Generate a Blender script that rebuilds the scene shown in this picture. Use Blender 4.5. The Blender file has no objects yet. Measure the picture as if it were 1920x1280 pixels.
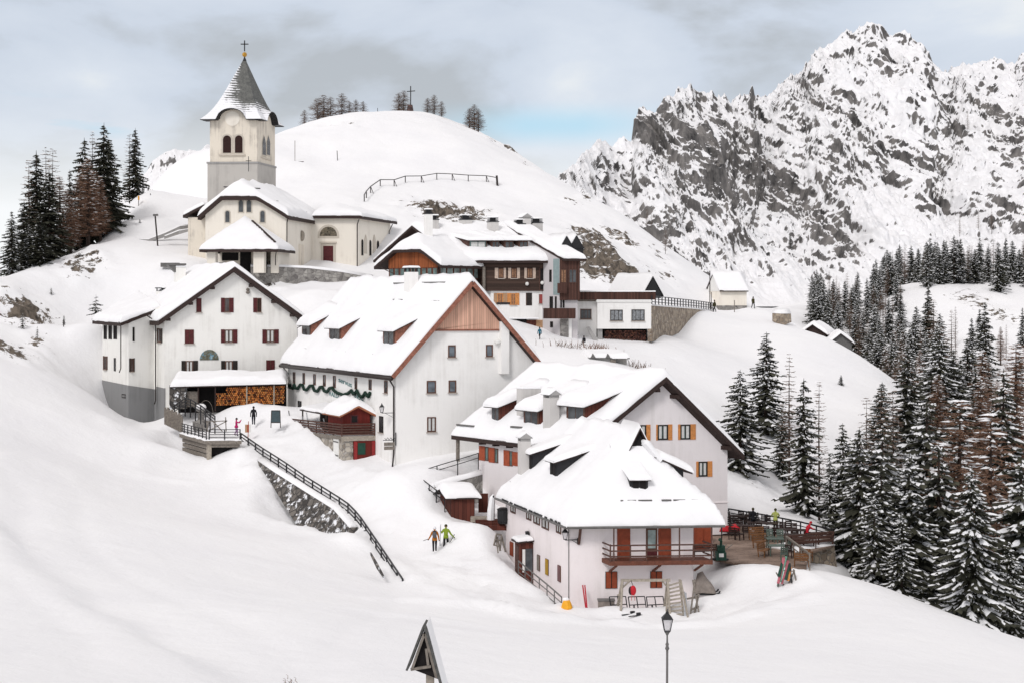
import bpy, bmesh, math, random
import numpy as np
from mathutils import Vector, Matrix
C = bpy.context.scene.collection
S = bpy.context.scene
rad = math.radians
# ------------------------------------------------------------------ camera, sky, sun, exposure
FPX, CX, HY = 2638.0, 960.0, 560.0          # focal length, principal column and horizon row, in pixels of the 1920 wide photograph
cam_d = bpy.data.cameras.new('camera'); cam = bpy.data.objects.new('camera', cam_d); C.objects.link(cam)
cam.location = (0, 0, 0); cam.rotation_euler = (rad(90), 0, 0)
cam_d.sensor_width = 36; cam_d.lens = FPX * 36 / 1920; cam_d.shift_y = -(640 - HY) / 1920
cam_d.clip_start = 0.5; cam_d.clip_end = 20000
S.camera = cam
S.view_settings.view_transform = 'Standard'; S.view_settings.look = 'None'
S.view_settings.exposure = 0.2; S.view_settings.gamma = 1.0
S.cycles.max_bounces = 6; S.cycles.diffuse_bounces = 3; S.cycles.glossy_bounces = 2
S.cycles.transparent_max_bounces = 4; S.cycles.caustics_reflective = False; S.cycles.caustics_refractive = False
S.cycles.use_denoising = True

W = bpy.data.worlds.new('World'); S.world = W; W.use_nodes = True
wt = W.node_tree; wt.nodes.clear()
def wn(t, **k):
    n = wt.nodes.new(t)
    for a, b in k.items(): setattr(n, a, b)
    return n
SUN_EL, SUN_AZ = 44, 209                   # degrees; azimuth clockwise from +Y: behind the camera, to its left
def build_world():
    L = wt.links.new
    out = wn('ShaderNodeOutputWorld')
    sky = wn('ShaderNodeTexSky', sky_type='NISHITA', sun_disc=False)
    sky.sun_elevation = rad(SUN_EL); sky.sun_rotation = rad(SUN_AZ)
    b1 = wn('ShaderNodeBackground'); b1.inputs['Strength'].default_value = 0.13
    L(sky.outputs[0], b1.inputs[0])
    tc = wn('ShaderNodeTexCoord'); sep = wn('ShaderNodeSeparateXYZ'); L(tc.outputs['Generated'], sep.inputs[0])
    mp = wn('ShaderNodeMapping'); mp.inputs['Scale'].default_value = (1, 1, 2.3); mp.inputs['Location'].default_value = (0.35, 0.2, 0.1)
    L(tc.outputs['Generated'], mp.inputs['Vector'])
    n1 = wn('ShaderNodeTexNoise'); n1.inputs['Scale'].default_value = 4.6; n1.inputs['Detail'].default_value = 7; n1.inputs['Roughness'].default_value = 0.52
    n1.inputs['Distortion'].default_value = 0.25
    L(mp.outputs[0], n1.inputs['Vector'])
    # cloud colour: blue grey bellies to pale veils
    r1 = wn('ShaderNodeValToRGB'); e = r1.color_ramp.elements
    e[0].position = 0.37; e[0].color = (0.43, 0.455, 0.485, 1); e[1].position = 0.66; e[1].color = (0.72, 0.745, 0.77, 1)
    m = r1.color_ramp.elements.new(0.46); m.color = (0.555, 0.605, 0.685, 1)
    m = r1.color_ramp.elements.new(0.58); m.color = (0.625, 0.67, 0.74, 1)
    L(n1.outputs[0], r1.inputs[0])
    # brighter toward the zenith, as an overcast sky is
    mr = wn('ShaderNodeMapRange'); mr.inputs[1].default_value = 0.22; mr.inputs[2].default_value = 0.9; mr.inputs[3].default_value = 1.0; mr.inputs[4].default_value = 0.92
    L(sep.outputs[2], mr.inputs[0])
    # paler toward the horizon
    hz = wn('ShaderNodeMapRange'); hz.inputs[1].default_value = 0.06; hz.inputs[2].default_value = 0.135; hz.inputs[3].default_value = 0.92; hz.inputs[4].default_value = 0.0
    L(sep.outputs[2], hz.inputs[0])
    hm = wn('ShaderNodeMix', data_type='RGBA'); hm.inputs['B'].default_value = (0.86, 0.87, 0.885, 1)
    L(hz.outputs[0], hm.inputs['Factor']); L(r1.outputs[0], hm.inputs['A'])
    # neutral light overhead, where the cloud is thickest
    zn = wn('ShaderNodeMapRange'); zn.inputs[1].default_value = 0.25; zn.inputs[2].default_value = 0.6; L(sep.outputs[2], zn.inputs[0])
    zm = wn('ShaderNodeMix', data_type='RGBA'); zm.inputs['B'].default_value = (0.68, 0.645, 0.635, 1); L(zn.outputs[0], zm.inputs['Factor']); L(hm.outputs['Result'], zm.inputs['A']); hm = zm
    # a strip of clear sky above the far clouds
    bx = wn('ShaderNodeMath', operation='SUBTRACT'); bx.inputs[1].default_value = 0.122; L(sep.outputs[2], bx.inputs[0])
    n2 = wn('ShaderNodeTexNoise'); n2.inputs['Scale'].default_value = 5.5; n2.inputs['Detail'].default_value = 5
    mp2 = wn('ShaderNodeMapping'); mp2.inputs['Scale'].default_value = (1, 1, 7); mp2.inputs['Location'].default_value = (1.7, 0.0, 0.4)
    L(tc.outputs['Generated'], mp2.inputs[0]); L(mp2.outputs[0], n2.inputs['Vector'])
    ba = wn('ShaderNodeMath', operation='ABSOLUTE'); L(bx.outputs[0], ba.inputs[0])
    bm = wn('ShaderNodeMapRange'); bm.inputs[1].default_value = 0.0; bm.inputs[2].default_value = 0.02; bm.inputs[3].default_value = 1; bm.inputs[4].default_value = 0; bm.interpolation_type = 'SMOOTHSTEP'
    L(ba.outputs[0], bm.inputs[0])
    nm = wn('ShaderNodeMapRange'); nm.inputs[1].default_value = 0.50; nm.inputs[2].default_value = 0.63
    L(n2.outputs[0], nm.inputs[0])
    gx = wn('ShaderNodeMath', operation='SUBTRACT'); gx.inputs[1].default_value = .03; L(sep.outputs[0], gx.inputs[0]); ga = wn('ShaderNodeMath', operation='ABSOLUTE'); L(gx.outputs[0], ga.inputs[0]); gr = wn('ShaderNodeMapRange'); gr.inputs[1].default_value = .02; gr.inputs[2].default_value = .11; gr.inputs[3].default_value = .9; gr.inputs[4].default_value = 0; L(ga.outputs[0], gr.inputs[0])
    gg = wn('ShaderNodeMath', operation='MAXIMUM'); L(nm.outputs[0], gg.inputs[0]); L(gr.outputs[0], gg.inputs[1]); nm = gg
    mm = wn('ShaderNodeMath', operation='MULTIPLY'); L(bm.outputs[0], mm.inputs[0]); L(nm.outputs[0], mm.inputs[1])
    gm = wn('ShaderNodeMix', data_type='RGBA'); gm.inputs['B'].default_value = (0.43, 0.645, 0.78, 1)
    L(mm.outputs[0], gm.inputs['Factor']); L(hm.outputs['Result'], gm.inputs['A'])
    b2 = wn('ShaderNodeBackground'); L(gm.outputs['Result'], b2.inputs[0]); L(mr.outputs[0], b2.inputs[1])
    mix = wn('ShaderNodeMixShader'); mix.inputs[0].default_value = 0.94
    L(b1.outputs[0], mix.inputs[1]); L(b2.outputs[0], mix.inputs[2]); L(mix.outputs[0], out.inputs[0])
build_world()
sl = bpy.data.lights.new('sun', 'SUN'); sl.energy = 1.3; sl.angle = rad(16); sl.color = (1.0, 0.975, 0.965)
sun = bpy.data.objects.new('sun', sl); C.objects.link(sun)
_d = Vector((math.sin(rad(SUN_AZ)) * math.cos(rad(SUN_EL)), math.cos(rad(SUN_AZ)) * math.cos(rad(SUN_EL)), math.sin(rad(SUN_EL))))
sun.rotation_euler = _d.to_track_quat('Z', 'Y').to_euler(); sun.location = (0, 0, 80)

# ------------------------------------------------------------------ noise (numpy)
def _hash(ix, iy, iz, seed):
    h = (ix.astype(np.int64) * 374761393 + iy.astype(np.int64) * 668265263 + iz.astype(np.int64) * 2147483647 + seed * 974634213) & 0xFFFFFFFF
    h = ((h ^ (h >> 13)) * 1274126177) & 0xFFFFFFFF
    h = (h ^ (h >> 16)) & 0xFFFFFFFF
    return h / 4294967295.0 * 2 - 1
def vnoise(x, y, z=0.0, seed=0):
    x = np.asarray(x, float); y = np.asarray(y, float); z = np.asarray(z, float) + 0 * x
    fx, fy, fz = np.floor(x), np.floor(y), np.floor(z)
    tx, ty, tz = x - fx, y - fy, z - fz
    sx, sy, sz = (t * t * t * (t * (t * 6 - 15) + 10) for t in (tx, ty, tz))
    v = 0
    for i in (0, 1):
        for j in (0, 1):
            for k in (0, 1):
                w = (sx if i else 1 - sx) * (sy if j else 1 - sy) * (sz if k else 1 - sz)
                v = v + w * _hash(fx + i, fy + j, fz + k, seed)
    return v
def fbm(x, y, z=0.0, oct=4, seed=0, rough=0.5):
    s, a, f = 0, 1.0, 1.0
    for o in range(oct):
        s = s + a * vnoise(np.asarray(x) * f, np.asarray(y) * f, np.asarray(z) * f, seed + o * 17); a *= rough; f *= 2.03
    return s
def ridged(x, y, z=0.0, oct=5, seed=0, rough=0.5):
    s, a, f = 0, 1.0, 1.0
    for o in range(oct):
        n = 1 - np.abs(vnoise(np.asarray(x) * f, np.asarray(y) * f, np.asarray(z) * f, seed + o * 31)); s = s + a * (n * n - 0.45); a *= rough; f *= 2.1
    return s

# ------------------------------------------------------------------ from the photograph's measures to the place
def P(px, py, Y):
    return Vector(((px - CX) * Y / FPX, Y, (HY - py) * Y / FPX))
class Fr:
    """A building's axes: u along the front to the right, v into the depth; z is height above the camera."""
    def __init__(s, px, py, Y, au, av=None):
        s.o = P(px, py, Y); a, b = rad(au), rad(au if av is None else av)
        s.ux, s.uy, s.vx, s.vy = math.cos(a), math.sin(a), -math.sin(b), math.cos(b)
    def w(s, u, v, z): return Vector((s.o.x + u * s.ux + v * s.vx, s.o.y + u * s.uy + v * s.vy, z))
    def u(s, px, v=0.0):
        k = (px - CX) / FPX; x0 = s.o.x + v * s.vx; y0 = s.o.y + v * s.vy
        return (k * y0 - x0) / (s.ux - k * s.uy)
    def v(s, px, u=0.0):
        k = (px - CX) / FPX; x0 = s.o.x + u * s.ux; y0 = s.o.y + u * s.uy
        return (k * y0 - x0) / (s.vx - k * s.vy)
    def z(s, py, u=0.0, v=0.0): return (HY - py) * (s.o.y + u * s.uy + v * s.vy) / FPX
    def loc(s, p):
        dx, dy = p.x - s.o.x, p.y - s.o.y; d = s.ux * s.vy - s.uy * s.vx
        return (dx * s.vy - dy * s.vx) / d, (s.ux * dy - s.uy * dx) / d
    def hit(s, px, py, zf, v_hint=(0, 30)):
        """where the line of sight meets a surface z = zf(u, v), marching from near to far"""
        d = Vector(((px - CX) / FPX, 1, (HY - py) / FPX)); y0 = s.o.y - 15
        for i in range(6000):
            y = y0 + i * 0.01; p = d * y; u, v = s.loc(p)
            z = zf(u, v)
            if z is not None and p.z <= z: return u, v
        return s.loc(d * s.o.y)

# ------------------------------------------------------------------ mesh builder
class MB:
    def __init__(s): s.V, s.F, s.M = [], [], []
    def add(s, vs, fs, m=0):
        b = len(s.V); s.V.extend(tuple(v) for v in vs)
        for f in fs: s.F.append(tuple(b + i for i in f)); s.M.append(m)
        return s
    def hexa(s, p, m=0):   # p: 4 bottom, 4 top, same order
        return s.add(p, [(3, 2, 1, 0), (4, 5, 6, 7), (0, 1, 5, 4), (1, 2, 6, 5), (2, 3, 7, 6), (3, 0, 4, 7)], m)
    def fbox(s, F, u0, u1, v0, v1, z0, z1, m=0):
        return s.hexa([F.w(u0, v0, z0), F.w(u1, v0, z0), F.w(u1, v1, z0), F.w(u0, v1, z0), F.w(u0, v0, z1), F.w(u1, v0, z1), F.w(u1, v1, z1), F.w(u0, v1, z1)], m)
    def box(s, x0, x1, y0, y1, z0, z1, m=0):
        return s.hexa([(x0, y0, z0), (x1, y0, z0), (x1, y1, z0), (x0, y1, z0), (x0, y0, z1), (x1, y0, z1), (x1, y1, z1), (x0, y1, z1)], m)
    def prism(s, A, B, m=0):
        n = len(A)
        return s.add(list(A) + list(B), [tuple(range(n - 1, -1, -1)), tuple(range(n, 2 * n))] + [(i, (i + 1) % n, n + (i + 1) % n, n + i) for i in range(n)], m)
    def bar(s, p, q, w, h=None, m=0, up=(0, 0, 1)):
        p, q = Vector(p), Vector(q); h = h or w; d = (q - p).normalized(); up = Vector(up)
        if abs(d.dot(up)) > 0.97: up = Vector((1, 0, 0))
        a = d.cross(up).normalized() * (w / 2); b = a.cross(d).normalized() * (h / 2)
        return s.hexa([p - a - b, p + a - b, p + a + b, p - a + b, q - a - b, q + a - b, q + a + b, q - a + b], m)
    def tube(s, pts, r, n=6, m=0, cap=True):
        pts = [Vector(p) for p in pts]; k = len(pts); rs = r if isinstance(r, (list, tuple)) else [r] * k
        rings, b0 = [], len(s.V)
        prev = None
        for i, p in enumerate(pts):
            d = (pts[min(i + 1, k - 1)] - pts[max(i - 1, 0)]).normalized()
            up = Vector((0, 0, 1)) if abs(d.z) < 0.95 else Vector((1, 0, 0))
            a = d.cross(up).normalized(); b = d.cross(a)
            if prev is not None and a.dot(prev) < 0: a, b = -a, -b
            prev = a
            for j in range(n):
                t = 2 * math.pi * j / n; s.V.append(tuple(p + (a * math.cos(t) + b * math.sin(t)) * rs[i]))
        for i in range(k - 1):
            for j in range(n):
                s.F.append((b0 + i * n + j, b0 + i * n + (j + 1) % n, b0 + (i + 1) * n + (j + 1) % n, b0 + (i + 1) * n + j)); s.M.append(m)
        if cap:
            s.F.append(tuple(b0 + j for j in range(n))); s.M.append(m); s.F.append(tuple(b0 + (k - 1) * n + j for j in range(n))); s.M.append(m)
        return s
    def lathe(s, c, prof, n=12, m=0):
        c = Vector(c); b0 = len(s.V)
        for r, z in prof:
            for j in range(n):
                t = 2 * math.pi * j / n; s.V.append((c.x + r * math.cos(t), c.y + r * math.sin(t), c.z + z))
        for i in range(len(prof) - 1):
            for j in range(n):
                s.F.append((b0 + i * n + j, b0 + i * n + (j + 1) % n, b0 + (i + 1) * n + (j + 1) % n, b0 + (i + 1) * n + j)); s.M.append(m)
        s.F.append(tuple(b0 + j for j in range(n - 1, -1, -1))); s.M.append(m)
        e = b0 + (len(prof) - 1) * n; s.F.append(tuple(e + j for j in range(n))); s.M.append(m)
        return s
    def ball(s, c, r, n=10, k=6, m=0, sz=(1, 1, 1)):
        c = Vector(c); b0 = len(s.V)
        for i in range(k + 1):
            f = math.pi * i / k
            for j in range(n):
                t = 2 * math.pi * j / n; s.V.append((c.x + r * sz[0] * math.sin(f) * math.cos(t), c.y + r * sz[1] * math.sin(f) * math.sin(t), c.z - r * sz[2] * math.cos(f)))
        for i in range(k):
            for j in range(n):
                s.F.append((b0 + i * n + j, b0 + i * n + (j + 1) % n, b0 + (i + 1) * n + (j + 1) % n, b0 + (i + 1) * n + j)); s.M.append(m)
        return s
    def sheet(s, pts_top, pts_bot, m=0, mb=None):
        """closed slab from two matching grids of points"""
        nu, nv = len(pts_top), len(pts_top[0]); b = len(s.V); n = nu * nv; mb = m if mb is None else mb
        for g in (pts_top, pts_bot):
            for row in g: s.V.extend(tuple(p) for p in row)
        I = lambda i, j: b + i * nv + j
        for i in range(nu - 1):
            for j in range(nv - 1):
                s.F.append((I(i, j), I(i + 1, j), I(i + 1, j + 1), I(i, j + 1))); s.M.append(m)
                s.F.append((n + I(i, j), n + I(i, j + 1), n + I(i + 1, j + 1), n + I(i + 1, j))); s.M.append(mb)
        for i in range(nu - 1):
            for j in (0, nv - 1): s.F.append((I(i, j), I(i + 1, j), n + I(i + 1, j), n + I(i, j))); s.M.append(mb)
        for j in range(nv - 1):
            for i in (0, nu - 1): s.F.append((I(i, j), I(i, j + 1), n + I(i, j + 1), n + I(i, j))); s.M.append(mb)
        return s
    def build(s, name, mats, parent=None, smooth=False, fix=True, local=False):
        me = bpy.data.meshes.new(name); o = bpy.data.objects.new(name, me); C.objects.link(o)
        off = Vector((0, 0, 0))
        if not local:
            off = wloc(parent) if parent else Vector(s.V[0])
            if parent is None:
                zs = min(v[2] for v in s.V); xs = sum(v[0] for v in s.V) / len(s.V); ys = sum(v[1] for v in s.V) / len(s.V)
                off = Vector((xs, ys, zs))
        me.from_pydata([(v[0] - off.x, v[1] - off.y, v[2] - off.z) for v in s.V], [], s.F)
        mats = mats if isinstance(mats, (list, tuple)) else [mats]
        for mt in mats: me.materials.append(mt)
        if len(mats) > 1: me.polygons.foreach_set('material_index', s.M)
        if smooth: me.polygons.foreach_set('use_smooth', [True] * len(me.polygons))
        if fix:
            b = bmesh.new(); b.from_mesh(me); bmesh.ops.recalc_face_normals(b, faces=b.faces[:]); b.to_mesh(me); b.free()
        me.update()
        if parent: o.parent = parent
        elif not local: o.location = off
        return o
WL = {}
def wloc(o):
    v = Vector((0, 0, 0))
    while o is not None: v += Vector(o.location); o = o.parent
    return v
def tag(o, label=None, cat=None, group=None, kind=None):
    if label: o['label'] = label
    if cat: o['category'] = cat
    if group: o['group'] = group
    if kind or cat: o['kind'] = kind or 'thing'
    return o
def thing(name, label, cat, loc, group=None):
    o = bpy.data.objects.new(name, None); C.objects.link(o); o.location = loc; o.empty_display_size = 0.3
    return tag(o, label, cat, group)
def kids(o): return [c for c in bpy.data.objects if c.parent == o]
_kid = {}
def copy_tree(o, parent=None, loc=None, rz=None, sc=None, label=None, children=None):
    c = o.copy(); C.objects.link(c)
    if parent: c.parent = parent
    if loc is not None: c.location = loc
    if rz is not None: c.rotation_euler = (0, 0, rz)
    if sc is not None: c.scale = sc
    if label: c['label'] = label
    for ch in (children if children is not None else kids(o)): copy_tree(ch, c)
    return c

# ------------------------------------------------------------------ materials
def newmat(name):
    m = bpy.data.materials.new(name); m.use_nodes = True; t = m.node_tree
    return m, t, t.nodes['Principled BSDF'], t.links.new
def nd(t, k, **a):
    n = t.nodes.new(k)
    for x, y in a.items():
        if x in n.inputs: n.inputs[x].default_value = y
        else: setattr(n, x, y)
    return n
def mul(c, k): return (min(1, c[0] * k), min(1, c[1] * k), min(1, c[2] * k), 1)
def mat(name, c, rough=0.7, var=0.15, scale=3.0, bump=0.0, bscale=None, spec=0.3, metal=0.0, c2=None, detail=5, stretch=(1, 1, 1), obj=True):
    m, t, p, L = newmat(name)
    tc = nd(t, 'ShaderNodeTexCoord'); mp = nd(t, 'ShaderNodeMapping'); mp.inputs['Scale'].default_value = stretch
    L(tc.outputs['Object'], mp.inputs[0])
    n = nd(t, 'ShaderNodeTexNoise', Scale=scale, Detail=detail, Roughness=0.6); L(mp.outputs[0], n.inputs['Vector'])
    r = nd(t, 'ShaderNodeValToRGB'); e = r.color_ramp.elements
    e[0].position = 0.3; e[0].color = mul(c, 1 - var); e[1].position = 0.7; e[1].color = mul(c2 or c, 1 + var)
    L(n.outputs[0], r.inputs[0]); L(r.outputs[0], p.inputs['Base Color'])
    p.inputs['Roughness'].default_value = rough; p.inputs['Specular IOR Level'].default_value = spec; p.inputs['Metallic'].default_value = metal
    if bump:
        b = nd(t, 'ShaderNodeBump', Strength=bump, Distance=0.1); n2 = nd(t, 'ShaderNodeTexNoise', Scale=bscale or scale * 4, Detail=4)
        L(mp.outputs[0], n2.inputs['Vector']); L(n2.outputs[0], b.inputs['Height']); L(b.outputs[0], p.inputs['Normal'])
    return m
def plaster(name, c, stain=(0.45, 0.42, 0.38), amount=0.35, low=None):
    """rendered wall with faint patches and streaks of damp"""
    m, t, p, L = newmat(name)
    tc = nd(t, 'ShaderNodeTexCoord')
    n = nd(t, 'ShaderNodeTexNoise', Scale=0.55, Detail=6, Roughness=0.62); L(tc.outputs['Object'], n.inputs['Vector'])
    mp = nd(t, 'ShaderNodeMapping'); mp.inputs['Scale'].default_value = (2.6, 2.6, 0.16); L(tc.outputs['Object'], mp.inputs[0])
    s = nd(t, 'ShaderNodeTexNoise', Scale=1.0, Detail=5, Roughness=0.6); L(mp.outputs[0], s.inputs['Vector'])
    f = nd(t, 'ShaderNodeMath', operation='MULTIPLY'); L(n.outputs[0], f.inputs[0]); L(s.outputs[0], f.inputs[1])
    r = nd(t, 'ShaderNodeMapRange'); r.inputs[1].default_value = 0.24; r.inputs[2].default_value = 0.46; r.inputs[3].default_value = 0; r.inputs[4].default_value = amount
    L(f.outputs[0], r.inputs[0])
    mx = nd(t, 'ShaderNodeMix', data_type='RGBA'); mx.inputs['A'].default_value = (*c, 1); mx.inputs['B'].default_value = (*stain, 1)
    L(r.outputs[0], mx.inputs['Factor']); L(mx.outputs['Result'], p.inputs['Base Color'])
    p.inputs['Roughness'].default_value = 0.9; p.inputs['Specular IOR Level'].default_value = 0.15
    b = nd(t, 'ShaderNodeBump', Strength=0.25, Distance=0.05); n3 = nd(t, 'ShaderNodeTexNoise', Scale=6, Detail=4); L(tc.outputs['Object'], n3.inputs['Vector'])
    L(n3.outputs[0], b.inputs['Height']); L(b.outputs[0], p.inputs['Normal'])
    return m
def planks(name, c, w=0.16, ang=0.0, axis='u', var=0.35, gap=0.25, rough=0.75):
    """boards: axis 'u' = upright boards side by side along the wall, 'z' = boards lying one over another"""
    m, t, p, L = newmat(name)
    tc = nd(t, 'ShaderNodeTexCoord'); mp = nd(t, 'ShaderNodeMapping'); mp.inputs['Rotation'].default_value = (0, 0, -rad(ang)); L(tc.outputs['Object'], mp.inputs[0])
    sp = nd(t, 'ShaderNodeSeparateXYZ'); L(mp.outputs[0], sp.inputs[0])
    dv = nd(t, 'ShaderNodeMath', operation='DIVIDE'); dv.inputs[1].default_value = w; L(sp.outputs[0 if axis == 'u' else 2], dv.inputs[0])
    fl = nd(t, 'ShaderNodeMath', operation='FLOOR'); L(dv.outputs[0], fl.inputs[0])
    wnz = nd(t, 'ShaderNodeTexWhiteNoise', noise_dimensions='1D'); L(fl.outputs[0], wnz.inputs['W'])
    st = nd(t, 'ShaderNodeMapping'); st.inputs['Scale'].default_value = (9, 9, 0.7) if axis == 'u' else (0.7, 0.7, 9); L(mp.outputs[0], st.inputs[0])
    n = nd(t, 'ShaderNodeTexNoise', Scale=1.4, Detail=5); L(st.outputs[0], n.inputs['Vector'])
    ad = nd(t, 'ShaderNodeMath', operation='ADD'); L(wnz.outputs[0], ad.inputs[0]); L(n.outputs[0], ad.inputs[1])
    r = nd(t, 'ShaderNodeMapRange'); r.inputs[1].default_value = 0.3; r.inputs[2].default_value = 1.6; r.inputs[3].default_value = 1 - var; r.inputs[4].default_value = 1 + var
    L(ad.outputs[0], r.inputs[0])
    fr = nd(t, 'ShaderNodeMath', operation='FRACT'); L(dv.outputs[0], fr.inputs[0])
    g = nd(t, 'ShaderNodeMath', operation='LESS_THAN'); g.inputs[1].default_value = 0.1; L(fr.outputs[0], g.inputs[0])
    g2 = nd(t, 'ShaderNodeMath', operation='MULTIPLY_ADD'); g2.inputs[1].default_value = -(1 - gap); g2.inputs[2].default_value = 1; L(g.outputs[0], g2.inputs[0])
    k = nd(t, 'ShaderNodeMath', operation='MULTIPLY'); L(r.outputs[0], k.inputs[0]); L(g2.outputs[0], k.inputs[1])
    mx = nd(t, 'ShaderNodeVectorMath', operation='SCALE'); mx.inputs[0].default_value = c; L(k.outputs[0], mx.inputs['Scale'])
    L(mx.outputs[0], p.inputs['Base Color']); p.inputs['Roughness'].default_value = rough; p.inputs['Specular IOR Level'].default_value = 0.25
    return m
def stone(name, c1, c2, scale=2.2, mortar=(0.42, 0.39, 0.36), snow=0.0):
    m, t, p, L = newmat(name)
    tc = nd(t, 'ShaderNodeTexCoord'); wv = nd(t, 'ShaderNodeTexNoise', Scale=2.0, Detail=2); L(tc.outputs['Object'], wv.inputs['Vector'])
    av = nd(t, 'ShaderNodeMix', data_type='VECTOR'); av.inputs['Factor'].default_value = 0.14; L(tc.outputs['Object'], av.inputs['A']); L(wv.outputs['Color'], av.inputs['B'])
    v = nd(t, 'ShaderNodeTexVoronoi', Scale=scale); L(av.outputs['Result'], v.inputs['Vector'])
    d = nd(t, 'ShaderNodeTexVoronoi', Scale=scale, feature='DISTANCE_TO_EDGE'); L(av.outputs['Result'], d.inputs['Vector'])
    sx = nd(t, 'ShaderNodeSeparateColor'); L(v.outputs['Color'], sx.inputs[0])
    r = nd(t, 'ShaderNodeValToRGB'); e = r.color_ramp.elements; e[0].color = (*c1, 1); e[1].color = (*c2, 1); L(sx.outputs[0], r.inputs[0])
    q = nd(t, 'ShaderNodeMapRange'); q.inputs[1].default_value = 0.02; q.inputs[2].default_value = 0.09; L(d.outputs['Distance'], q.inputs[0])
    mx = nd(t, 'ShaderNodeMix', data_type='RGBA'); mx.inputs['A'].default_value = (*mortar, 1); L(q.outputs[0], mx.inputs['Factor']); L(r.outputs[0], mx.inputs['B'])
    col = mx.outputs['Result']
    if snow:
        n = nd(t, 'ShaderNodeTexNoise', Scale=1.7, Detail=8, Roughness=0.7); L(tc.outputs['Object'], n.inputs['Vector'])
        s = nd(t, 'ShaderNodeMapRange'); s.inputs[1].default_value = 0.62 - snow * 0.2; s.inputs[2].default_value = 0.66 - snow * 0.2; L(n.outputs[0], s.inputs[0])
        m2 = nd(t, 'ShaderNodeMix', data_type='RGBA'); m2.inputs['B'].default_value = (0.86, 0.87, 0.9, 1); L(s.outputs[0], m2.inputs['Factor']); L(col, m2.inputs['A']); col = m2.outputs['Result']
    L(col, p.inputs['Base Color']); p.inputs['Roughness'].default_value = 0.9
    b = nd(t, 'ShaderNodeBump', Strength=0.8, Distance=0.12); L(q.outputs[0], b.inputs['Height']); L(b.outputs[0], p.inputs['Normal'])
    return m
def snowmat(name, c=(0.90, 0.895, 0.90), bump=0.25, sc=0.9):
    m, t, p, L = newmat(name)
    tc = nd(t, 'ShaderNodeTexCoord')
    n = nd(t, 'ShaderNodeTexNoise', Scale=sc, Detail=7, Roughness=0.55); L(tc.outputs['Object'], n.inputs['Vector'])
    r = nd(t, 'ShaderNodeValToRGB'); e = r.color_ramp.elements; e[0].position = 0.25; e[0].color = mul(c, 0.965); e[1].position = 0.75; e[1].color = mul(c, 1.02)
    L(n.outputs[0], r.inputs[0]); L(r.outputs[0], p.inputs['Base Color'])
    p.inputs['Roughness'].default_value = 0.75; p.inputs['Specular IOR Level'].default_value = 0.2
    b = nd(t, 'ShaderNodeBump', Strength=bump, Distance=0.25); L(n.outputs[0], b.inputs['Height']); L(b.outputs[0], p.inputs['Normal'])
    return m
M = {}
M['snow'] = snowmat('roof_snow')
M['plasterA'] = plaster('white_render', (0.87, 0.855, 0.815), amount=0.32)
M['plasterB'] = plaster('warm_white_render', (0.87, 0.855, 0.83), amount=0.28)
M['plasterC'] = plaster('rose_white_render', (0.80, 0.755, 0.755), amount=0.24)
M['plasterE'] = plaster('pinkish_white_render', (0.87, 0.805, 0.80), amount=0.34, stain=(0.6, 0.55, 0.52))
M['church'] = plaster('cream_render', (0.84, 0.785, 0.695), amount=0.35, stain=(0.52, 0.46, 0.39))
M['tower'] = plaster('weathered_cream_render', (0.77, 0.70, 0.595), amount=0.8, stain=(0.36, 0.32, 0.28))
M['towerlow'] = plaster('grey_weathered_render', (0.50, 0.475, 0.44), amount=0.6, stain=(0.33, 0.31, 0.29))
M['plinth'] = plaster('grey_plinth_render', (0.27, 0.27, 0.27), amount=0.5, stain=(0.16, 0.16, 0.16))
M['concrete'] = plaster('bare_concrete', (0.36, 0.35, 0.34), amount=0.6, stain=(0.2, 0.2, 0.2))
M['roof'] = mat('dark_brown_roof', (0.045, 0.033, 0.03), 0.7, 0.3, 4)
M['eave'] = mat('dark_stained_wood', (0.035, 0.02, 0.017), 0.65, 0.35, 5, stretch=(1, 1, 3))
M['rakered'] = mat('weathered_red_wood', (0.26, 0.105, 0.07), 0.7, 0.4, 5)
M['clad'] = planks('pink_larch_boards', (0.62, 0.37, 0.27), 0.19, 14, 'u', 0.25, 0.45)
M['redwood'] = planks('varnished_red_boards', (0.26, 0.075, 0.025), 0.2, -40, 'u', 0.35, 0.4)
M['kiosk'] = planks('wine_red_boards', (0.12, 0.014, 0.010), 0.22, 14, 'u', 0.2, 0.7)
M['darkwood'] = planks('dark_brown_logs', (0.055, 0.033, 0.025), 0.32, 0, 'z', 0.5, 0.35)
M['brownwood'] = mat('brown_wood', (0.085, 0.042, 0.032), 0.7, 0.35, 6)
M['brownfence'] = planks('dark_brown_fence_boards', (0.07, 0.032, 0.024), 0.18, 0, 'u', 0.45, 0.4)
M['greywood'] = mat('weathered_grey_wood', (0.20, 0.175, 0.15), 0.85, 0.35, 6, stretch=(1, 1, 1))
M['palewood'] = mat('pale_grey_timber', (0.34, 0.30, 0.25), 0.85, 0.3, 6)
M['hutwood'] = planks('reddish_brown_boards', (0.105, 0.03, 0.02), 0.3, 4, 'u', 0.35, 0.4)
M['orange'] = mat('orange_wood', (0.58, 0.24, 0.075), 0.6, 0.25, 6)
M['orangered'] = mat('orange_red_wood', (0.36, 0.075, 0.03), 0.6, 0.2, 5)
M['rustred'] = mat('rust_red_wood', (0.27, 0.055, 0.022), 0.6, 0.22, 5)
M['darkred'] = mat('dark_red_shutter', (0.085, 0.014, 0.016), 0.55, 0.3, 5)
M['blackbrown'] = mat('black_brown_shutter', (0.022, 0.016, 0.013), 0.55, 0.3, 5)
M['frame'] = mat('brown_window_frame', (0.11, 0.05, 0.033), 0.55, 0.2, 5)
M['whiteframe'] = mat('white_window_frame', (0.78, 0.77, 0.74), 0.5, 0.06, 3)
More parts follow.
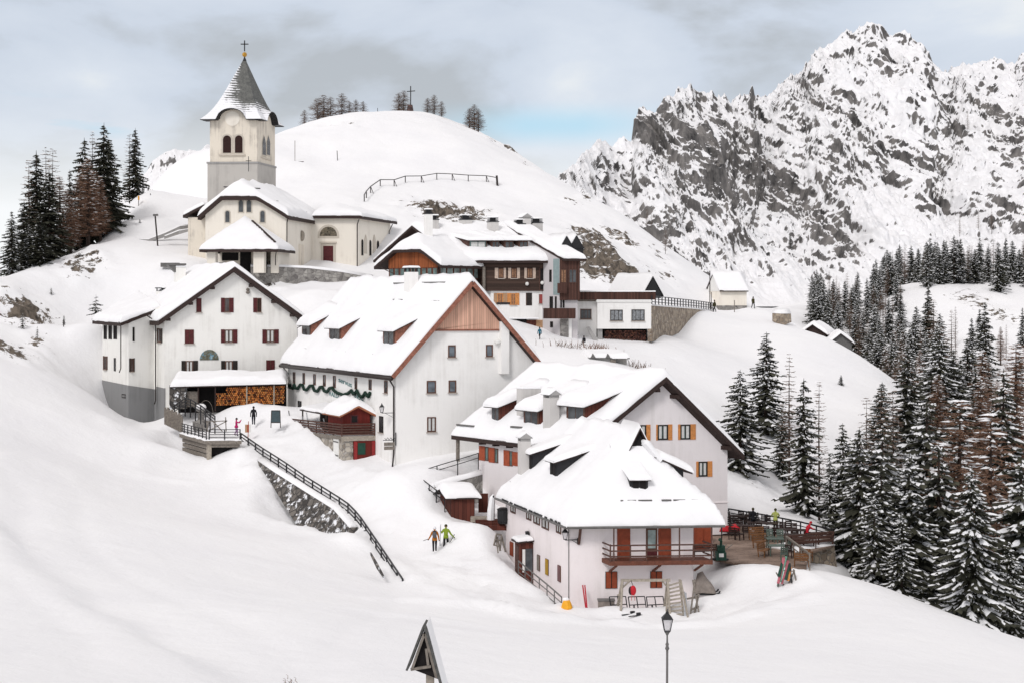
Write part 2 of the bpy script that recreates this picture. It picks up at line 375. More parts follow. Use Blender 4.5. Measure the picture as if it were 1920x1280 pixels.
M['sill'] = mat('stone_sill', (0.42, 0.37, 0.33), 0.8, 0.15, 3)
M['black'] = mat('black_iron', (0.018, 0.018, 0.02), 0.5, 0.2, 5)
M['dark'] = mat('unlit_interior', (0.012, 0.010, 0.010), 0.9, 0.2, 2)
M['pipe'] = mat('dark_brown_pipe', (0.035, 0.026, 0.024), 0.4, 0.15, 3)
M['gutter'] = mat('grey_gutter', (0.13, 0.125, 0.12), 0.45, 0.2, 3)
M['gold'] = mat('gilded_metal', (0.5, 0.27, 0.04), 0.4, 0.3, 4, metal=0.5)
M['curtain'] = mat('white_curtain', (0.60, 0.60, 0.58), 0.8, 0.12, 6)
M['stone'] = stone('rubble_stone', (0.20, 0.17, 0.14), (0.52, 0.47, 0.40), 2.6)
M['stone2'] = stone('grey_rubble_stone', (0.13, 0.12, 0.115), (0.42, 0.40, 0.37), 2.4, (0.33, 0.31, 0.29))
M['stonebrown'] = stone('brown_rubble_stone', (0.17, 0.125, 0.09), (0.46, 0.38, 0.29), 2.2, (0.30, 0.26, 0.22))
M['stonesnow'] = stone('dark_rubble_with_snow', (0.045, 0.04, 0.036), (0.19, 0.17, 0.15), 2.3, (0.05, 0.047, 0.045), 0.34)
M['pillow'] = mat('grey_fabric_cover', (0.25, 0.215, 0.19), 0.9, 0.25, 3, 0.4)
M['teal'] = mat('pale_teal_paint', (0.27, 0.34, 0.34), 0.8, 0.12, 3)
M['yellow'] = mat('yellow_padding', (0.82, 0.38, 0.02), 0.55, 0.1, 3)
M['red'] = mat('bright_red_fabric', (0.50, 0.015, 0.025), 0.6, 0.2, 4)
M['green'] = mat('dark_green_paint', (0.010, 0.050, 0.032), 0.5, 0.25, 4)
M['greentable'] = mat('grey_green_paint', (0.085, 0.115, 0.095), 0.55, 0.2, 4)
def glassmat(name, c, rough=0.12):
    m, t, p, L = newmat(name)
    tc = nd(t, 'ShaderNodeTexCoord'); n = nd(t, 'ShaderNodeTexNoise', Scale=1.3, Detail=3); L(tc.outputs['Object'], n.inputs['Vector'])
    r = nd(t, 'ShaderNodeValToRGB'); e = r.color_ramp.elements; e[0].position = 0.35; e[0].color = mul(c, 0.5); e[1].position = 0.65; e[1].color = mul(c, 1.5)
    L(n.outputs[0], r.inputs[0]); L(r.outputs[0], p.inputs['Base Color']); p.inputs['Roughness'].default_value = rough; p.inputs['Specular IOR Level'].default_value = 0.5
    return m
M['glass'] = glassmat('dark_window_glass', (0.055, 0.06, 0.065))
M['glassblue'] = glassmat('bluish_window_glass', (0.10, 0.12, 0.14))
M['glassgreen'] = glassmat('greenish_window_glass', (0.09, 0.14, 0.13))
# ------------------------------------------------------------------ the ground: one snow sheet through surveyed points
GP = '''0,1280,42 250,1280,46 500,1280,50 750,1280,52 1000,1280,55 1250,1280,57 1500,1280,58 1750,1280,60 1900,1300,60
0,1150,60 250,1150,64 500,1150,66 750,1150,76 900,1160,80 1000,1152,84 1150,1160,88 1300,1170,86 1450,1150,84 1600,1180,76
0,1000,80 200,1000,88 400,1000,96 560,1010,101 640,1010,101 700,1100,89 620,1080,90
0,850,106 150,850,118 300,850,124 350,895,119 440,910,117 480,905,116 540,990,106 600,1005,103.5
0,700,128 100,700,138 180,745,139 250,795,137 310,795,135 0,600,146 80,620,151 150,640,155 0,530,156 60,500,168 150,470,178 230,420,190
250,376,203 320,405,198 200,560,165 300,480,175 340,492,172 265,440,187 190,610,150
300,352,235 390,292,250 470,274,262 530,252,275 640,232,290 710,222,296 770,216,300 840,225,300 880,243,296 915,258,290 960,284,283 1000,310,275 1080,360,262 1160,400,250 1250,465,235 1310,520,222 1340,560,215
600,300,240 800,330,235 900,350,236 700,400,205 560,400,205 400,380,215 850,400,212 1000,400,225 1100,450,207 1150,505,197 1250,540,207
420,492,178 520,497,181 620,500,183 720,512,185 500,533,170 600,537,169 660,535,168 640,545,165 560,575,155 450,560,166
1010,633,157 1095,642,157 1000,600,166 820,560,170 900,560,168 1060,634,160 1120,645,161 1215,643,163 1240,624,170 1335,585,202 1352,582,213 1413,580,209 1470,604,199
1050,655,150 1180,692,144 1250,700,150 1300,640,176 1400,640,180 1400,720,156 1500,700,168 1550,760,156 1490,607,203 1590,657,195 1660,702,188 1720,747,180 1790,820,165 1840,900,150
1420,812,140 1390,892,121 1450,905,124 1500,960,115 1600,900,138 1570,1000,112 1590,1082,96 1680,1108,92 1800,1170,81 1900,1240,71
1700,1230,110 1870,1290,98 1800,1150,130 1910,1050,150 1700,1000,135 1660,770,216 1750,870,206 1870,940,190 1600,720,235 1500,650,240
1800,562,332 1740,540,342 1900,600,312 1800,640,300 1650,640,300 1530,605,300 1900,700,262 1780,700,272 1850,530,362 1900,515,430 1700,530,430 1500,570,410 1350,570,330 1300,572,280 1420,580,300
241,800,133 241,815,128 195,762,136 200,785,130 290,812,131 305,835,127 335,862,124 395,882,121 370,884,121 345,845,126 905,940,112.5 940,966,108.5 880,948,111 850,880,112.5 1375,1066,94.3 1409,1057,95.4 1456,1059,95.1 1572,1080,101 1535,1070,100 1500,1062,96 20,600,182 80,590,192 140,565,203 200,540,220 -60,620,170 960,1072,98.5 1000,1098,94.6 1030,1122,92.8 241,792,142 289,800,144 200,742,146 300,790,150 420,780,147 540,790,146 1000,1097,99 960,1074,103.5 1030,1122,97 1200,1135,96 1040,1090,102 345,850,130 365,864,127 430,764,134.5 475,763,134.5 512,762,134.8 475,797,132 430,797,133 530,805,129 560,812,127 400,782,137 350,765,139 600,868,121 650,880,118 700,884,116 745,876,116 560,852,123 800,866,114 850,858,117 640,915,112 750,960,106 700,1005,102
455,832,126 510,868,121 560,905,116 640,965,108 700,1032,100 757,1088,92.5 815,1033,100 900,1030,100 870,985,104 940,1062,97 860,1090,92 1068,1142,92 1180,1140,91.2 1300,1132,92 1355,1112,93.5
1380,1032,101 1400,990,110 1500,1010,105.5 930,990,103 865,974,106 800,892,110 1100,900,113 1000,800,128 900,700,140 1150,780,120'''
CTRL = [P(*map(float, a.split(','))) for a in GP.split()]
CTRL += [Vector(v) for v in ((0, 8, -8.5), (-18, 8, -6), (20, 8, -9.5), (-22, 28, -8.5), (0, 28, -11), (25, 28, -12.5), (-45, 40, -6), (-70, 70, -3), (-85, 120, 0), (45, 50, -17),
    (65, 80, -25), (85, 110, -30), (105, 170, -30), (-75, 195, -6), (-62, 228, 0), (-100, 220, -18), (-100, 160, -4), (-110, 300, -20), (-70, 300, 2), (-40, 350, 18), (0, 370, 15), (40, 360, -2), (-100, 420, -20), (0, 430, 0),
    (-25, 345, 30), (-2, 325, 34), (20, 320, 14), (160, 250, -20), (165, 330, -2), (165, 420, 8), (130, 200, -30), (130, 60, -40), (160, 120, -40), (-120, 30, 2))]
CTRL += [Vector(((x - CX) * y / FPX, y, -18.45)) for x, y in ((1385, 100), (1372, 106), (1405, 104), (1440, 101), (1430, 107), (1470, 105), (1480, 100), (1385, 111), (1510, 104))]
class TPS:
    def __init__(s, pts, lam=0.03):
        A = np.array([[p.x, p.y] for p in pts]); z = np.array([p.z for p in pts]); n = len(A); s.A = A
        d2 = ((A[:, None] - A[None]) ** 2).sum(-1); K = 0.5 * d2 * np.log(d2 + 1e-9); K[np.diag_indices(n)] = lam * 20
        Q = np.hstack([np.ones((n, 1)), A]); L = np.zeros((n + 3, n + 3)); L[:n, :n] = K; L[:n, n:] = Q; L[n:, :n] = Q.T
        s.c = np.linalg.solve(L, np.concatenate([z, np.zeros(3)]))
    def __call__(s, x, y):
        x = np.asarray(x, float); y = np.asarray(y, float); sh = x.shape; x, y = x.ravel(), y.ravel(); n = len(s.A); out = np.empty(len(x))
        for i in range(0, len(x), 20000):
            X, Y = x[i:i + 20000], y[i:i + 20000]; d2 = (X[:, None] - s.A[None, :, 0]) ** 2 + (Y[:, None] - s.A[None, :, 1]) ** 2
            out[i:i + 20000] = (0.5 * d2 * np.log(d2 + 1e-9)) @ s.c[:n] + s.c[n] + s.c[n + 1] * X + s.c[n + 2] * Y
        return out.reshape(sh)
tps = TPS(CTRL)
# bare rock on the slopes: (px, py, depth, radius across, radius up the slope, strength)
ROCK = [(835, 392, 213, 6.5, 5, 1.0), (885, 385, 216, 4.5, 4, 0.7), (860, 405, 209, 6, 4, 0.8), (1110, 432, 214, 4, 6, 1.0), (1120, 455, 208, 5, 5, 0.8), (1140, 480, 203, 5.5, 6, 1.0), (1175, 505, 199, 5, 5, 1.0),
        (1105, 500, 198, 5, 6, 1.0), (1150, 520, 196, 5, 4, 0.9), (1165, 425, 226, 3.5, 4, 0.8), (1215, 500, 213, 3, 3, 0.5), (1235, 470, 226, 3, 4, 0.5), (1260, 520, 215, 2.5, 3, 0.5), (955, 290, 278, 1.5, 2.5, 0.7),
        (920, 288, 276, 1.5, 2, 0.6), (60, 560, 152, 5, 4, 0.8), (20, 600, 138, 3, 3, 0.7), (70, 625, 144, 2, 1.5, 0.6), (1100, 395, 246, 2, 2, 0.6), (270, 330, 240, 3, 4, 0.5), (500, 520, 172, 4, 3, 0.62), (150, 500, 170, 4, 3, 0.7), (620, 266, 262, 2, 2, .5), (1070, 400, 240, 2, 2, .6), (990, 330, 262, 1.5, 2, .6), (135, 480, 176, 3, 2, .6),
        (1590, 640, 199, 2, 2, 0.5), (1825, 560, 330, 7, 9, 0.55), (1880, 580, 318, 6, 8, 0.5), (1420, 930, 119, 2, 2, 0.4), (1500, 945, 117, 2, 2, 0.4), (280, 375, 205, 2, 2, .4), (660, 262, 262, 2, 2, .4)]
WT = [(482, 861, 121), (515, 884, 117.5), (550, 906, 115), (585, 928, 112.5), (625, 953, 109), (656, 988, 105)]      # the wall under the path: its top and its foot
WB = [(484, 870, 120.8), (505, 900, 117), (535, 950, 113.5), (560, 990, 111), (602, 1006, 108), (656, 1004, 104.8)]
def carve(x, y, z):
    """below the path wall the ground drops to the wall's foot"""
    A = [P(*a) for a in WT]; B = [P(*a) for a in WB]; best = np.full(np.shape(z), 1e9); lim = np.full(np.shape(z), 1e9); top = np.full(np.shape(z), -1e9); tbest = np.full(np.shape(z), 1e9)
    for i in range(len(A) - 1):
        a, b = A[i], A[i + 1]; dx, dy = b.x - a.x, b.y - a.y; l2 = dx * dx + dy * dy; t = ((x - a.x) * dx + (y - a.y) * dy) / l2; tc = np.clip(t, 0, 1)
        d = np.hypot(x - a.x - tc * dx, y - a.y - tc * dy); side = (x - a.x) * dy - (y - a.y) * dx      # > 0: the valley side
        zb = B[i].z + (B[i + 1].z - B[i].z) * tc - .25; za = a.z + (b.z - a.z) * tc
        m = (side > -.15 * l2 ** .5) & (d < best); best = np.where(m, d, best); lim = np.where(m, zb + np.clip(d - .8, 0, None) * .42, lim)
        m = (side <= -.15 * l2 ** .5) & (d < tbest); tbest = np.where(m, d, tbest); top = np.where(m, za, top)
    z = np.where(best < 7, np.minimum(z, lim), z); k = np.clip(1 - (tbest - .6) / 2.2, 0, 1); return np.where((tbest < 2.8) & (best > .3), z * (1 - k) + (top + .12) * k, z)
def ground_z(x, y, fine=True):
    z = tps(x, y)
    if fine: z = carve(np.asarray(x, float), np.asarray(y, float), z)
    if fine:
        d = np.clip((np.asarray(y) - 40) / 120, 0.25, 1.6)
        z = z + np.clip((np.asarray(y) - 225) / 50, 0, 1) * .55 * fbm(np.asarray(x) / 21, np.asarray(y) / 34, 0, 3, 44); z = z + 0.16 * d * fbm(np.asarray(x) / 9, np.asarray(y) / 9, 0, 4, 5) + 0.035 * fbm(np.asarray(x) / 1.7, np.asarray(y) / 1.7, 0, 3, 9)
    return z
def gz(x, y): return float(ground_z(np.array([x]), np.array([y]))[0])
def G(px, py, Y):                       # a point of the snow straight below the line of sight at that depth
    p = P(px, py, Y); return Vector((p.x, p.y, gz(p.x, p.y)))
def hitg(px, py, y0=40, y1=330):          # the point of the snow seen at a pixel of the photograph
    ys = np.arange(y0, y1, .2); x = (px - CX) / FPX * ys; g = ground_z(x, ys); i = int(np.argmax(g >= (HY - py) / FPX * ys)); return V_((x[i], ys[i], g[i]))
V_ = Vector
def grid_object(name, Xs, Ys, Z, mats, smooth=True):
    ny, nx = Z.shape; V = np.stack([np.broadcast_to(Xs, (ny, nx)) if Xs.ndim == 1 else Xs, np.broadcast_to(Ys[:, None], (ny, nx)) if Ys.ndim == 1 else Ys, Z], -1).reshape(-1, 3)
    me = bpy.data.meshes.new(name); i = np.arange((ny - 1) * (nx - 1)); r, c = i // (nx - 1), i % (nx - 1); a = r * nx + c
    Fq = np.stack([a, a + 1, a + nx + 1, a + nx], -1)
    me.vertices.add(len(V)); me.vertices.foreach_set('co', V.ravel().astype(np.float32))
    me.loops.add(Fq.size); me.loops.foreach_set('vertex_index', Fq.ravel().astype(np.int32))
    me.polygons.add(len(Fq)); me.polygons.foreach_set('loop_start', (np.arange(len(Fq)) * 4).astype(np.int32)); me.polygons.foreach_set('loop_total', np.full(len(Fq), 4, np.int32))
    me.update(calc_edges=True); me.validate()
    if smooth: me.polygons.foreach_set('use_smooth', np.ones(len(Fq), bool))
    for mt in mats: me.materials.append(mt)
    o = bpy.data.objects.new(name, me); C.objects.link(o); return o
def groundmat():
    m, t, p, L = newmat('hillside_snow')
    tc = nd(t, 'ShaderNodeTexCoord')
    n = nd(t, 'ShaderNodeTexNoise', Scale=0.11, Detail=9, Roughness=0.55); L(tc.outputs['Object'], n.inputs['Vector'])
    r = nd(t, 'ShaderNodeValToRGB'); e = r.color_ramp.elements; e[0].position = 0.3; e[0].color = (0.865, 0.86, 0.87, 1); e[1].position = 0.7; e[1].color = (0.915, 0.91, 0.91, 1)
    L(n.outputs[0], r.inputs[0])
    at = nd(t, 'ShaderNodeAttribute', attribute_name='rock')
    n1 = nd(t, 'ShaderNodeTexNoise', Scale=0.55, Detail=10, Roughness=0.68); L(tc.outputs['Object'], n1.inputs['Vector'])
    ad = nd(t, 'ShaderNodeMath', operation='MULTIPLY_ADD'); ad.inputs[1].default_value = 2.0; L(n1.outputs[0], ad.inputs[0]); L(at.outputs['Fac'], ad.inputs[2])
    f = nd(t, 'ShaderNodeMapRange'); f.inputs[1].default_value = 1.52; f.inputs[2].default_value = 1.57; L(ad.outputs[0], f.inputs[0])
    mr = nd(t, 'ShaderNodeMath', operation='GREATER_THAN'); mr.inputs[1].default_value = 0.03; L(at.outputs['Fac'], mr.inputs[0])
    fm = nd(t, 'ShaderNodeMath', operation='MULTIPLY'); L(f.outputs[0], fm.inputs[0]); L(mr.outputs[0], fm.inputs[1])
    ng = nd(t, 'ShaderNodeNewGeometry'); ns = nd(t, 'ShaderNodeSeparateXYZ'); L(ng.outputs['Normal'], ns.inputs[0]); n4 = nd(t, 'ShaderNodeTexNoise', Scale=1.0, Detail=9, Roughness=0.75); L(tc.outputs['Object'], n4.inputs['Vector'])
    na = nd(t, 'ShaderNodeMath', operation='MULTIPLY_ADD'); na.inputs[1].default_value = .55; L(ns.outputs[2], na.inputs[0]); L(n4.outputs[0], na.inputs[2]); nk = nd(t, 'ShaderNodeMapRange'); nk.inputs[1].default_value = 1.03; nk.inputs[2].default_value = 1.07; nk.inputs[3].default_value = 1; nk.inputs[4].default_value = 0; L(na.outputs[0], nk.inputs[0])
    fk = nd(t, 'ShaderNodeMath', operation='MULTIPLY'); L(fm.outputs[0], fk.inputs[0]); L(nk.outputs[0], fk.inputs[1]); fm = fk
    n2 = nd(t, 'ShaderNodeTexNoise', Scale=1.1, Detail=9, Roughness=0.7); mz = nd(t, 'ShaderNodeMapping'); mz.inputs['Scale'].default_value = (1.3, 1, .4); L(tc.outputs['Object'], mz.inputs[0]); L(mz.outputs[0], n2.inputs['Vector'])
    rc = nd(t, 'ShaderNodeValToRGB'); e = rc.color_ramp.elements; e[0].position = 0.35; e[0].color = (0.025, 0.022, 0.02, 1); e[1].position = 0.6; e[1].color = (0.20, 0.165, 0.13, 1)
    L(n2.outputs[0], rc.inputs[0])
    mx = nd(t, 'ShaderNodeMix', data_type='RGBA'); L(fm.outputs[0], mx.inputs['Factor']); L(r.outputs[0], mx.inputs['A']); L(rc.outputs[0], mx.inputs['B'])
    L(mx.outputs['Result'], p.inputs['Base Color']); p.inputs['Roughness'].default_value = 0.8; p.inputs['Specular IOR Level'].default_value = 0.2
    nb = nd(t, 'ShaderNodeTexNoise', Scale=0.9, Detail=9, Roughness=0.6); L(tc.outputs['Object'], nb.inputs['Vector'])
    b = nd(t, 'ShaderNodeBump', Strength=0.5, Distance=0.22); nf = nd(t, 'ShaderNodeTexNoise', Scale=4.5, Detail=6, Roughness=.7); L(tc.outputs['Object'], nf.inputs['Vector']); nx = nd(t, 'ShaderNodeMath', operation='MULTIPLY_ADD'); nx.inputs[1].default_value = .22; L(nf.outputs[0], nx.inputs[0]); L(nb.outputs[0], nx.inputs[2]); L(nx.outputs[0], b.inputs['Height']); L(b.outputs[0], p.inputs['Normal'])
    return m
M['ground'] = groundmat()
def build_ground():
    Xs = np.concatenate([np.arange(-112, -60, 1.3), np.arange(-60, 75, 0.6), np.arange(75, 172, 1.3)])
    Ys = np.concatenate([np.arange(6, 80, 0.7), np.arange(80, 175, 0.5), np.arange(175, 310, 0.8), np.arange(310, 436, 1.6)])
    X, Y = np.meshgrid(Xs, Ys); Z = ground_z(X, Y); R = np.zeros_like(Z)
    for px, py, d, a, b, k in ROCK:
        p = P(px, py, d); q = k * np.exp(-(((X - p.x) / a) ** 2 + ((Y - p.y) / (b * 1.5)) ** 2)); R = np.maximum(R, q)
    Z += R * 1.7 * ridged(X / 3.4, Y / 3.4, 0, 4, 3)
    # soft tracks and settled banks on the near snow
    Z -= 0.10 * np.exp(-((X + 6 + 0.12 * (Y - 60) - 2.0 * np.sin(Y / 11)) / 0.5) ** 2) * (Y < 92) * (Y > 50)
    Z += 0.22 * np.exp(-((Y - 74 + 0.10 * X) / 1.1) ** 2) * np.exp(-((X + 4) / 9) ** 2) + 0.1 * np.exp(-((Y - 70 + 0.2 * X - 1.5 * np.sin(X / 3)) / 0.6) ** 2) * np.exp(-((X - 1) / 7) ** 2)
    # trodden path, footprints and a ski run combed by many tracks
    tr = [(475, 800, 131), (560, 880, 120), (640, 940, 111), (720, 1000, 104), (815, 1030, 100), (880, 1075, 93), (1000, 1150, 87), (1250, 1165, 86), (1440, 1120, 90)]; dp = np.full(Z.shape, 99.)
    for a, b in zip(tr, tr[1:]):
        a, b = P(*a), P(*b); dx, dy = b.x - a.x, b.y - a.y; t_ = np.clip(((X - a.x) * dx + (Y - a.y) * dy) / (dx * dx + dy * dy), 0, 1); dp = np.minimum(dp, np.hypot(X - a.x - t_ * dx, Y - a.y - t_ * dy))
    Z += np.exp(-(dp / 2.6) ** 2) * (-.2 + .2 * vnoise(X * 1.1, Y * 1.1, 0, 61) + .12 * vnoise(X * 2.6, Y * 2.6, 0, 62)); Z += .3 * np.exp(-((dp - 3.4) / .8) ** 2) * (1 + .8 * vnoise(X / 1.6, Y / 1.6, 0, 63))
    pq = [(0, 700, 112), (200, 1000, 80), (450, 1220, 56)]; 
    for off in (-5.5, -3, -1.2, .5, 2.4, 6): Z -= .13 * np.exp(-(((X + 33 - .50 * (Y - 80) * -1 + off * 2 + 1.4 * np.sin(Y / 7 + off * 3)) / .55) ** 2)) * np.clip((112 - Y) / 20, 0, 1) * np.clip((Y - 44) / 10, 0, 1)
    Z += .20 * np.exp(-((vnoise(X / 7, Y / 11, 0, 71) - .1) / .10) ** 2) * np.clip((Y - 90) / 30, 0, 1) * (1 - np.clip((Y - 210) / 30, 0, 1)) * np.exp(-((X + 30) / 40) ** 2)
    Z += .45 * np.exp(-((Y - 83.5 + .18 * (X - 0) + .9 * np.sin(X / 1.9) + .6 * np.sin(X / .8)) / .8) ** 2) * np.exp(-((X + 1.5) / 5.5) ** 2)
    a, b = P(0, 985, 84), P(430, 1285, 49); ln = math.hypot(b.x - a.x, b.y - a.y); sd_ = ((X - a.x) * (b.y - a.y) - (Y - a.y) * (b.x - a.x)) / ln + .8 * vnoise(X / 6, Y / 6, 0, 91); al = ((X - a.x) * (b.x - a.x) + (Y - a.y) * (b.y - a.y)) / ln
    Z += .26 * np.tanh(sd_ / .55) * np.exp(-(sd_ / 5) ** 2) * np.clip(al / 4 + 1, 0, 1) * np.clip((ln + 3 - al) / 5, 0, 1)
    o = grid_object('snowy_ground', Xs, Ys, Z, [M['ground']]); tag(o, kind='structure')
    at = o.data.attributes.new('rock', 'FLOAT', 'POINT'); at.data.foreach_set('value', R.ravel().astype(np.float32))
    # the far country: one coarse sheet out to the horizon, under everything
    f = MB(); n = 48; ring = [0, 300, 700, 1500, 4000, 12000]
    X = np.array([[r * math.cos(2 * math.pi * k / n) for k in range(n + 1)] for r in ring]); Yy = np.array([[r * math.sin(2 * math.pi * k / n) for k in range(n + 1)] for r in ring])
    Zz = np.array([[-48 - r * 0.012 + (0 if r < 500 else 9 * math.sin(k * 1.7 + r)) for k in range(n)] + [0] for r in ring]); Zz[:, -1] = Zz[:, 0]
    tag(grid_object('far_terrain', X, Yy, Zz, [M['snow']]), kind='structure')
build_ground()

# ------------------------------------------------------------------ the rock mountain
def rockmat():
    m, t, p, L = newmat('snowy_limestone')
    tc = nd(t, 'ShaderNodeTexCoord'); g = nd(t, 'ShaderNodeNewGeometry'); sp = nd(t, 'ShaderNodeSeparateXYZ'); L(g.outputs['Normal'], sp.inputs[0])
    n = nd(t, 'ShaderNodeTexNoise', Scale=0.125, Detail=11, Roughness=0.71); ms = nd(t, 'ShaderNodeMapping'); ms.inputs['Scale'].default_value = (1.25, .55, .8); ms.inputs['Rotation'].default_value = (0, .5, 0); L(tc.outputs['Object'], ms.inputs[0]); L(ms.outputs[0], n.inputs['Vector'])
    at = nd(t, 'ShaderNodeAttribute', attribute_name='bare')
    a = nd(t, 'ShaderNodeMath', operation='MULTIPLY_ADD'); a.inputs[1].default_value = -1.7; L(n.outputs[0], a.inputs[0]); L(sp.outputs[2], a.inputs[2])   # nz - 1.25 n
    b = nd(t, 'ShaderNodeMath', operation='SUBTRACT'); L(a.outputs[0], b.inputs[0]); L(at.outputs['Fac'], b.inputs[1])
    f = nd(t, 'ShaderNodeMapRange'); f.inputs[1].default_value = -0.35; f.inputs[2].default_value = -0.27; L(b.outputs[0], f.inputs[0])
    n2 = nd(t, 'ShaderNodeTexNoise', Scale=0.12, Detail=10, Roughness=0.68); mp = nd(t, 'ShaderNodeMapping'); mp.inputs['Scale'].default_value = (1.6, 1.6, 0.8); L(tc.outputs['Object'], mp.inputs[0]); L(mp.outputs[0], n2.inputs['Vector'])
    rc = nd(t, 'ShaderNodeValToRGB'); e = rc.color_ramp.elements; e[0].position = 0.32; e[0].color = (0.03, 0.03, 0.032, 1); e[1].position = 0.66; e[1].color = (0.275, 0.258, 0.245, 1)
    L(n2.outputs[0], rc.inputs[0])
    mx = nd(t, 'ShaderNodeMix', data_type='RGBA'); mx.inputs['B'].default_value = (0.885, 0.88, 0.89, 1); L(f.outputs[0], mx.inputs['Factor']); L(rc.outputs[0], mx.inputs['A'])
    L(mx.outputs['Result'], p.inputs['Base Color']); p.inputs['Roughness'].default_value = 0.9; p.inputs['Specular IOR Level'].default_value = 0.15
    bb = nd(t, 'ShaderNodeBump', Strength=0.6, Distance=1.5); L(n2.outputs[0], bb.inputs['Height']); L(bb.outputs[0], p.inputs['Normal'])
    return m
M['rock'] = rockmat()
def massif(name, sky, foot, pxs, nt, amp, seed, back=0.25, bare=(), shape=1.15):
    """sky: (px, py, depth) along the ridge; foot: (px, py, depth) along the base; a folded rock face is strung between them"""
    sk = np.array(sky, float); ft = np.array(foot, float)
    def line(a, x):
        py = np.interp(x, a[:, 0], a[:, 1]); d = np.interp(x, a[:, 0], a[:, 2]); return (x - CX) * d / FPX, d, (HY - py) * d / FPX
    bx, by, bz = line(ft, pxs); rx, ry, rz = line(sk, pxs); rz = rz + amp * (.34 * ridged(rx / 9, ry / 60, 0, 3, seed + 90, .6) + .1)
    t = np.linspace(0, 1 + back, nt)[:, None]; tt = np.minimum(t, 1); over = np.maximum(t - 1, 0)
    X = bx + (rx - bx) * (tt + over); Y = by + (ry - by) * (tt + over); Z = bz + (rz - bz) * (tt ** shape - 1.3 * over)
    s = amp
    env = np.clip(np.minimum(tt * 6, 1), 0, 1) * np.clip(1.15 - 0.5 * np.clip((tt - 0.8) / 0.2, 0, 1), 0.3, 1)
    # buttresses and gullies run up the face: noise stretched along it
    k1 = ridged(X / 58 + 3.1 + Z / 170, Z / 130 + Y / 300, 0.3, 4, seed, 0.55) * 1.7
    k2 = ridged((X + .35 * Z) / 20, Z / 75, Y / 160, 4, seed + 7, 0.58) * 0.85
    k3 = ridged((X + .55 * Z) / 7, (Z - .3 * X) / 24, Y / 30, 4, seed + 13, 0.6) * 0.36
    cl = np.tanh(3.0 * fbm(X / 46, Z / 40, Y / 120, 3, seed + 21)) * 0.55       # steps: walls and ledges
    D = (k1 + k2 + k3 + cl) * s * env
    Y2 = Y - D * 0.9; Z2 = Z + D * 0.38 + env * s * (0.20 * ridged((X + .5 * Z) / 4.5, Y / 9, Z / 13, 4, seed + 40, 0.6) + 0.22 * ridged(X / 13, Y / 26, 0, 3, seed + 50))
    X2 = X + s * 0.35 * env * fbm(X / 20, Z / 20, 0, 3, seed + 60)
    o = grid_object(name, X2, Y2, Z2, [M['rock']], smooth=False); tag(o, kind='structure')
    B = np.zeros_like(X)
    for px, py, w, h, k in bare:
        qx = X / Y * FPX + CX; qy = HY - Z / Y * FPX; B += k * np.exp(-((qx - px) / w) ** 2 - ((qy - py) / h) ** 2)
    B += 0.13 * np.clip((tt - .78) / .22, 0, 1)
    B += -.27 + 0.24 * fbm(X / 60, Z / 55, 0, 3, seed + 77) + 34e-2 * fbm((X + .35 * Z) / 22, Z / 90, 0, 3, seed + 81) 
    at = o.data.attributes.new('bare', 'FLOAT', 'POINT'); at.data.foreach_set('value', B.ravel().astype(np.float32))
    return o
SKY = '''1000,378,440 1045,352,445 1070,338,450 1085,320,455 1113,284,470 1131,277,480 1150,277,490 1170,284,495 1176,243,500 1199,222,510 1231,214,520 1254,186,535 1281,170,550 1308,161,560 1322,173,565 1340,168,570 1351,195,575
1358,192,580 1367,187,585 1378,196,590 1388,179,600 1408,184,610 1412,177,615 1419,195,620 1449,186,640 1467,161,660 1503,139,680 1521,107,700 1548,80,715 1576,68,725 1600,68,730 1612,53,735 1634,46,740 1653,61,740 1666,75,740
1689,70,740 1707,82,740 1725,98,735 1732,114,735 1748,134,740 1766,148,750 1780,143,770 1811,132,790 1843,127,800 1866,123,810 1888,143,810 1902,121,810 1920,116,810 1980,130,800 2050,110,800 2150,150,800 2300,210,800'''
SKY = [tuple(map(float, a.split(','))) for a in SKY.split()]
massif('rock_mountain', SKY, [(1000, 560, 400), (1300, 575, 400), (1500, 575, 410), (1700, 545, 430), (1920, 520, 440), (2300, 520, 440)], np.linspace(1010, 2200, 900), 560, 7.5, 4,
       bare=[(1290, 250, 85, 42, 0.10), (1205, 265, 28, 32, 0.32), (1640, 110, 90, 50, 0.17), (1770, 250, 30, 70, 0.3), (1580, 400, 30, 60, 0.2), (1560, 480, 25, 40, .25), (1740, 390, 50, 60, 0.2), (1880, 290, 50, 90, 0.18), (1500, 200, 40, 40, 0.22),
             (1400, 330, 60, 30, .1), (1130, 340, 40, 30, .15), (1690, 520, 60, 30, -0.3), (1450, 480, 120, 60, -0.06), (1400, 250, 60, 30, -.15), (1820, 330, 25, 90, -0.3), (1640, 370, 40, 60, -.25), (1250, 420, 80, 60, -.1)])
massif('rock_ridge', [(225, 375, 330), (262, 338, 335), (285, 310, 340), (310, 292, 345), (330, 284, 345), (352, 290, 345), (375, 288, 345), (395, 280, 345), (440, 285, 345)], [(225, 470, 260), (300, 420, 270), (400, 370, 275), (440, 370, 275)],
       np.linspace(228, 436, 160), 110, 2.2, 9, bare=[(320, 310, 40, 25, 0.2)])
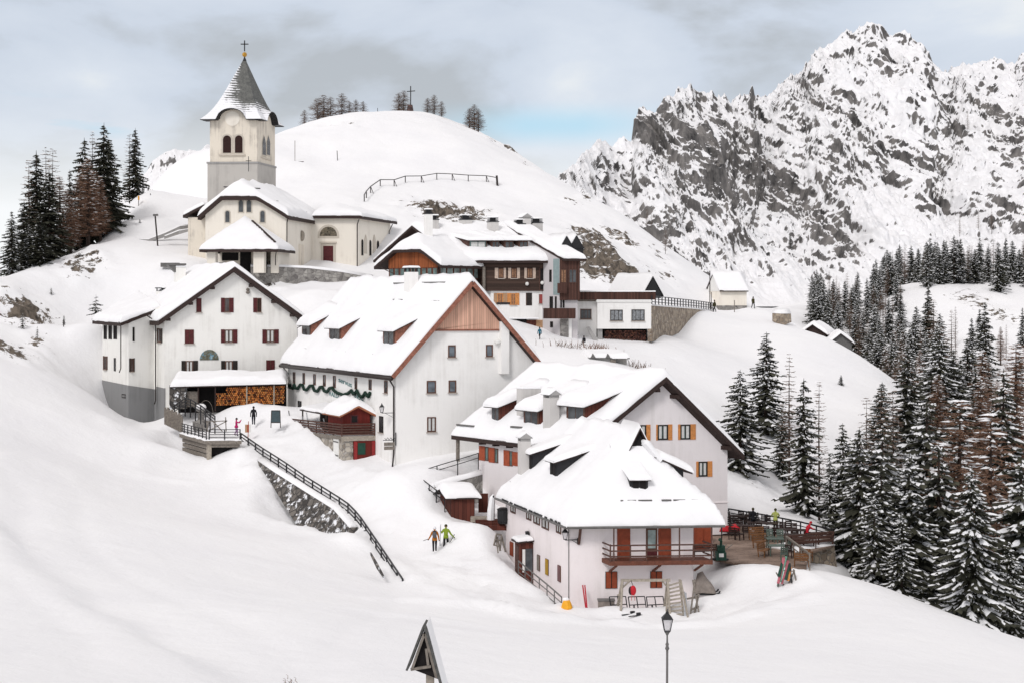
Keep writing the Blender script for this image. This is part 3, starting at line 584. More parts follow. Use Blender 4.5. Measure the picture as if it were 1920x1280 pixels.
# ------------------------------------------------------------------ parts of buildings
def wallpt(F, wall, a, out, z):
    k, c = wall                      # ('v', c): a wall facing the viewer; ('u', c): facing left; ('U', c): facing right
    return F.w(a, c - out, z) if k == 'v' else F.w(c - out, a, z) if k == 'u' else F.w(c + out, a, z)
def wall_rect(F, wall, rect):
    x0, y0, x1, y1 = rect; k, c = wall
    if k == 'v':
        a0, a1 = F.u(x0, c), F.u(x1, c); am = (a0 + a1) / 2; z0, z1 = F.z(y1, am, c), F.z(y0, am, c)
    else:
        a0, a1 = F.v(x0, c), F.v(x1, c); am = (a0 + a1) / 2; z0, z1 = F.z(y1, c, am), F.z(y0, c, am)
    return min(a0, a1), max(a0, a1), z0, z1
def wslab(mb, F, wall, a0, a1, z0, z1, o0, o1, m=0):
    q = lambda a, o, z: wallpt(F, wall, a, o, z)
    return mb.hexa([q(a0, o1, z0), q(a1, o1, z0), q(a1, o0, z0), q(a0, o0, z0), q(a0, o1, z1), q(a1, o1, z1), q(a1, o0, z1), q(a0, o0, z1)], m)
def window(F, wall, parent, rect, frame='frame', pane='glass', left=None, right=None, shutter='darkred', shut=None, sill=True, bars=1, curtain=False, snow=False, name='window', label=None):
    """rect: the opening in the photograph's pixels; left/right: outer edge of an open shutter, in pixels; shut: closed over by shutters"""
    a0, a1, z0, z1 = wall_rect(F, wall, rect); w = a1 - a0; fw = min(0.09, w * 0.16)
    mb = MB()
    for A0, A1, B0, B1 in ((a0, a1, z1 - fw, z1), (a0, a1, z0, z0 + fw), (a0, a0 + fw, z0 + fw, z1 - fw), (a1 - fw, a1, z0 + fw, z1 - fw)):
        wslab(mb, F, wall, A0, A1, B0, B1, -0.05, 0.05)
    for k in range(bars):
        c = a0 + w * (k + 1) / (bars + 1); wslab(mb, F, wall, c - fw * 0.3, c + fw * 0.3, z0 + fw, z1 - fw, -0.03, 0.045)
    o = mb.build(name, M[frame], parent)
    if label: o['label'] = label
    if shut:
        p = MB(); n = 2 if w > 0.7 else 1
        for k in range(n):
            wslab(p, F, wall, a0 + fw * 0.4 + k * w / n, a0 + (k + 1) * w / n - fw * 0.4, z0 + 0.02, z1 - 0.02, -0.02, 0.075)
        p.build('shutter', M[shutter], o)
    else:
        wslab(MB(), F, wall, a0 + fw, a1 - fw, z0 + fw, z1 - fw, -0.02, 0.015).build('pane', M[pane], o)
        if curtain:
            g = (w - 2 * fw)
            for q0, q1 in ((0.04, 0.36), (0.62, 0.96)): wslab(MB(), F, wall, a0 + fw + g * q0, a0 + fw + g * q1, z0 + fw + 0.03, z1 - fw - 0.02, 0.0, 0.022).build('curtain', M['curtain'], o)
    for e, edge in ((left, 'l'), (right, 'r')):
        if e is None: continue
        k, c = wall; ae = (F.u(e, c) if k == 'v' else F.v(e, c)); b0, b1 = sorted((ae, a0 if abs(ae - a0) < abs(ae - a1) else a1))
        p = MB(); wslab(p, F, wall, b0 + 0.01, b1 - 0.01, z0 - 0.02, z1 + 0.02, 0.0, 0.05)
        for zz in (z0 + (z1 - z0) * 0.18, z0 + (z1 - z0) * 0.8): wslab(p, F, wall, b0 + 0.04, b1 - 0.04, zz, zz + 0.06, 0.05, 0.07)
        p.build('shutter', M[shutter], o)
    if sill: wslab(MB(), F, wall, a0 - 0.08, a1 + 0.08, z0 - 0.09, z0 - 0.005, -0.02, 0.14).build('sill', M['snow' if snow else 'sill'], o)
    return o
def arch_pts(a0, a1, z0, z1, n=10, pointed=False):
    r = (a1 - a0) / 2; c = (a0 + a1) / 2; zs = max(z0, z1 - r * (1.5 if pointed else 1)); pts = [(a0, z0), (a1, z0)]
    for i in range(n + 1):
        t = math.pi * i / n
        pts.append((c + r * math.cos(t), zs + (z1 - zs) * (math.sin(t) if not pointed else 1 - abs(math.cos(t)) ** 1.3)))
    return pts
def arch_window(F, wall, parent, rect, pane='glass', trim=0.14, trimmat='sill', name='window', pointed=False, deep=0.03, label=None):
    a0, a1, z0, z1 = wall_rect(F, wall, rect)
    mb = MB(); A = arch_pts(a0 - trim, a1 + trim, z0 - trim, z1 + trim, pointed=pointed)
    mb.prism([wallpt(F, wall, a, 0.05, z) for a, z in A], [wallpt(F, wall, a, -0.05, z) for a, z in A])
    o = mb.build(name, M[trimmat], parent)
    B = arch_pts(a0, a1, z0, z1, pointed=pointed)
    MB().prism([wallpt(F, wall, a, 0.05 + deep, z) for a, z in B], [wallpt(F, wall, a, 0.0, z) for a, z in B]).build('pane', M[pane], o)
    if label: o['label'] = label
    return o
def edge_steps(a, b, T, n, extra=()):
    L = b - a; e = [0, 0.02, 0.08, 0.2, 0.4, 0.7, 1.0]; s = {round(a + x * T, 4) for x in e if x * T < L * 0.45} | {round(b - x * T, 4) for x in e if x * T < L * 0.45}
    s |= {round(a + L * i / n, 4) for i in range(1, n)} | {round(x, 4) for x in extra if a < x < b}
    s = sorted(s); out = [s[0]]
    for x in s[1:]:
        if x - out[-1] > T * 0.015: out.append(x)
    if out[-1] != s[-1]: out[-1] = s[-1]
    return out
_sd = [0]
def snow_cover(F, u0, u1, v0, v1, zf, T, parent, n=16, extra_u=(), extra_v=(), sink=0.03, rough=0.16, soft=1.0):
    """a blanket of snow lying on a roof z = zf(u, v): rounded at its edges, uneven on top"""
    _sd[0] += 1; sd = _sd[0]
    us = edge_steps(u0, u1, T * soft, max(4, int((u1 - u0) / 0.45)), extra_u); vs = edge_steps(v0, v1, T * soft, max(4, int((v1 - v0) / 0.45)), extra_v)
    top, bot = [], []
    for u in us:
        rt, rb = [], []
        for v in vs:
            d = min(u - u0, u1 - u, v - v0, v1 - v); x = min(1, max(0, d / (T * soft))); pr = math.sqrt(max(0, 1 - (1 - x) ** 2))
            w = F.w(u, v, 0); nz = float(fbm(w.x / 2.3, w.y / 2.3, sd * 3.3, 4, sd)); wob = 0.06 * float(vnoise(w.x * 1.4, w.y * 1.4, sd, 3))
            z = zf(u, v); t = T * pr * (1 + rough * 1.8 * nz) + 0.02
            qu = u + (wob if u in (us[0], us[-1]) else 0); qv = v + (wob if v in (vs[0], vs[-1]) else 0)
            rt.append(F.w(qu, qv, z + t)); rb.append(F.w(qu, qv, z - sink))
        top.append(rt); bot.append(rb)
    return MB().sheet(top, bot).build('snow_cover', M['snow'], parent, smooth=True)
def roof_slab(F, u0, u1, v0, v1, zf, th, parent, mats='roof', us=(), vs=(), name='roof'):
    us = sorted({u0, u1, *[x for x in us if u0 < x < u1]}); vs = sorted({v0, v1, *[x for x in vs if v0 < x < v1]})
    top = [[F.w(u, v, zf(u, v)) for v in vs] for u in us]; bot = [[F.w(u, v, zf(u, v) - th) for v in vs] for u in us]
    return MB().sheet(top, bot).build(name, M[mats], parent)
class Quad:
    """a patch with four corners A B (lower edge, left to right) C D (upper edge, right to left), used as a frame with u, v in metres"""
    def __init__(s, A, B, C_, D):
        s.p = [Vector(x) for x in (A, B, C_, D)]; s.Lu = ((s.p[1] - s.p[0]).length + (s.p[2] - s.p[3]).length) / 2; s.Lv = ((s.p[3] - s.p[0]).length + (s.p[2] - s.p[1]).length) / 2
    def w(s, u, v, dz):
        a, b = u / s.Lu, v / s.Lv; A, B, C_, D = s.p
        return A * (1 - a) * (1 - b) + B * a * (1 - b) + C_ * a * b + D * (1 - a) * b + Vector((0, 0, dz))
def snow_quad(A, B, C_, D, T, parent, **k):
    q = Quad(A, B, C_, D); return snow_cover(q, 0, q.Lu, 0, q.Lv, lambda u, v: 0, T, parent, **k)
def roof_quad(A, B, C_, D, th, parent, m='roof', name='roof'):
    q = Quad(A, B, C_, D); return roof_slab(q, 0, q.Lu, 0, q.Lv, lambda u, v: 0, th, parent, m, name=name)
def chimney(F, u, v, w, d, z0, z1, parent, body='plasterB', cap='slab', name='chimney', label=None):
    o = MB().fbox(F, u - w / 2, u + w / 2, v - d / 2, v + d / 2, z0, z1).build(name, M[body], parent)
    if label: o['label'] = label
    mb = MB()
    if cap == 'slab':
        for a in (-1, 1):
            for b in (-1, 1): mb.fbox(F, u + a * (w / 2 - 0.09) - 0.06, u + a * (w / 2 - 0.09) + 0.06, v + b * (d / 2 - 0.09) - 0.06, v + b * (d / 2 - 0.09) + 0.06, z1, z1 + 0.3)
        mb.fbox(F, u - w / 2 - 0.12, u + w / 2 + 0.12, v - d / 2 - 0.12, v + d / 2 + 0.12, z1 + 0.3, z1 + 0.38); mb.build('cap', M['black'], o)
        snow_cover(F, u - w / 2 - .12, u + w / 2 + .12, v - d / 2 - .12, v + d / 2 + .12, lambda a, b: z1 + 0.38, 0.14, o)
    elif cap == 'gable':       # a little pitched stone hood
        for s in (-1, 1): mb.fbox(F, u - w / 2, u + w / 2, v + s * (d / 2 - 0.07) - 0.05, v + s * (d / 2 - 0.07) + 0.05, z1, z1 + 0.22)
        mb.prism([F.w(u - w / 2 - .12, v - d / 2 - .1, z1 + .22), F.w(u + w / 2 + .12, v - d / 2 - .1, z1 + .22), F.w(u, v - d / 2 - .1, z1 + .62)], [F.w(u - w / 2 - .12, v + d / 2 + .1, z1 + .22), F.w(u + w / 2 + .12, v + d / 2 + .1, z1 + .22), F.w(u, v + d / 2 + .1, z1 + .62)])
        mb.build('cap', M['concrete'], o)
        snow_cover(F, u - w / 2 - .14, u + w / 2 + .14, v - d / 2 - .1, v + d / 2 + .1, lambda a, b: z1 + .64 - abs(a - u) * 0.72, 0.16, o)
    elif cap == 'hood':        # a dark sheet metal cowl
        mb.fbox(F, u - w / 2 - .05, u + w / 2 + .05, v - d / 2 - .05, v + d / 2 + .05, z1, z1 + .1)
        for k in range(3): mb.fbox(F, u - w / 2 + .02, u + w / 2 - .02, v - d / 2 + .02, v + d / 2 - .02, z1 + .14 + k * .16, z1 + .24 + k * .16)
        mb.fbox(F, u - w / 4, u + w / 4, v - d / 4, v + d / 4, z1 + .1, z1 + .5); mb.build('cap', M['black'], o)
        snow_cover(F, u - w / 2, u + w / 2, v - d / 2, v + d / 2, lambda a, b: z1 + .56, 0.12, o)
    elif cap == 'flat':
        snow_cover(F, u - w / 2 - .03, u + w / 2 + .03, v - d / 2 - .03, v + d / 2 + .03, lambda a, b: z1, 0.16, o)
    return o
def dormer(fw, a0, a1, of, h, s2, s, ze, parent, wood='eave', T=0.42, over=0.3, win=True, winmat='glass', front=None, side_over=0.22, label=None):
    """fw(a, o, z): a along the eave, o inward from it. main roof z = ze + s*o; a shed dormer with its front at o = of, h high"""
    zf, zt = ze + s * of, ze + s * of + h; ob = of + h / (s - s2); zb = zt + s2 * (ob - of)
    L = [fw(a0, of, zf - .15), fw(a0, of, zt), fw(a0, ob, zb)]; R_ = [fw(a1, of, zf - .15), fw(a1, of, zt), fw(a1, ob, zb)]
    o = MB().prism(L, R_).build('dormer', M[wood], parent)
    if label: o['label'] = label
    if win:
        mb = MB(); g = (a1 - a0) * 0.14
        f = MB(); f.hexa([fw(a0 + g * .5, of - .05, zf + .06), fw(a1 - g * .5, of - .05, zf + .06), fw(a1 - g * .5, of + .02, zf + .06), fw(a0 + g * .5, of + .02, zf + .06), fw(a0 + g * .5, of - .05, zt - .1), fw(a1 - g * .5, of - .05, zt - .1), fw(a1 - g * .5, of + .02, zt - .1), fw(a0 + g * .5, of + .02, zt - .1)])
        wo = f.build('window', M[front or 'frame'], o)
        m2 = (a0 + a1) / 2
        for x0, x1 in ((a0 + g, m2 - .05), (m2 + .05, a1 - g)):
            mb.hexa([fw(x0, of - .08, zf + .15), fw(x1, of - .08, zf + .15), fw(x1, of, zf + .15), fw(x0, of, zf + .15), fw(x0, of - .08, zt - .2), fw(x1, of - .08, zt - .2), fw(x1, of, zt - .2), fw(x0, of, zt - .2)])
        mb.build('pane', M[winmat], wo)
    class DF:
        def w(q, u, v, z): return fw(u, v, z)
    D = DF(); zr = lambda u, v: zt + s2 * (v - of) + .04
    roof_slab(D, a0 - side_over, a1 + side_over, of - over, ob + .25, lambda u, v: zr(u, v) + .05, .12, o, 'eave')
    # snow runs up the little roof and over onto the main slope
    def zs(u, v):
        m = ze + s * v; r = zr(u, v) + .07
        return max(r, m - 0.35) if v < ob else max(m - 0.15, r - .4)
    snow_cover(D, a0 - side_over - .05, a1 + side_over + .05, of - over - .06, ob + 0.9, zs, T, o, sink=0.05, extra_v=(ob,))
    return o
def pipe(pts, r, parent, name='downpipe', m='pipe'):
    return MB().tube(pts, r, 6).build(name, M[m], parent, smooth=True)
def railing(name, label, cat, pts, H, step, nr, parent=None, r=0.045, rm='black', top=0.06, group=None, posts=True, sink=0.3, square=False, follow=True, snowtop=False, thick=None):
    """posts and rails along a line of base points; each post a part"""
    root = thing(name, label, cat, pts[0], group) if parent is None else parent
    seg = [(pts[i + 1] - pts[i]).length for i in range(len(pts) - 1)]; tot = sum(seg); n = max(1, round(tot / step)); B = []
    for k in range(n + 1):
        d = tot * k / n; i = 0
        while i < len(seg) - 1 and d > seg[i]: d -= seg[i]; i += 1
        B.append(pts[i].lerp(pts[i + 1], min(1, d / seg[i])))
    ref = None
    for b in B:
        if not posts: break
        if ref is None:
            mb = MB(); mb.bar(b - Vector((0, 0, sink)), b + Vector((0, 0, H)), r * 2); ref = mb.build('post', M[rm], root)
        else:
            c = ref.copy(); C.objects.link(c); c.location = b - B[0]
    for k in range(nr):
        h = H - 0.03 - k * (H - 0.12) / max(1, nr) if nr > 1 else H - .03; mb = MB()
        w = (thick or r * 1.3) if k else top
        for i in range(len(B) - 1): mb.bar(B[i] + Vector((0, 0, h)), B[i + 1] + Vector((0, 0, h)), w if not square else .05, w)
        mb.build('rail', M[rm], root)
    return root, B
def lantern(root, c, s, glow='glassblue'):
    """a four sided street lantern, its floor at c"""
    mb = MB(); q = lambda a, b, z: c + Vector((a * s, b * s, z * s))
    lo, hi = .11, .2
    for a, b in ((-1, -1), (1, -1), (1, 1), (-1, 1)): mb.bar(q(a * lo, b * lo, 0), q(a * hi, b * hi, .5), .025 * s)
    mb.prism([q(a * lo, b * lo, -.03) for a, b in ((-1, -1), (1, -1), (1, 1), (-1, 1))], [q(a * lo, b * lo, .02) for a, b in ((-1, -1), (1, -1), (1, 1), (-1, 1))])
    mb.prism([q(a * .23, b * .23, .5) for a, b in ((-1, -1), (1, -1), (1, 1), (-1, 1))], [q(a * .07, b * .07, .72) for a, b in ((-1, -1), (1, -1), (1, 1), (-1, 1))])
    mb.lathe(q(0, 0, .72), [(.06 * s, 0), (.07 * s, .05 * s), (.03 * s, .09 * s), (.015 * s, .17 * s)], 8)
    o = mb.build('lantern', M['black'], root)
    g = MB(); g.prism([q(a * lo * .9, b * lo * .9, .02) for a, b in ((-1, -1), (1, -1), (1, 1), (-1, 1))], [q(a * hi * .92, b * hi * .92, .49) for a, b in ((-1, -1), (1, -1), (1, 1), (-1, 1))])
    g.build('lamp_glass', M['lampglass'], o)
    return o
def pair(label, bars, mm, w=.1, group=None, name='ski_pair', cat='skis', part='ski', d=.03):
    r = thing(name, label, cat, bars[0][0], group)
    for a, b in bars: MB().bar(a, b, w, d).build(part, M[mm], r)
    return r
def lampglass():
    m, t, p, L = newmat('frosted_lamp_glass'); p.inputs['Base Color'].default_value = (0.62, 0.60, 0.62, 1); p.inputs['Roughness'].default_value = 0.15
    n = nd(t, 'ShaderNodeTexNoise', Scale=3.0); r = nd(t, 'ShaderNodeMapRange'); r.inputs[3].default_value = .1; r.inputs[4].default_value = .3; L(n.outputs[0], r.inputs[0]); L(r.outputs[0], p.inputs['Roughness']); p.inputs['Alpha'].default_value = .45
    return m
M['lampglass'] = lampglass()
# ------------------------------------------------------------------ the houses
def lerp2(u, a, za, b, zb): return za + (zb - za) * (u - a) / (b - a)
def gable_house(F, name, label, uw, vlen, tipL, peak, tipR, ov, zb, wallm, th=0.42, T=0.45, vback=None, ovback=0.5, uL=None, zL=None, purl=(), snow_v0=None):
    """a house with its gable to the front; tipL, peak, tipR are the roof's corners in the photograph (at v = -ov)"""
    ur = F.u(peak[0], -ov); zr = F.z(peak[1], ur, -ov)
    if tipL: uL = F.u(tipL[0], -ov); zL = F.z(tipL[1], uL, -ov)
    uR = F.u(tipR[0], -ov); zR = F.z(tipR[1], uR, -ov)
    zf = lambda u, v=0: lerp2(u, uL, zL, ur, zr) if u < ur else lerp2(u, ur, zr, uR, zR)
    root = thing(name, label, 'house', F.w(uw / 2, vlen / 2, zb + 1.2))
    prof = [(0, zb), (uw, zb), (uw, zf(uw) - th), (ur, zr - th), (0, zf(0) - th)]
    MB().prism([F.w(u, 0, z) for u, z in prof], [F.w(u, vlen, z) for u, z in prof]).build('wall', M[wallm], root)
    vb = (vback or vlen) + ovback
    roof = roof_slab(F, uL, uR, -ov, vb, zf, th, root, 'eave', us=[ur])
    for u in purl:
        MB().fbox(F, u - .13, u + .13, -ov + .06, -.0, zf(u) - th - .30, zf(u) - th - .003).build('purlin', M['eave'], root)
    snow_cover(F, uL - .02, uR + .02, -ov + .05, vb, zf, T, root, extra_u=(ur, ur - .25, ur + .25))
    return root, zf, (uL, zL, ur, zr, uR, zR)
def build_white_inn():          # the house on the left, dark red shutters
    F = Fr(308, 780, 140, 14, 29); uw = F.u(557); ov = .75
    ur = F.u(440.5, -ov)
    r, zf, q = gable_house(F, 'house', 'white three storey house with dark red shutters and a painted lunette, farthest left', uw, 13.5, (297.6, 601), (440.5, 500), (579, 600), ov, F.z(800), 'plasterA', th=.5, T=.5,
                           purl=[F.u(x, -.4) for x in (316, 358, 399, 471, 513, 548)])
    W_ = ('v', 0)
    window(F, W_, r, (368, 559.5, 377.5, 585.5), shut=1, shutter='darkred')
    window(F, W_, r, (421, 559, 430, 585.5), left=414, right=438, shutter='darkred')
    window(F, W_, r, (481.5, 559, 489.8, 585.5), left=474.5, shutter='darkred', pane='dark')
    window(F, W_, r, (346.4, 618, 363.3, 644), shut=1, shutter='darkred')
    window(F, W_, r, (421, 618, 437, 642.4), left=414, right=445, shutter='darkred', curtain=True)
    window(F, W_, r, (499, 618, 514.4, 642.4), left=491.7, right=522.5, shutter='darkred', curtain=True)
    window(F, W_, r, (348, 676, 362, 701), left=340, right=371, shutter='blackbrown', curtain=True)
    window(F, W_, r, (422, 676, 436.4, 699), left=414.4, right=445.3, shutter='blackbrown', curtain=True)
    window(F, W_, r, (499, 674.5, 515, 700), shut=1, shutter='darkred')
    # painted lunette over the ground floor
    a0, a1, z0, z1 = wall_rect(F, W_, (374.5, 655, 410, 674.5)); c = (a0 + a1) / 2; rr = (a1 - a0) / 2
    A = [(c + rr * math.cos(math.pi * i / 16), z0 + (z1 - z0) * math.sin(math.pi * i / 16)) for i in range(17)]
    MB().prism([F.w(a, -.05, z) for a, z in A], [F.w(a, .02, z) for a, z in A]).build('lunette', M['mural'], r)
    MB().lathe(F.w(F.u(464), -.12, F.z(551)), [(.1, 0), (.22, .12), (.12, .3), (.2, .45), (.06, .6)], 8).build('wall_ornament', M['greywood'], r)
    # side wall strip with its window
    window(F, ('u', 0), r, (296, 616, 303, 642), left=294.5, right=304.8, shutter='blackbrown', pane='glass')
    wslab(MB(), F, ('u', 0), -0.03, 4, F.z(800), F.z(727), -.1, .05).build('plinth', M['plinth'], r)
    # the wing on the left, with its own low roof
    A, B, Cc = P(241, 720, 140.6), P(289, 720, 142.6), P(192, 720, 146.5); D = P(230, 720, 158); E = F.w(0, 7, 0)
    zb = F.z(810); top = lambda p, py: Vector((p.x, p.y, (HY - py) * p.y / FPX)); bot = lambda p: Vector((p.x, p.y, zb))
    Bq = F.w(0.05, 3.4, 0); B = Vector((Bq.x, Bq.y, 0)) if False else B
    loop = [Cc, A, B, F.w(.4, 2.2, 0), F.w(.6, 9, 0), D]; tops = [607, 607, 580, 577, 560, 566]
    MB().prism([bot(p) for p in loop], [top(p, t) for p, t in zip(loop, tops)]).build('wing', M['plasterA'], r)
    cen = sum((Vector((p.x, p.y, 0)) for p in loop), Vector()) / len(loop); out = [Vector((cen.x, cen.y, 0)) + (Vector((p.x, p.y, 0)) - cen) * 1.012 for p in loop]
    MB().prism([bot(p) for p in out], [top(p, t) for p, t in zip(out, (712, 722, 729, 729, 729, 712))]).build('plinth', M['plinth'], r)
    f1 = Fr(241, 720, 140.6, math.degrees(math.atan2(B.y - A.y, B.x - A.x))); f2 = Fr(192, 720, 146.5, math.degrees(math.atan2(A.y - Cc.y, A.x - Cc.x)))
    for x0, x1 in ((195, 200.5), (204, 210), (213.3, 219.6)): window(f2, W_, r, (x0, 610, x1, 636), frame='blackbrown', pane='dark', bars=0, sill=False)
    window(f2, W_, r, (195.5, 667.5, 200.5, 692), left=193.7, right=202, shutter='brownwood'); window(f2, W_, r, (214, 670.5, 217.3, 695), frame='blackbrown', sill=False, bars=0)
    window(f2, W_, r, (229, 738, 236.5, 745.5), frame='blackbrown', pane='dark', bars=2, sill=False)
    window(f1, W_, r, (248.5, 613.5, 252, 640), frame='blackbrown', pane='dark', bars=0, sill=False)
    window(f1, W_, r, (245, 671.5, 250, 696), left=242, right=252.5, shutter='blackbrown')
    q4 = (P(173, 601, 147.5), P(226, 605, 139.6), P(301, 576, 143.0), P(262, 551, 156))
    roof_quad(*q4, .35, r, 'eave', name='wing_roof'); snow_quad(*[p + Vector((0, 0, .01)) for p in q4], .5, r)
    pipe([P(223, 604, 139.7), P(226.5, 612, 140.4), P(226.5, 690, 140.4), P(223.5, 698, 140.4)], .055, r)
    pipe([P(276, 592, 140.5), P(288, 600, 141.7), P(291.7, 611, 141.9), P(291.7, 750, 141.9), P(289.5, 757, 141.9)], .06, r)
    pipe([F.w(F.u(575, -.5), -.5, F.z(606, 13)), F.w(uw + .1, 0.3, F.z(615, uw)), F.w(uw + .1, .3, F.z(640, uw))], .05, r)
    u, v = F.hit(337, 532, zf); chimney(F, u, v, 1.0, .9, zf(u) - .5, zf(u) + 1.75, r, body='plasterA', cap='flat')
    d = MB(); w = F.w(u - .1, v, zf(u) + 1.75); d.fbox(F, u - 1.3, u + .55, v - .5, v + .5, zf(u) + 1.95, zf(u) + 2.15); d.prism([F.w(u - 1.3, v - .4, zf(u) + 1.95), F.w(u - .5, v - .4, zf(u) + 1.95), F.w(u - .5, v - .4, zf(u) + 1.2)], [F.w(u - 1.3, v + .4, zf(u) + 1.95), F.w(u - .5, v + .4, zf(u) + 1.95), F.w(u - .5, v + .4, zf(u) + 1.2)])
    d.build('chimney_hood', M['gutter'], r)
    p = P(300, 556, 151); fx = Fr(300, 556, 151, 14); chimney(fx, 0, 0, .8, .8, p.z - 1.4, p.z + .55, r, body='plasterA', cap='slab')
def muralmat():
    m, t, p, L = newmat('painted_landscape'); tc = nd(t, 'ShaderNodeTexCoord'); n = nd(t, 'ShaderNodeTexNoise', Scale=2.6, Detail=6, Roughness=.7); L(tc.outputs['Object'], n.inputs['Vector'])
    r = nd(t, 'ShaderNodeValToRGB'); e = r.color_ramp.elements; e[0].position = .36; e[0].color = (.04, .045, .035, 1); e[1].position = .64; e[1].color = (.32, .42, .46, 1)
    k = e.new(.5); k.color = (.16, .15, .10, 1); k = e.new(.58); k.color = (.10, .26, .36, 1); L(n.outputs[0], r.inputs[0]); L(r.outputs[0], p.inputs['Base Color']); p.inputs['Roughness'].default_value = .8
    return m
M['mural'] = muralmat()
build_white_inn()
def text_on(F, wall, parent, s, px0, px1, py, hgt, mm, name='lettering', tilt=0.0):
    cu = bpy.data.curves.new(name, 'FONT'); cu.body = s; cu.size = 1; cu.extrude = .02
    o = bpy.data.objects.new(name, cu); C.objects.link(o); dg = bpy.context.evaluated_depsgraph_get(); me = bpy.data.meshes.new_from_object(o.evaluated_get(dg)); bpy.data.objects.remove(o)
    xs = [v.co.x for v in me.vertices]; ys = [v.co.y for v in me.vertices]; w0, w1, h0, h1 = min(xs), max(xs), min(ys), max(ys)
    k, c = wall; a0, a1 = ((F.u(px0, c), F.u(px1, c)) if k == 'v' else (F.v(px0, c), F.v(px1, c)))
    zc = F.z(py, (a0 + a1) / 2 if k == 'v' else c, c if k == 'v' else (a0 + a1) / 2); off = wloc(parent)
    for v in me.vertices:
        f = (v.co.x - w0) / (w1 - w0); p = wallpt(F, wall, a0 + (a1 - a0) * f, .03 + v.co.z, zc + ((v.co.y - h0) / (h1 - h0) - .5) * hgt + tilt * (f - .5)); v.co = p - off
    me.materials.clear(); me.materials.append(mm); o = bpy.data.objects.new(name, me); C.objects.link(o); o.parent = parent; return o
def build_hotel():
    F = Fr(742, 872, 118, 14, 30); ov = .65; L = F.v(540); uw = 12.5
    r, zf, q = gable_house(F, 'hotel', 'large white inn with pink board gable and a green garland on its long wall', uw, L, (736, 703), (886, 527), (1014, 680), ov, F.z(890), 'plasterB', th=.38, T=.74, ovback=.6)
    uL, zL, ur, zr, uR, zR = q; Wv, Wu = ('v', 0), ('u', 0)
    for a, za, b, zb in ((uL, zL, ur, zr), (ur, zr, uR, zR)): MB().bar(F.w(a, -ov - .05, za - .16), F.w(b, -ov - .05, zb - .16), .10, .36).build('barge_board', M['rakered'], r)
    cl = [(F.u(808), F.z(617.5, 4)), (F.u(935), F.z(617, 9)), (F.u(935), zf(F.u(935)) - .42), (ur, zr - .42), (F.u(808), zf(F.u(808)) - .42)]
    MB().prism([F.w(a, -.09, z) for a, z in cl], [F.w(a, .02, z) for a, z in cl]).build('gable_cladding', M['clad'], r)
    cy = MB(); cy.fbox(F, cl[0][0] - .1, cl[1][0], -.14, .02, cl[0][1] - .14, cl[0][1] - .002); cy.build('cornice', M['rakered'], r)
    for rc in ((840, 646.8, 854, 669.5), (911, 646, 923.7, 668.7), (800, 713, 817, 736.5), (841, 712.4, 855, 735), (800.7, 781, 817, 809)):
        window(F, Wv, r, rc, frame='frame', pane='glassblue', bars=1 if rc[1] > 750 else 0, curtain=rc[1] > 750)
    for x0, y0, x1, y1 in ((549.7, 697, 554, 717.7), (568, 698.6, 572, 719.4), (588, 700.8, 592.3, 721), (606.2, 702.4, 611, 723.2), (625, 704, 629.8, 726), (665.6, 707.3, 670, 729), (692, 710.6, 697, 730.3), (721, 712.8, 727, 736.3)):
        window(F, Wu, r, (x0, y0, x1, y1), frame='frame', pane='glass', bars=0, sill=x0 > 715)
    window(F, Wu, r, (559, 751, 565.5, 779), frame='blackbrown', pane='glass', bars=0); window(F, Wu, r, (711.5, 779.5, 719, 810), frame='blackbrown', pane='glass', bars=1)
    # flue standing on the gable
    u0, u1 = F.u(935.5), F.u(950); fl = MB().fbox(F, u0, u1, -.45, .3, F.z(700, u0), F.z(571, u0)).build('flue', M['plasterB'], r)
    MB().fbox(F, u0 - .05, u1 + .05, -.5, .35, F.z(571, u0) + .003, F.z(567, u0)).build('cap', M['black'], fl)
    MB().lathe(F.w(F.u(932), -.15, F.z(645, 9)), [(.02, 0), (.26, .05), (.3, .2), (.26, .34), (.02, .4)], 12).build('satellite_dish', M['whiteframe'], r)
    # ridge chimney, snow guards, dormers
    fw = lambda a, o, z: F.w(uL + o, a, z); s = (zr - zL) / (ur - uL)
    u, v = F.hit(771, 552, zf); chimney(F, u, v, .85, 1.0, zf(u) - .6, zf(u) + 2.0, r, body='plasterB', cap='slab')
    for (x0, x1, py, h) in ((566, 584, 643, 1.75), (617, 640.5, 651, 1.8), (718, 742, 660, 1.85)):
        p1, p0 = F.hit(x1, py, zf), F.hit(x0, py - 4, zf); of = (p1[0] + p0[0]) / 2 - uL
        a1, a0 = F.v(x0, uL + of), F.v(x1, uL + of)
        dormer(fw, a0, a1, of, h, .5, s, zL, r, wood='rakered', T=.68, over=.35, winmat='glass', side_over=.3)
    for v0, v1, o in ((3.5, L - 1, .95),):
        for k in range(4):
            a0 = v0 + (v1 - v0) * k / 4 + .8; a1 = v0 + (v1 - v0) * (k + 1) / 4 - (.9, .2, 1.6, .1)[k]
            MB().bar(F.w(uL + o, a0, zL + s * o + .40), F.w(uL + o, a1, zL + s * o + .47), .35, .12).build('snow_guard', M['gutter'], r)
    for v0, v1, o in ((3, 7.5, 8.05), (11, 13.5, 7.9), (1, 2.5, 4.9), (8.5, 10.5, 5.0)):
        o = min(o, ur - uL - .5); MB().bar(F.w(uL + o, v0, zL + s * o + .5), F.w(uL + o, v1, zL + s * o + .52), .4, .1).build('snow_guard', M['gutter'], r)
    MB().tube([F.w(uL - .05, -.6, zL - .28), F.w(uL - .05, L + .5, zL - .28)], .17, 8).build('gutter', M['pipe'], r, smooth=True)
    pipe([F.w(uL, 0.1, zL - .3), F.w(-.15, .05, zL - 1.0), F.w(-.15, .05, F.z(850)), F.w(-.5, -.5, F.z(874))], .075, r)
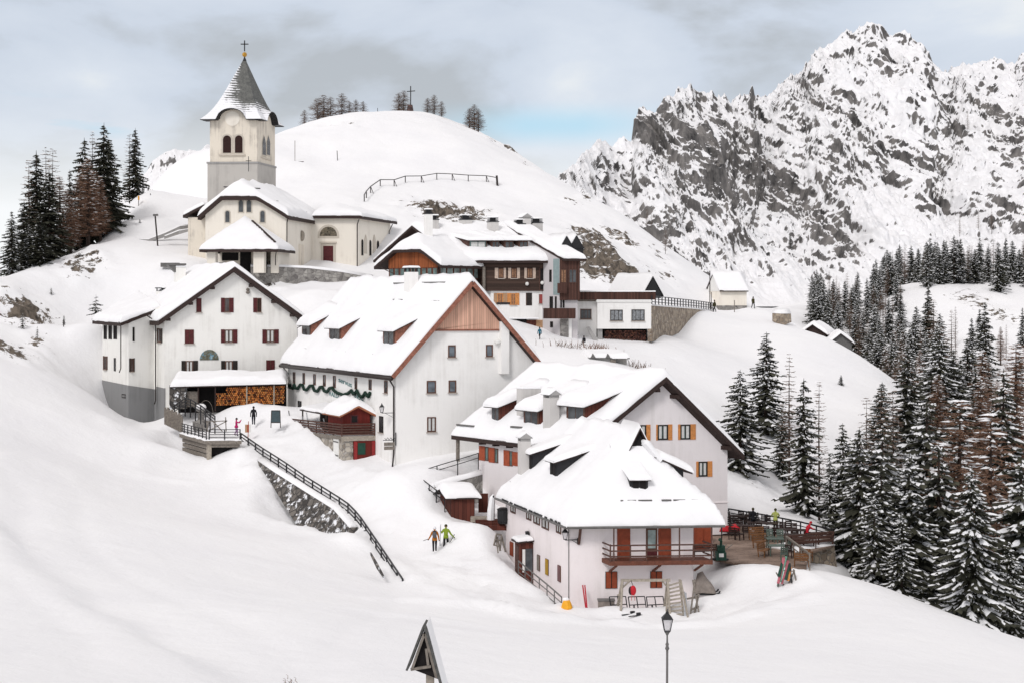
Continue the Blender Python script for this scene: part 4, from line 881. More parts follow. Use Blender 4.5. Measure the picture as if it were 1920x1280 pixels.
    pipe([F.w(uL, L, zL - .3), F.w(-.1, L + .1, zL - .9)], .06, r)
    # garland and lettering
    gl = '''546,719 547,726 552,727.5 554.5,720 557,727 561,727.5 566,720.5 570,721 573,729 578,730.5 584,722.5 589,722.5 592,731 598,733 603,725 607,724.5 611,732 616,734 621,727 626,726 629,731 636,736 646,739.5 656,736.5 662,731 666,738 669,737 672,731 677,741 683,743.5 688,735 691,740 694,743 697,735'''
    pts = []
    for a in gl.split():
        x, y = map(float, a.split(',')); v = F.v(x); pts.append(F.w(-.16, v, F.z(y, 0, v)))
    MB().tube(pts, .15, 7).build('garland', M['garland'], r)
    tm = M['signgreen']
    text_on(F, Wu, r, 'servus', 635.5, 660, 717, .3, tm, tilt=-.35); text_on(F, Wu, r, 'VALD', 617, 635, 739, .4, tm, tilt=-.1); text_on(F, Wu, r, 'VENTI', 659, 684, 744.5, .4, tm, tilt=-.95)
    # the wrought hanging sign at the corner
    hs = thing('hanging_sign', 'dark double hanging sign on a wrought iron bracket at the corner of the garlanded inn', 'sign', F.w(-.8, .1, F.z(842)))
    zt = F.z(824); b = MB(); b.bar(F.w(-.1, -.05, zt), F.w(-1.1, -.05, zt), .05); b.bar(F.w(-.02, -.05, F.z(810)), F.w(-.02, -.05, F.z(834)), .07)
    b.tube([F.w(-.1 - .06 * i, -.05, zt + .12 + .1 * math.sin(i * 1.4)) for i in range(15)], .025, 5); b.build('bracket', M['black'], hs)
    for z0, z1 in ((F.z(834.5), F.z(828)), (F.z(842), F.z(835.5))):
        MB().fbox(F, -1.0, -.12, -.09, -.02, z0, z1).build('sign_board', M['greywood'], hs)
    for px, py, sc, vv in ((725.5, 772, .9, None), (524.5, 718, .85, 1)):
        v = F.v(738) if vv is None else L - .05
        lp = thing('wall_lantern', 'black wall lantern on a bracket ' + ('beside the downpipe of the garlanded inn' if vv is None else 'at the far corner of the garlanded inn'), 'lantern', F.w(-.5, v, F.z(py)))
        c = F.w(-1.0 if vv is None else -.9, v, F.z(py, 0, v)); bb = MB(); bb.bar(F.w(-.02, v, c.z - .05), F.w(-1.0, v, c.z - .05), .05); bb.bar(F.w(-.02, v, c.z - .5), F.w(-.02, v, c.z + .1), .06); bb.bar(F.w(-.02, v, c.z - .45), F.w(-.7, v, c.z - .07), .03); bb.build('bracket', M['black'], lp); lantern(lp, c, sc)
    # -------- the deck with its red kiosk
    vd = F.v(704); uK = F.u(640, vd); vE = F.v(534, uK); zt = F.z(817, uK, vd)
    d = thing('deck', 'raised deck on a rubble stone base with a brown railing, built against the garlanded inn', 'deck', F.w(uK / 2, vd + 5, zt - 2.5))
    # the railing and the floor fall slightly toward the far end as in the photograph
    zE = F.z(803.5, uK, vE); fl = [[F.w(u, v, lerp2(v, vd, zt, vE, zE)) for v in (vd, vE)] for u in (uK, 0)]; fb = [[p - Vector((0, 0, .3)) for p in row] for row in fl]
    MB().sheet(fl, fb).build('floor', M['greywood'], d)
    fd = MB(); fd.prism([F.w(uK + .12, vd + .12, zt - 3.6), F.w(-.02, vd + .12, zt - 3.6), F.w(-.02, vE - .1, zt - 3.6), F.w(uK + .12, vE - .1, zt - 3.6)], [F.w(uK + .12, vd + .12, zt - .3), F.w(-.02, vd + .12, zt - .3), F.w(-.02, vE - .1, zE - .3), F.w(uK + .12, vE - .1, zE - .3)]); fd.build('stone_base', M['stone'], d)
    wslab(MB(), F, ('v', vd), uK, 0, zt - .42, zt - .02, -.01, .03).build('beam', M['palewood'], d)
    dr = MB(); a0, a1, z0, z1 = wall_rect(F, ('v', vd), (663, 826, 704, 878)); wslab(dr, F, ('v', vd), a0, -.02, z0, z1, -.15, .02); ob = dr.build('door', M['kiosk'], d)
    wslab(MB(), F, ('v', vd), a0 + .35, a0 + 1.0, z1 - 1.15, z1 - .15, 0, .06).build('pane', M['green'], ob)
    for e in (a0 + .02, -.32): wslab(MB(), F, ('v', vd), e, e + .28, z0, z1 - .01, 0, .07).build('post', M['redpost'], ob)
    wd = MB(); a0, a1, z0, z1 = wall_rect(F, ('u', uK + .12), (626, 820, 635.6, 856)); wslab(wd, F, ('u', uK + .12), a0, a1, z0, z1, -.05, .05); wp = wd.build('white_door', M['whiteframe'], d)
    for zz in (z0 + .1, z1 - .4): wslab(MB(), F, ('u', uK + .12), a0, a1, zz, zz + .12, .05, .07).build('hinge', M['gutter'], wp)
    # rails: along the long side, then across the end
    for H in (1.0, .78, .56, .34, .14):
        mb = MB(); mb.bar(F.w(uK, vE, zE + H), F.w(uK, vd, zt + H), .06, .13); mb.bar(F.w(uK, vd, zt + H), F.w(-.05, vd, zt + H), .06, .13); mb.build('rail', M['brownwood'], d)
    ref = None
    for k in range(8):
        f = k / 7; p = F.w(uK + .05, vE + (vd - vE) * f, zE + (zt - zE) * f)
        if ref is None: ref = MB().bar(p, p + Vector((0, 0, 1.05)), .1).build('post', M['brownwood'], d); p0 = p
        else: c = ref.copy(); C.objects.link(c); c.location = p - p0
    c = ref.copy(); C.objects.link(c); c.location = F.w(-.08, vd, zt) - p0
    snow_cover(F, uK + .1, -.1, vd + .1, vE - .1, lambda u, v: lerp2(v, vd, zt, vE, zE), .12, d)
    k = thing('kiosk', 'wine red wooden kiosk with a thick snow roof on the deck of the garlanded inn', 'kiosk', F.w(uK / 2, vd + 2, zt))
    u0, u1, v0, v1 = uK + .25, -.35, vd + .3, vd + 3.6; um = F.u(669, v0); ze = F.z(773, u0, v0); zp = F.z(759, um, v0)
    pr = [(u0, zt), (u1, zt), (u1, ze), (um, zp - .1), (u0, ze)]; MB().prism([F.w(a, v0, z) for a, z in pr], [F.w(a, v1, z) for a, z in pr]).build('wall', M['kiosk'], k)
    kz = lambda u, v=0: lerp2(u, u0, ze, um, zp) if u < um else lerp2(u, um, zp, u1, ze)
    roof_slab(F, u0 - .4, u1 + .4, v0 - .4, v1 + .3, kz, .16, k, 'rakeorange', us=[um]); snow_cover(F, u0 - .45, u1 + .42, v0 - .38, v1 + .35, kz, .75, k, extra_u=(um,))
    a0, a1, z0, z1 = wall_rect(F, ('v', v0), (657, 777, 671.5, 793)); o = wslab(MB(), F, ('v', v0), a0, a1, z0, z1, -.05, .03).build('window', M['darkred'], k); wslab(MB(), F, ('v', v0), a0 + .1, a1 - .1, z0 + .1, z1 - .1, 0, .05).build('pane', M['dark'], o)
    s_ = thing('shelter', 'small black open shelter with a flat snowy roof left of the wine red kiosk', 'shelter', F.w(uK + 1, vd + 8, zt))
    u0, u1, v0, v1 = uK + .5, -.2, vd + 4.6, vd + 10.5; z = F.z(765, u0, v1)
    fz = lambda u, v: z + .16 * (u - u0)
    roof_slab(F, u0 - .2, u1, v0, v1, fz, .15, s_, 'eave'); snow_cover(F, u0 - .2, u1, v0 + .1, v1, fz, .2, s_)
    for v in (v0 + .1, v1 - .2): MB().bar(F.w(u0, v, zE), F.w(u0, v, fz(u0, v)), .12).build('post', M['eave'], s_)
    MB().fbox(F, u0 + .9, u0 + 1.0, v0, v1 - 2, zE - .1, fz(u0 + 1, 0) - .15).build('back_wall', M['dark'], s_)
    for i, (px, n) in enumerate(((543.5, 'black pair of skis leaning on the deck railing at its left end'), (569, 'pale skis leaning by the black shelter post on the deck'), (577, 'silver skis standing upright in front of the black shelter'), (597, 'short pale skis leaning at the railing before the black shelter'), (609, 'pale skis leaning next to the wine red kiosk'))):
        v = F.v(px, uK + .2); z0 = lerp2(v, vd, zt, vE, zE)
        pair(n, [(F.w(uK + .35, v + e, z0 + .05), F.w(uK + .15, v + e + .1, z0 + (1.75 if i in (0, 2) else 1.35))) for e in (0, .16)], 'black' if i == 0 else 'skigrey', .09, 'skis leaning on the inn deck')
    return F, d
M['garland'] = mat('evergreen_garland', (0.012, 0.035, 0.024), .9, .5, 9, 1.0, 14)
M['signgreen'] = mat('grey_green_lettering', (0.16, 0.27, 0.27), .7, .2, 5)
M['redpost'] = mat('red_door_post', (0.25, 0.02, 0.02), .6, .2, 4)
M['rakeorange'] = mat('reddish_fascia', (0.33, 0.12, 0.06), .65, .25, 5)
M['skigrey'] = mat('pale_ski', (0.42, 0.43, 0.45), .4, .3, 5)
build_hotel()
def build_gable_house():       # the long house with the rose white gable
    F = Fr(1085, 960, 105, 11, 40); ov = .85; uw = F.u(1364); Lr = F.v(846, -.6); Lw = F.v(897)
    uL = -.6; ur = F.u(1250, -ov); zr = F.z(706, ur, -ov); zL = F.z(814, uL, Lr)
    r, zf, q = gable_house(F, 'house', 'long white house with a rose white gable and orange shutters, behind the balcony house', uw, Lw, None, (1250, 706), (1396, 852), ov, F.z(1010), 'plasterC', th=.38, T=.62, vback=Lr, ovback=0, uL=uL, zL=zL,
                           purl=[F.u(1228, -.4), F.u(1266, -.4), F.u(1362, -.4)])
    s = (zr - zL) / (ur - uL); Wv, Wu = ('v', 0), ('u', 0)
    for rc, l, rr in (((1192.5, 796, 1211, 824.5), 1186.5, 1219), ((1232.5, 795.5, 1252, 824), 1230, 1260), ((1275, 795, 1294, 823), 1271, 1304), ((1309, 864.5, 1326, 892.5), 1305, 1335)):
        window(F, Wv, r, rc, frame='blackbrown', pane='glassgreen', left=l, right=rr, shutter='orange', sill=False, curtain=True)
    window(F, Wv, r, (1325, 944.5, 1340, 962), frame='blackbrown', pane='dark', sill=False, bars=0)
    MB().fbox(F, F.u(1310), uw + .03, -.06, 0, F.z(941.5, uw), F.z(939.5, uw)).build('string_course', M['plasterE'], r)
    for px0, px1, py0, py1 in ((910, 916.5, 837, 863), (928, 934.5, 840, 867), (956, 961.5, 845, 873), (972, 977, 848, 873)):
        window(F, Wu, r, (px0, py0, px1, py1), frame='frame', pane='glassgreen', left=px0 - 11, shutter='orangered', sill=False, bars=0)
    # open end under the far eave
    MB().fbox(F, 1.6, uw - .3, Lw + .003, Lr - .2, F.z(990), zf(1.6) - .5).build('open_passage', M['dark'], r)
    MB().fbox(F, -.3, -.1, Lr - .35, Lr - .15, F.z(930, 0, Lr), zL - .3).build('post', M['greywood'], r)
    fw = lambda a, o, z: F.w(uL + o, a, z)
    for x0, x1, py, h in ((922, 938, 798, 1.6), (982, 1013, 806, 1.6), (1062, 1100, 800, 1.65)):
        p1 = F.hit(x1, py, zf); p0 = F.hit(x0, py - 3, zf); of = min((p1[0] + p0[0]) / 2 - uL, 3.2); a1, a0 = F.v(x0, uL + of), F.v(x1, uL + of)
        dormer(fw, a0, a1, of, h, .38, s, zL, r, wood='hutwood', T=.62, over=.45, side_over=.35, winmat='glass')
    for px, pb, pt, w, d, cap in ((991.5, 777, 727, 1.45, .8, 'flat'), (1033.5, 806, 745, .75, .8, 'gable')):
        u, v = F.hit(px, pb, zf); chimney(F, u, v, w, d, zf(u) - .4, F.z(pt, u, v), r, body='concretewhite', cap=cap)
    an = thing('antenna', 'thin television antenna mast with short cross arms on the roof of the long white house', 'antenna', F.w(F.u(996, 8), 8, zf(2)))
    b = P(996, 842, 112); mb = MB(); mb.tube([b, P(996, 749, 112)], .035, 6)
    for py in (752, 795, 800): mb.bar(P(988, py + 1, 112), P(997, py - 1, 112), .04)
    mb.build('mast', M['gutter'], an)
    for v0, v1, o in ((Lr - 2.5, Lr - .2, .4), (Lr - 8, Lr - 6.6, .75)): MB().bar(F.w(uL + o, v0, zL + s * o + .55), F.w(uL + o, v1, zL + s * o + .52), .3, .12).build('snow_guard', M['gutter'], r)
    for k in range(7): MB().fbox(F, uL + .1, 0, Lw - 1 - k * 1.7, Lw - .85 - k * 1.7, zf(uL + .1) - .62, zf(uL) - .40).build('rafter_end', M['eave'], r)
M['concretewhite'] = plaster('weathered_white_chimney', (0.58, 0.56, 0.54), amount=.5, stain=(.4, .38, .36))
build_gable_house()
def build_balcony_house():
    F = Fr(1068, 1142, 92, 4, 19.3); uw = F.u(1300); L = F.v(950) + .2
    u0, u1, v0, v1 = -.55, F.u(1358, -.9), -.95, L + .5; ze = F.z(986, 0, v0); ur = (u0 + u1) / 2 - .2; va = 3.6; zr = F.z(818, F.u(1186, va), va); ur = F.u(1186, va)
    s1 = (zr - ze) / (ur - u0); s2 = (zr - ze) / (u1 - ur); s3 = (zr - ze) / (va - v0)
    zf = lambda u, v: min(ze + s1 * (u - u0), ze + s2 * (u1 - u), ze + s3 * (v - v0), zr)
    r = thing('house', 'pinkish white house with a brown balcony and hipped snow roof, nearest to the viewer', 'house', F.w(uw / 2, L / 2, F.z(1142)))
    MB().fbox(F, 0, uw, 0, L, F.z(1185), ze + .25).build('wall', M['plasterE'], r)
    # gable at the back
    MB().prism([F.w(u0 + .4, L - .3, ze), F.w(u1 - .4, L - .3, ze), F.w(ur, L - .3, zr - .3)], [F.w(u0 + .4, L, ze), F.w(u1 - .4, L, ze), F.w(ur, L, zr - .3)]).build('back_gable', M['plasterE'], r)
    roof_slab(F, u0, u1, v0, v1, zf, .16, r, 'eave', us=[ur] + list(np.linspace(u0, u1, 17)), vs=[va] + list(np.linspace(v0, va, 9)))
    snow_cover(F, u0 - .03, u1 + .05, v0 - .04, v1, zf, .72, r, extra_u=(ur, ur - .5, ur + .5), extra_v=(va, va - .5, va + .5))
    g = MB(); g.tube([F.w(u0 - .05, v0, ze - .08), F.w(u0 - .05, v1, ze - .08)], .09, 6); g.build('gutter', M['gutter'], r); MB().tube([F.w(u0, v0 - .06, ze - .08), F.w(u1, v0 - .06, ze - .08)], .09, 6).build('gutter', M['gutter'], r)
    for k in range(15):       # icy lumps and slipped crust along the left eave
        v = v0 + 1 + (L - 1) * k / 15 + .2 * math.sin(k * 5); MB().bar(F.w(u0 - .02, v, ze + .02), F.w(u0 - .02, v + .35 + .3 * math.sin(k * 3) ** 2, ze + .04), .12, .16).build('snow_guard', M['black'], r)
    for x0, x1 in ((1163, 1168), (1176, 1192), (1196, 1222), (1240, 1258), (1262, 1284), (1296, 1318)):
        a0, a1 = F.u(x0, v0 + .75), F.u(x1, v0 + .75); zz = ze + s3 * .75 + .67; MB().bar(F.w(a0, v0 + .75, zz), F.w(a1, v0 + .75, zz), .3, .1).build('snow_guard', M['gutter'], r)
    for v_a, v_b, o in ((L - 2.2, L - .4, .85), (L - 4.5, L - 4.1, .8), (L - 6, L - 5.7, .75)): MB().bar(F.w(u0 + o, v_a, ze + s1 * o + .5), F.w(u0 + o, v_b, ze + s1 * o + .5), .3, .12).build('snow_guard', M['gutter'], r)
    v = L - .6; u = F.u(983, v); chimney(F, u, v, .72, .72, zf(u, v) - .5, F.z(826, u, v), r, body='concretewhite', cap='gable')
    # gablet at the top of the front hip
    vg = va - 1.05; zg = ze + s3 * (vg - v0); h = zr - zg + .7; hw = .88
    o = MB().prism([F.w(ur - hw, vg, zg - .2), F.w(ur + hw, vg, zg - .2), F.w(ur, vg, zg + h - .25)], [F.w(ur - hw, va + 1, zg - .2), F.w(ur + hw, va + 1, zg - .2), F.w(ur, va + 1, zg + h - .25)]).build('gablet', M['dark'], r)
    gz_ = lambda u, v: zg + h - abs(u - ur) * (h / (hw + .12)); roof_slab(F, ur - hw - .2, ur + hw + .2, vg - .25, va + 1.6, gz_, .13, o, 'eave', us=[ur]); snow_cover(F, ur - hw - .2, ur + hw + .2, vg - .22, va + 1.8, gz_, .35, o, extra_u=(ur,))
    # dormers: two to the left, a low one in front, one to the right
    fl = lambda a, o_, z: F.w(u0 + o_, a, z)
    for x0, x1, py, h in ((991, 999.5, 893, 1.7), (1036, 1044.5, 912, 1.75)):
        u, v = F.hit(x1, py, zf); of = u - u0; a1 = F.v(x0, u); dormer(fl, v, v + 1.35, of, h, .32, s1, ze, r, wood='black', T=.3, over=.3, side_over=.25, win=True, winmat='dark', front='black')
    u, v = F.hit(1198, 936, zf); ff = lambda a, o_, z: F.w(a, v0 + o_, z); a0, a1 = F.u(1181, v), F.u(1215, v)
    dormer(ff, a0, a1, v - v0, 1.4, .5, s3, ze, r, wood='black', T=.14, over=.25, side_over=.1, win=True, winmat='dark', front='black')
    fr = lambda a, o_, z: F.w(u1 - o_, a, z); u, v = F.hit(1262, 893, zf); dormer(fr, 1.9, 3.2, 1.45, 1.4, .45, s2, ze, r, wood='black', T=.5, over=.5, side_over=.3, win=True, winmat='dark', front='black')
    # windows under the left eave, ground floor slits, porch
    Wu, Wv = ('u', 0), ('v', 0)
    for rc in ((958, 945, 967, 961), (987.5, 957, 996.5, 974), (1001, 963, 1012.5, 982), (1016.5, 970, 1029.5, 991), (1043.5, 980, 1052.5, 999)): window(F, Wu, r, rc, frame='frame', pane='glass', sill=False, left=None, right=None, bars=1, curtain=True)
    window(F, Wu, r, (1008, 1039.5, 1013, 1069), shut=1, shutter='greywood', sill=False); window(F, Wu, r, (1023.5, 1047, 1029, 1077), shut=1, shutter='ochre', sill=False); window(F, Wu, r, (1046.5, 1059, 1052, 1089.5), shut=1, shutter='dullred', sill=False)
    window(F, Wu, r, (957, 1015, 963, 1041), shut=1, shutter='rustred', sill=False)
    MB().bar(F.w(-.3, F.v(993), F.z(999, 0, F.v(993))), F.w(-.05, F.v(993), F.z(998, 0, F.v(993))), .32, .26).build('floodlight', M['black'], r)
    va_ = F.v(1000, 0); pu = F.u(975, va_); pd = min(2.2, F.v(965.5, pu) - va_); zt, zb = F.z(1017, pu, va_), F.z(1096, pu, va_)
    po = MB().fbox(F, pu, -.001, va_, va_ + pd, zb, zt).build('porch', M['hutwood'], r)
    wslab(MB(), F, ('v', va_), pu * .82, pu * .62, zb + .9, zt - .45, 0, .04).build('panel', M['whiteframe'], po); wslab(MB(), F, ('v', va_), pu * .58, -.06, zb + 1.0, zt - .4, 0, .04).build('pane', M['glass'], po)
    wslab(MB(), F, ('u', pu), va_ + .2, va_ + pd - .2, zb, zt - .25, 0, .04).build('door', M['brownwood'], po)
    pz = lambda u, v: zt + .12 + .12 * (u - pu); roof_slab(F, pu - .2, -.002, va_ - .2, va_ + pd + .2, pz, .12, po, 'eave'); snow_cover(F, pu - .2, -.05, va_ - .2, va_ + pd + .2, pz, .25, po)
    # balcony
    ub0, ub1 = F.u(1143, -1.3), F.u(1336, -1.3); zB = F.z(1051.5, ub0, -1.3)
    bl = MB().fbox(F, ub0, ub1, -1.35, -.004, zB - .28, zB).build('balcony', M['redbrown'], r)
    for k, H in enumerate((1.02, .66, .3)):
        mb = MB(); mb.bar(F.w(ub0 + .05, -1.3, zB + H), F.w(ub1 - .05, -1.3, zB + H), .06, .09); mb.bar(F.w(ub0 + .05, -1.3, zB + H), F.w(ub0 + .05, -.02, zB + H), .06, .09); mb.bar(F.w(ub1 - .05, -1.3, zB + H), F.w(ub1 - .05, -.02, zB + H), .06, .09); mb.build('rail', M['brownwood'], bl)
    for px, hh in ((1144, 1.1), (1151, 0), (1212, 1.05), (1274, 0), (1334.5, 0), (1300, 1.05), (1182, 1.05)):
        u = F.u(px, -1.3); u = max(ub0 + .05, min(u, ub1 - .06)); MB().bar(F.w(u, -1.3, zB), F.w(u, -1.3, zB + hh if hh else ze - .1), .09).build('post', M['brownwood'], bl)
    for u in (ub0 + .5, (ub0 + ub1) / 2, ub1 - .6): MB().bar(F.w(u, -1.2, zB - .3), F.w(u, -.02, zB - .9), .12).build('bracket', M['redbrown'], bl)
    for rc, m in (((1157, 989.5, 1181, 1050), 'rustred'), ((1234, 989.5, 1257.5, 1050), 'rustred')):
        a0, a1, z0, z1 = wall_rect(F, Wv, rc); o = wslab(MB(), F, Wv, a0, a1, zB, z1, -.02, .07).build('door', M[m], r)
        wslab(MB(), F, Wv, a0 + .12, a1 - .12, zB + .9, z1 - .15, .07, .09).build('door_panel', M[m], o); wslab(MB(), F, Wv, a0 + .12, a1 - .12, zB + .12, zB + .8, .07, .09).build('door_panel', M[m], o)
    a0, a1, z0, z1 = wall_rect(F, Wv, (1211, 989.5, 1232, 1050)); o = wslab(MB(), F, Wv, a0, a1, zB, z1, -.02, .03).build('glass_door', M['frame'], r); wslab(MB(), F, Wv, a0 + .12, a1 - .12, zB + .6, z1 - .1, 0, .05).build('pane', M['glassteal'], o)
    wslab(MB(), F, Wv, a0 + .02, a1 - .02, zB + .02, zB + .45, .03, .06).build('door_panel', M['darkred'], o)
    for rc in ((1135, 1070.5, 1157, 1102), (1219, 1070, 1241, 1101)): window(F, Wv, r, rc, frame='blackbrown', shut=1, shutter='rustred', sill=False)
    MB().bar(F.w(F.u(1085), -.02, F.z(1019, 0)), F.w(F.u(1089, -.8), -.8, ze - .05), .16).build('brace', M['brownwood'], r)
    pipe([F.w(u1 - .2, v0, ze - .1), F.w(F.u(1353, -.3), -.3, ze - .5), F.w(F.u(1353, -.3), -.3, F.z(1010, 8))], .05, r)
    pipe([F.w(-.1, -.1, ze - .1), F.w(-.07, -.03, ze - .6), F.w(-.07, -.03, F.z(1140))], .03, r, m='gutter')
    lp = thing('wall_lantern', 'black wall lantern at the corner of the balcony house, under the eave', 'lantern', F.w(-.3, 0, F.z(1010)))
    c = F.w(-.35, -.15, F.z(1009)); b = MB(); b.bar(F.w(.55, -.05, c.z - .06), c - Vector((0, 0, .06)), .05); b.bar(F.w(.5, -.05, c.z - .35), F.w(.5, -.05, c.z + .05), .05); b.bar(F.w(.5, -.05, c.z - .3), F.w(.1, -.1, c.z - .08), .03); b.build('bracket', M['black'], lp); lantern(lp, c, .9)
    return F
M['ochre'] = mat('ochre_shutter', (0.42, 0.25, 0.02), .6, .2, 4)
M['dullred'] = mat('faded_red_shutter', (0.17, 0.09, 0.09), .7, .2, 4)
M['redbrown'] = mat('red_brown_timber', (0.14, 0.05, 0.03), .65, .25, 5)
M['glassteal'] = glassmat('pale_teal_glass', (0.24, 0.30, 0.29), .2)
FE = build_balcony_house()
# ------------------------------------------------------------------ the church and its tower
V_ = Vector
def build_church():
    F = Fr(385, 500, 176, -2, -9); uw = F.u(537); ov = .6; L = 17
    uL, uR = F.u(370.5, -ov), F.u(541, -ov); zeL = F.z(405, uL, -ov); ur = F.u(456, 2); zb0 = F.z(368.5, 0, -ov); ub = F.u(413, -ov); sl = (zb0 - zeL) / (ub - uL); zr = zeL + sl * (ur - uL); sR = (zr - zeL) / (uR - ur)
    zf = lambda u, v: min(zeL + sl * (u - uL), zeL + sR * (uR - u), zb0 + .95 * (v + ov), zr)
    r = thing('church', 'cream church with half hipped snow roof and porch on the hill', 'church', F.w(uw / 2, 4, F.z(500)))
    zb = F.z(520); prof = [(0, zb), (uw, zb), (uw, zf(uw, 5) - .25), (F.u(499), zb0 - .3), (ub, zb0 - .3), (0, zf(0, 5) - .25)]
    MB().prism([F.w(u, 0, z) for u, z in prof], [F.w(u, L, z) for u, z in prof]).build('wall', M['church'], r)
    roof_slab(F, uL, uR, -ov, L, zf, .5, r, 'eave', us=[ur, ub, F.u(499, -ov)] + list(np.linspace(uL, uR, 15)), vs=[-ov + (zr - zb0) / .95] + list(np.linspace(-ov, 4, 8)))
    snow_cover(F, uL, uR, -ov + .04, L, zf, .7, r, extra_u=(ur, ub), extra_v=(2.2,))
    u0, u1 = F.u(420, .3), F.u(488, .3); MB().bar(F.w(u0, .25, zf(u0 + 1, .25) + .42), F.w(u1, .25, zf(u1 - 1, .25) + .42), .35, .12).build('snow_guard', M['black'], r)
    for v0, v1, o in ((.5, 4, 2.4), (7.2, 8.6, .7), (9, 11, .9)): MB().bar(F.w(uR - o, v0, zeL + sR * o + .45), F.w(uR - o, v1, zeL + sR * o + .5), .35, .12).build('snow_guard', M['black'], r)
    Wv = ('v', 0)
    for rc in ((423, 396, 430.5, 417), (488.5, 396, 496.5, 417), (448, 376, 456, 398), (463, 376, 471, 398)): arch_window(F, Wv, r, rc, pane='glass', trim=.13, trimmat='churchtrim')
    # side aisle on the left, with its own low roof
    a0 = F.u(352.5, .6); MB().fbox(F, a0, -.002, .6, 12, zb, F.z(408, a0, .6)).build('aisle', M['tower'], r)
    az = lambda u, v: F.z(404, a0, .6) + .5 * (u - a0 + .5); roof_slab(F, a0 - .5, -.25, .2, 12.4, az, .35, r, 'eave', name='aisle_roof'); snow_cover(F, a0 - .5, -.25, .2, 12.4, az, .5, r)
    # porch
    pu0, pu1, pv = F.u(388, -6), F.u(516, -6), -6.0; e0, e1 = F.u(373.5, -6.7), F.u(521.5, -6.7); ez = F.z(467.5, pu0, -6.7); ap = F.z(411, uw / 2, 0); uc = F.u(459, -.5)
    pz = lambda u, v: min(ez + (ap - ez) / (uc - e0) * (u - e0), ez + (ap - ez) / (e1 - uc) * (e1 - u), ez + (ap - ez) / 6.2 * (v + 6.7))
    po = roof_slab(F, e0, e1, -6.7, -.002, pz, .35, r, 'eave', us=[uc] + list(np.linspace(e0, e1, 13)), vs=list(np.linspace(-6.7, 0, 9)), name='porch_roof')
    snow_cover(F, e0, e1, -6.68, -.05, pz, .5, po, extra_u=(uc,))
    zb2 = F.z(512, 0, -6)
    for x0, x1 in ((388, 404), (475, 495)): MB().fbox(F, F.u(x0, pv), F.u(x1, pv), pv, pv + .8, zb2, ez - .2).build('porch_pier', M['church'], r)
    MB().fbox(F, F.u(404, pv) + .05, F.u(475, pv) - .05, -3.0, -2.8, zb2, ez + .8).build('porch_wall', M['tower'], r)
    f2 = F; MB().fbox(F, F.u(416.5, -3), F.u(447, -3), -3.07, -2.9, F.z(489, 0, -3), F.z(474, 0, -3)).build('porch_window', M['dark'], r)
    MB().fbox(F, F.u(450.5, -3), F.u(471, -3), -3.08, -2.9, zb2, F.z(472, 0, -3)).build('porch_door', M['dark'], r)
    MB().fbox(F, F.u(500, pv), F.u(514, pv), pv + 1.5, -.002, zb2, ez + .3).build('porch_side', M['church'], r); MB().fbox(F, F.u(496, -4.4), F.u(501, -4.4), -4.6, -4.3, zb2, ez).build('porch_door', M['dark'], r)
    MB().bar(F.w(F.u(473, -1.6), -1.6, pz(uc + .8, -1.6) + .42), F.w(F.u(516, -6), -6.0, pz(F.u(516, -6), -6) + .5), .25, .12).build('snow_guard', M['eave'], r)
    # transept and choir to the right
    T = Fr(579, 505, 186, 0, -15); tw = T.u(671); Lt = T.v(732, tw); tb = T.z(525)
    t = MB().fbox(T, 0, tw, 0, Lt, tb, T.z(404)).build('transept', M['church'], r)
    t0, t1 = T.u(585, -.6), T.u(675, -.6); tz = T.z(404.5, 0, -.6)
    qz = lambda u, v: tz + min(.38 * (u - t0 + 3), .30 * (t1 - u), .38 * (v + .6), 2.0)
    roof_slab(T, t0, t1 + .3, -.6, Lt + .5, qz, .4, t, 'eave', us=list(np.linspace(t0, t1, 13)), vs=list(np.linspace(-.6, 6, 9))); snow_cover(T, t0, t1 + .3, -.58, Lt + .5, qz, .42, t)
    Tv, TU = ('v', 0), ('U', tw)
    arch_window(T, Tv, t, (600, 425.5, 632, 443), pane='glassart', trim=.28, trimmat='churchtrim', name='lunette_window')
    a0, a1, z0, z1 = wall_rect(T, Tv, (606.5, 461.5, 625, 499)); d = wslab(MB(), T, Tv, a0 - .33, a1 + .33, z0, z1 + .35, -.02, .06).build('door_surround', M['churchtrim'], t); wslab(MB(), T, Tv, a0, a1, z0, z1, 0, .09).build('door', M['darkred'], d)
    wslab(MB(), T, Tv, a0 - .45, a1 + .45, z1 + .35, z1 + .55, 0, .2).build('cornice', M['churchtrim'], d)
    for rc, m in (((677, 449.5, 680.5, 479), 'dark'), ((683, 441, 687.5, 475), 'churchtrim'), ((692, 451, 695.5, 479), 'dark'), ((699, 441, 703.5, 474), 'churchtrim'), ((706, 452, 710, 480), 'dark'), ((714, 465, 717, 474), 'dark')): arch_window(T, TU, t, rc, pane=m, trim=.06, trimmat='churchtrim', pointed=m == 'churchtrim')
    # relief over the narrow niche between nave and transept
    NU = ('U', uw); a0, a1, z0, z1 = wall_rect(F, NU, (560, 459, 569, 500)); wslab(MB(), F, NU, a0, a1, z0, z1, -.02, .1).build('niche', M['tower'], r)
    c = wallpt(F, NU, (a0 + a1) / 2, .1, F.z(442, uw, a0)); MB().ball(c, .55, 9, 6, sz=(.7, .5, 1.3)).build('relief', M['palewood'], r)
    z = F.z(400, uw, 0); pipe([F.w(uw + .3, -.3, z - .6), F.w(uw + .1, -.1, z - 1.2), F.w(uw + .1, -.1, F.z(500))], .07, r)
    pipe([T.w(.25, -.5, tz - .5), T.w(-.2, -.15, tz - 1.3), T.w(-.2, -.15, T.z(500))], .07, r); pipe([T.w(tw + .3, -.4, tz - .5), T.w(tw - .05, -.1, tz - 1.2), T.w(tw - .05, -.1, T.z(508))], .07, r)
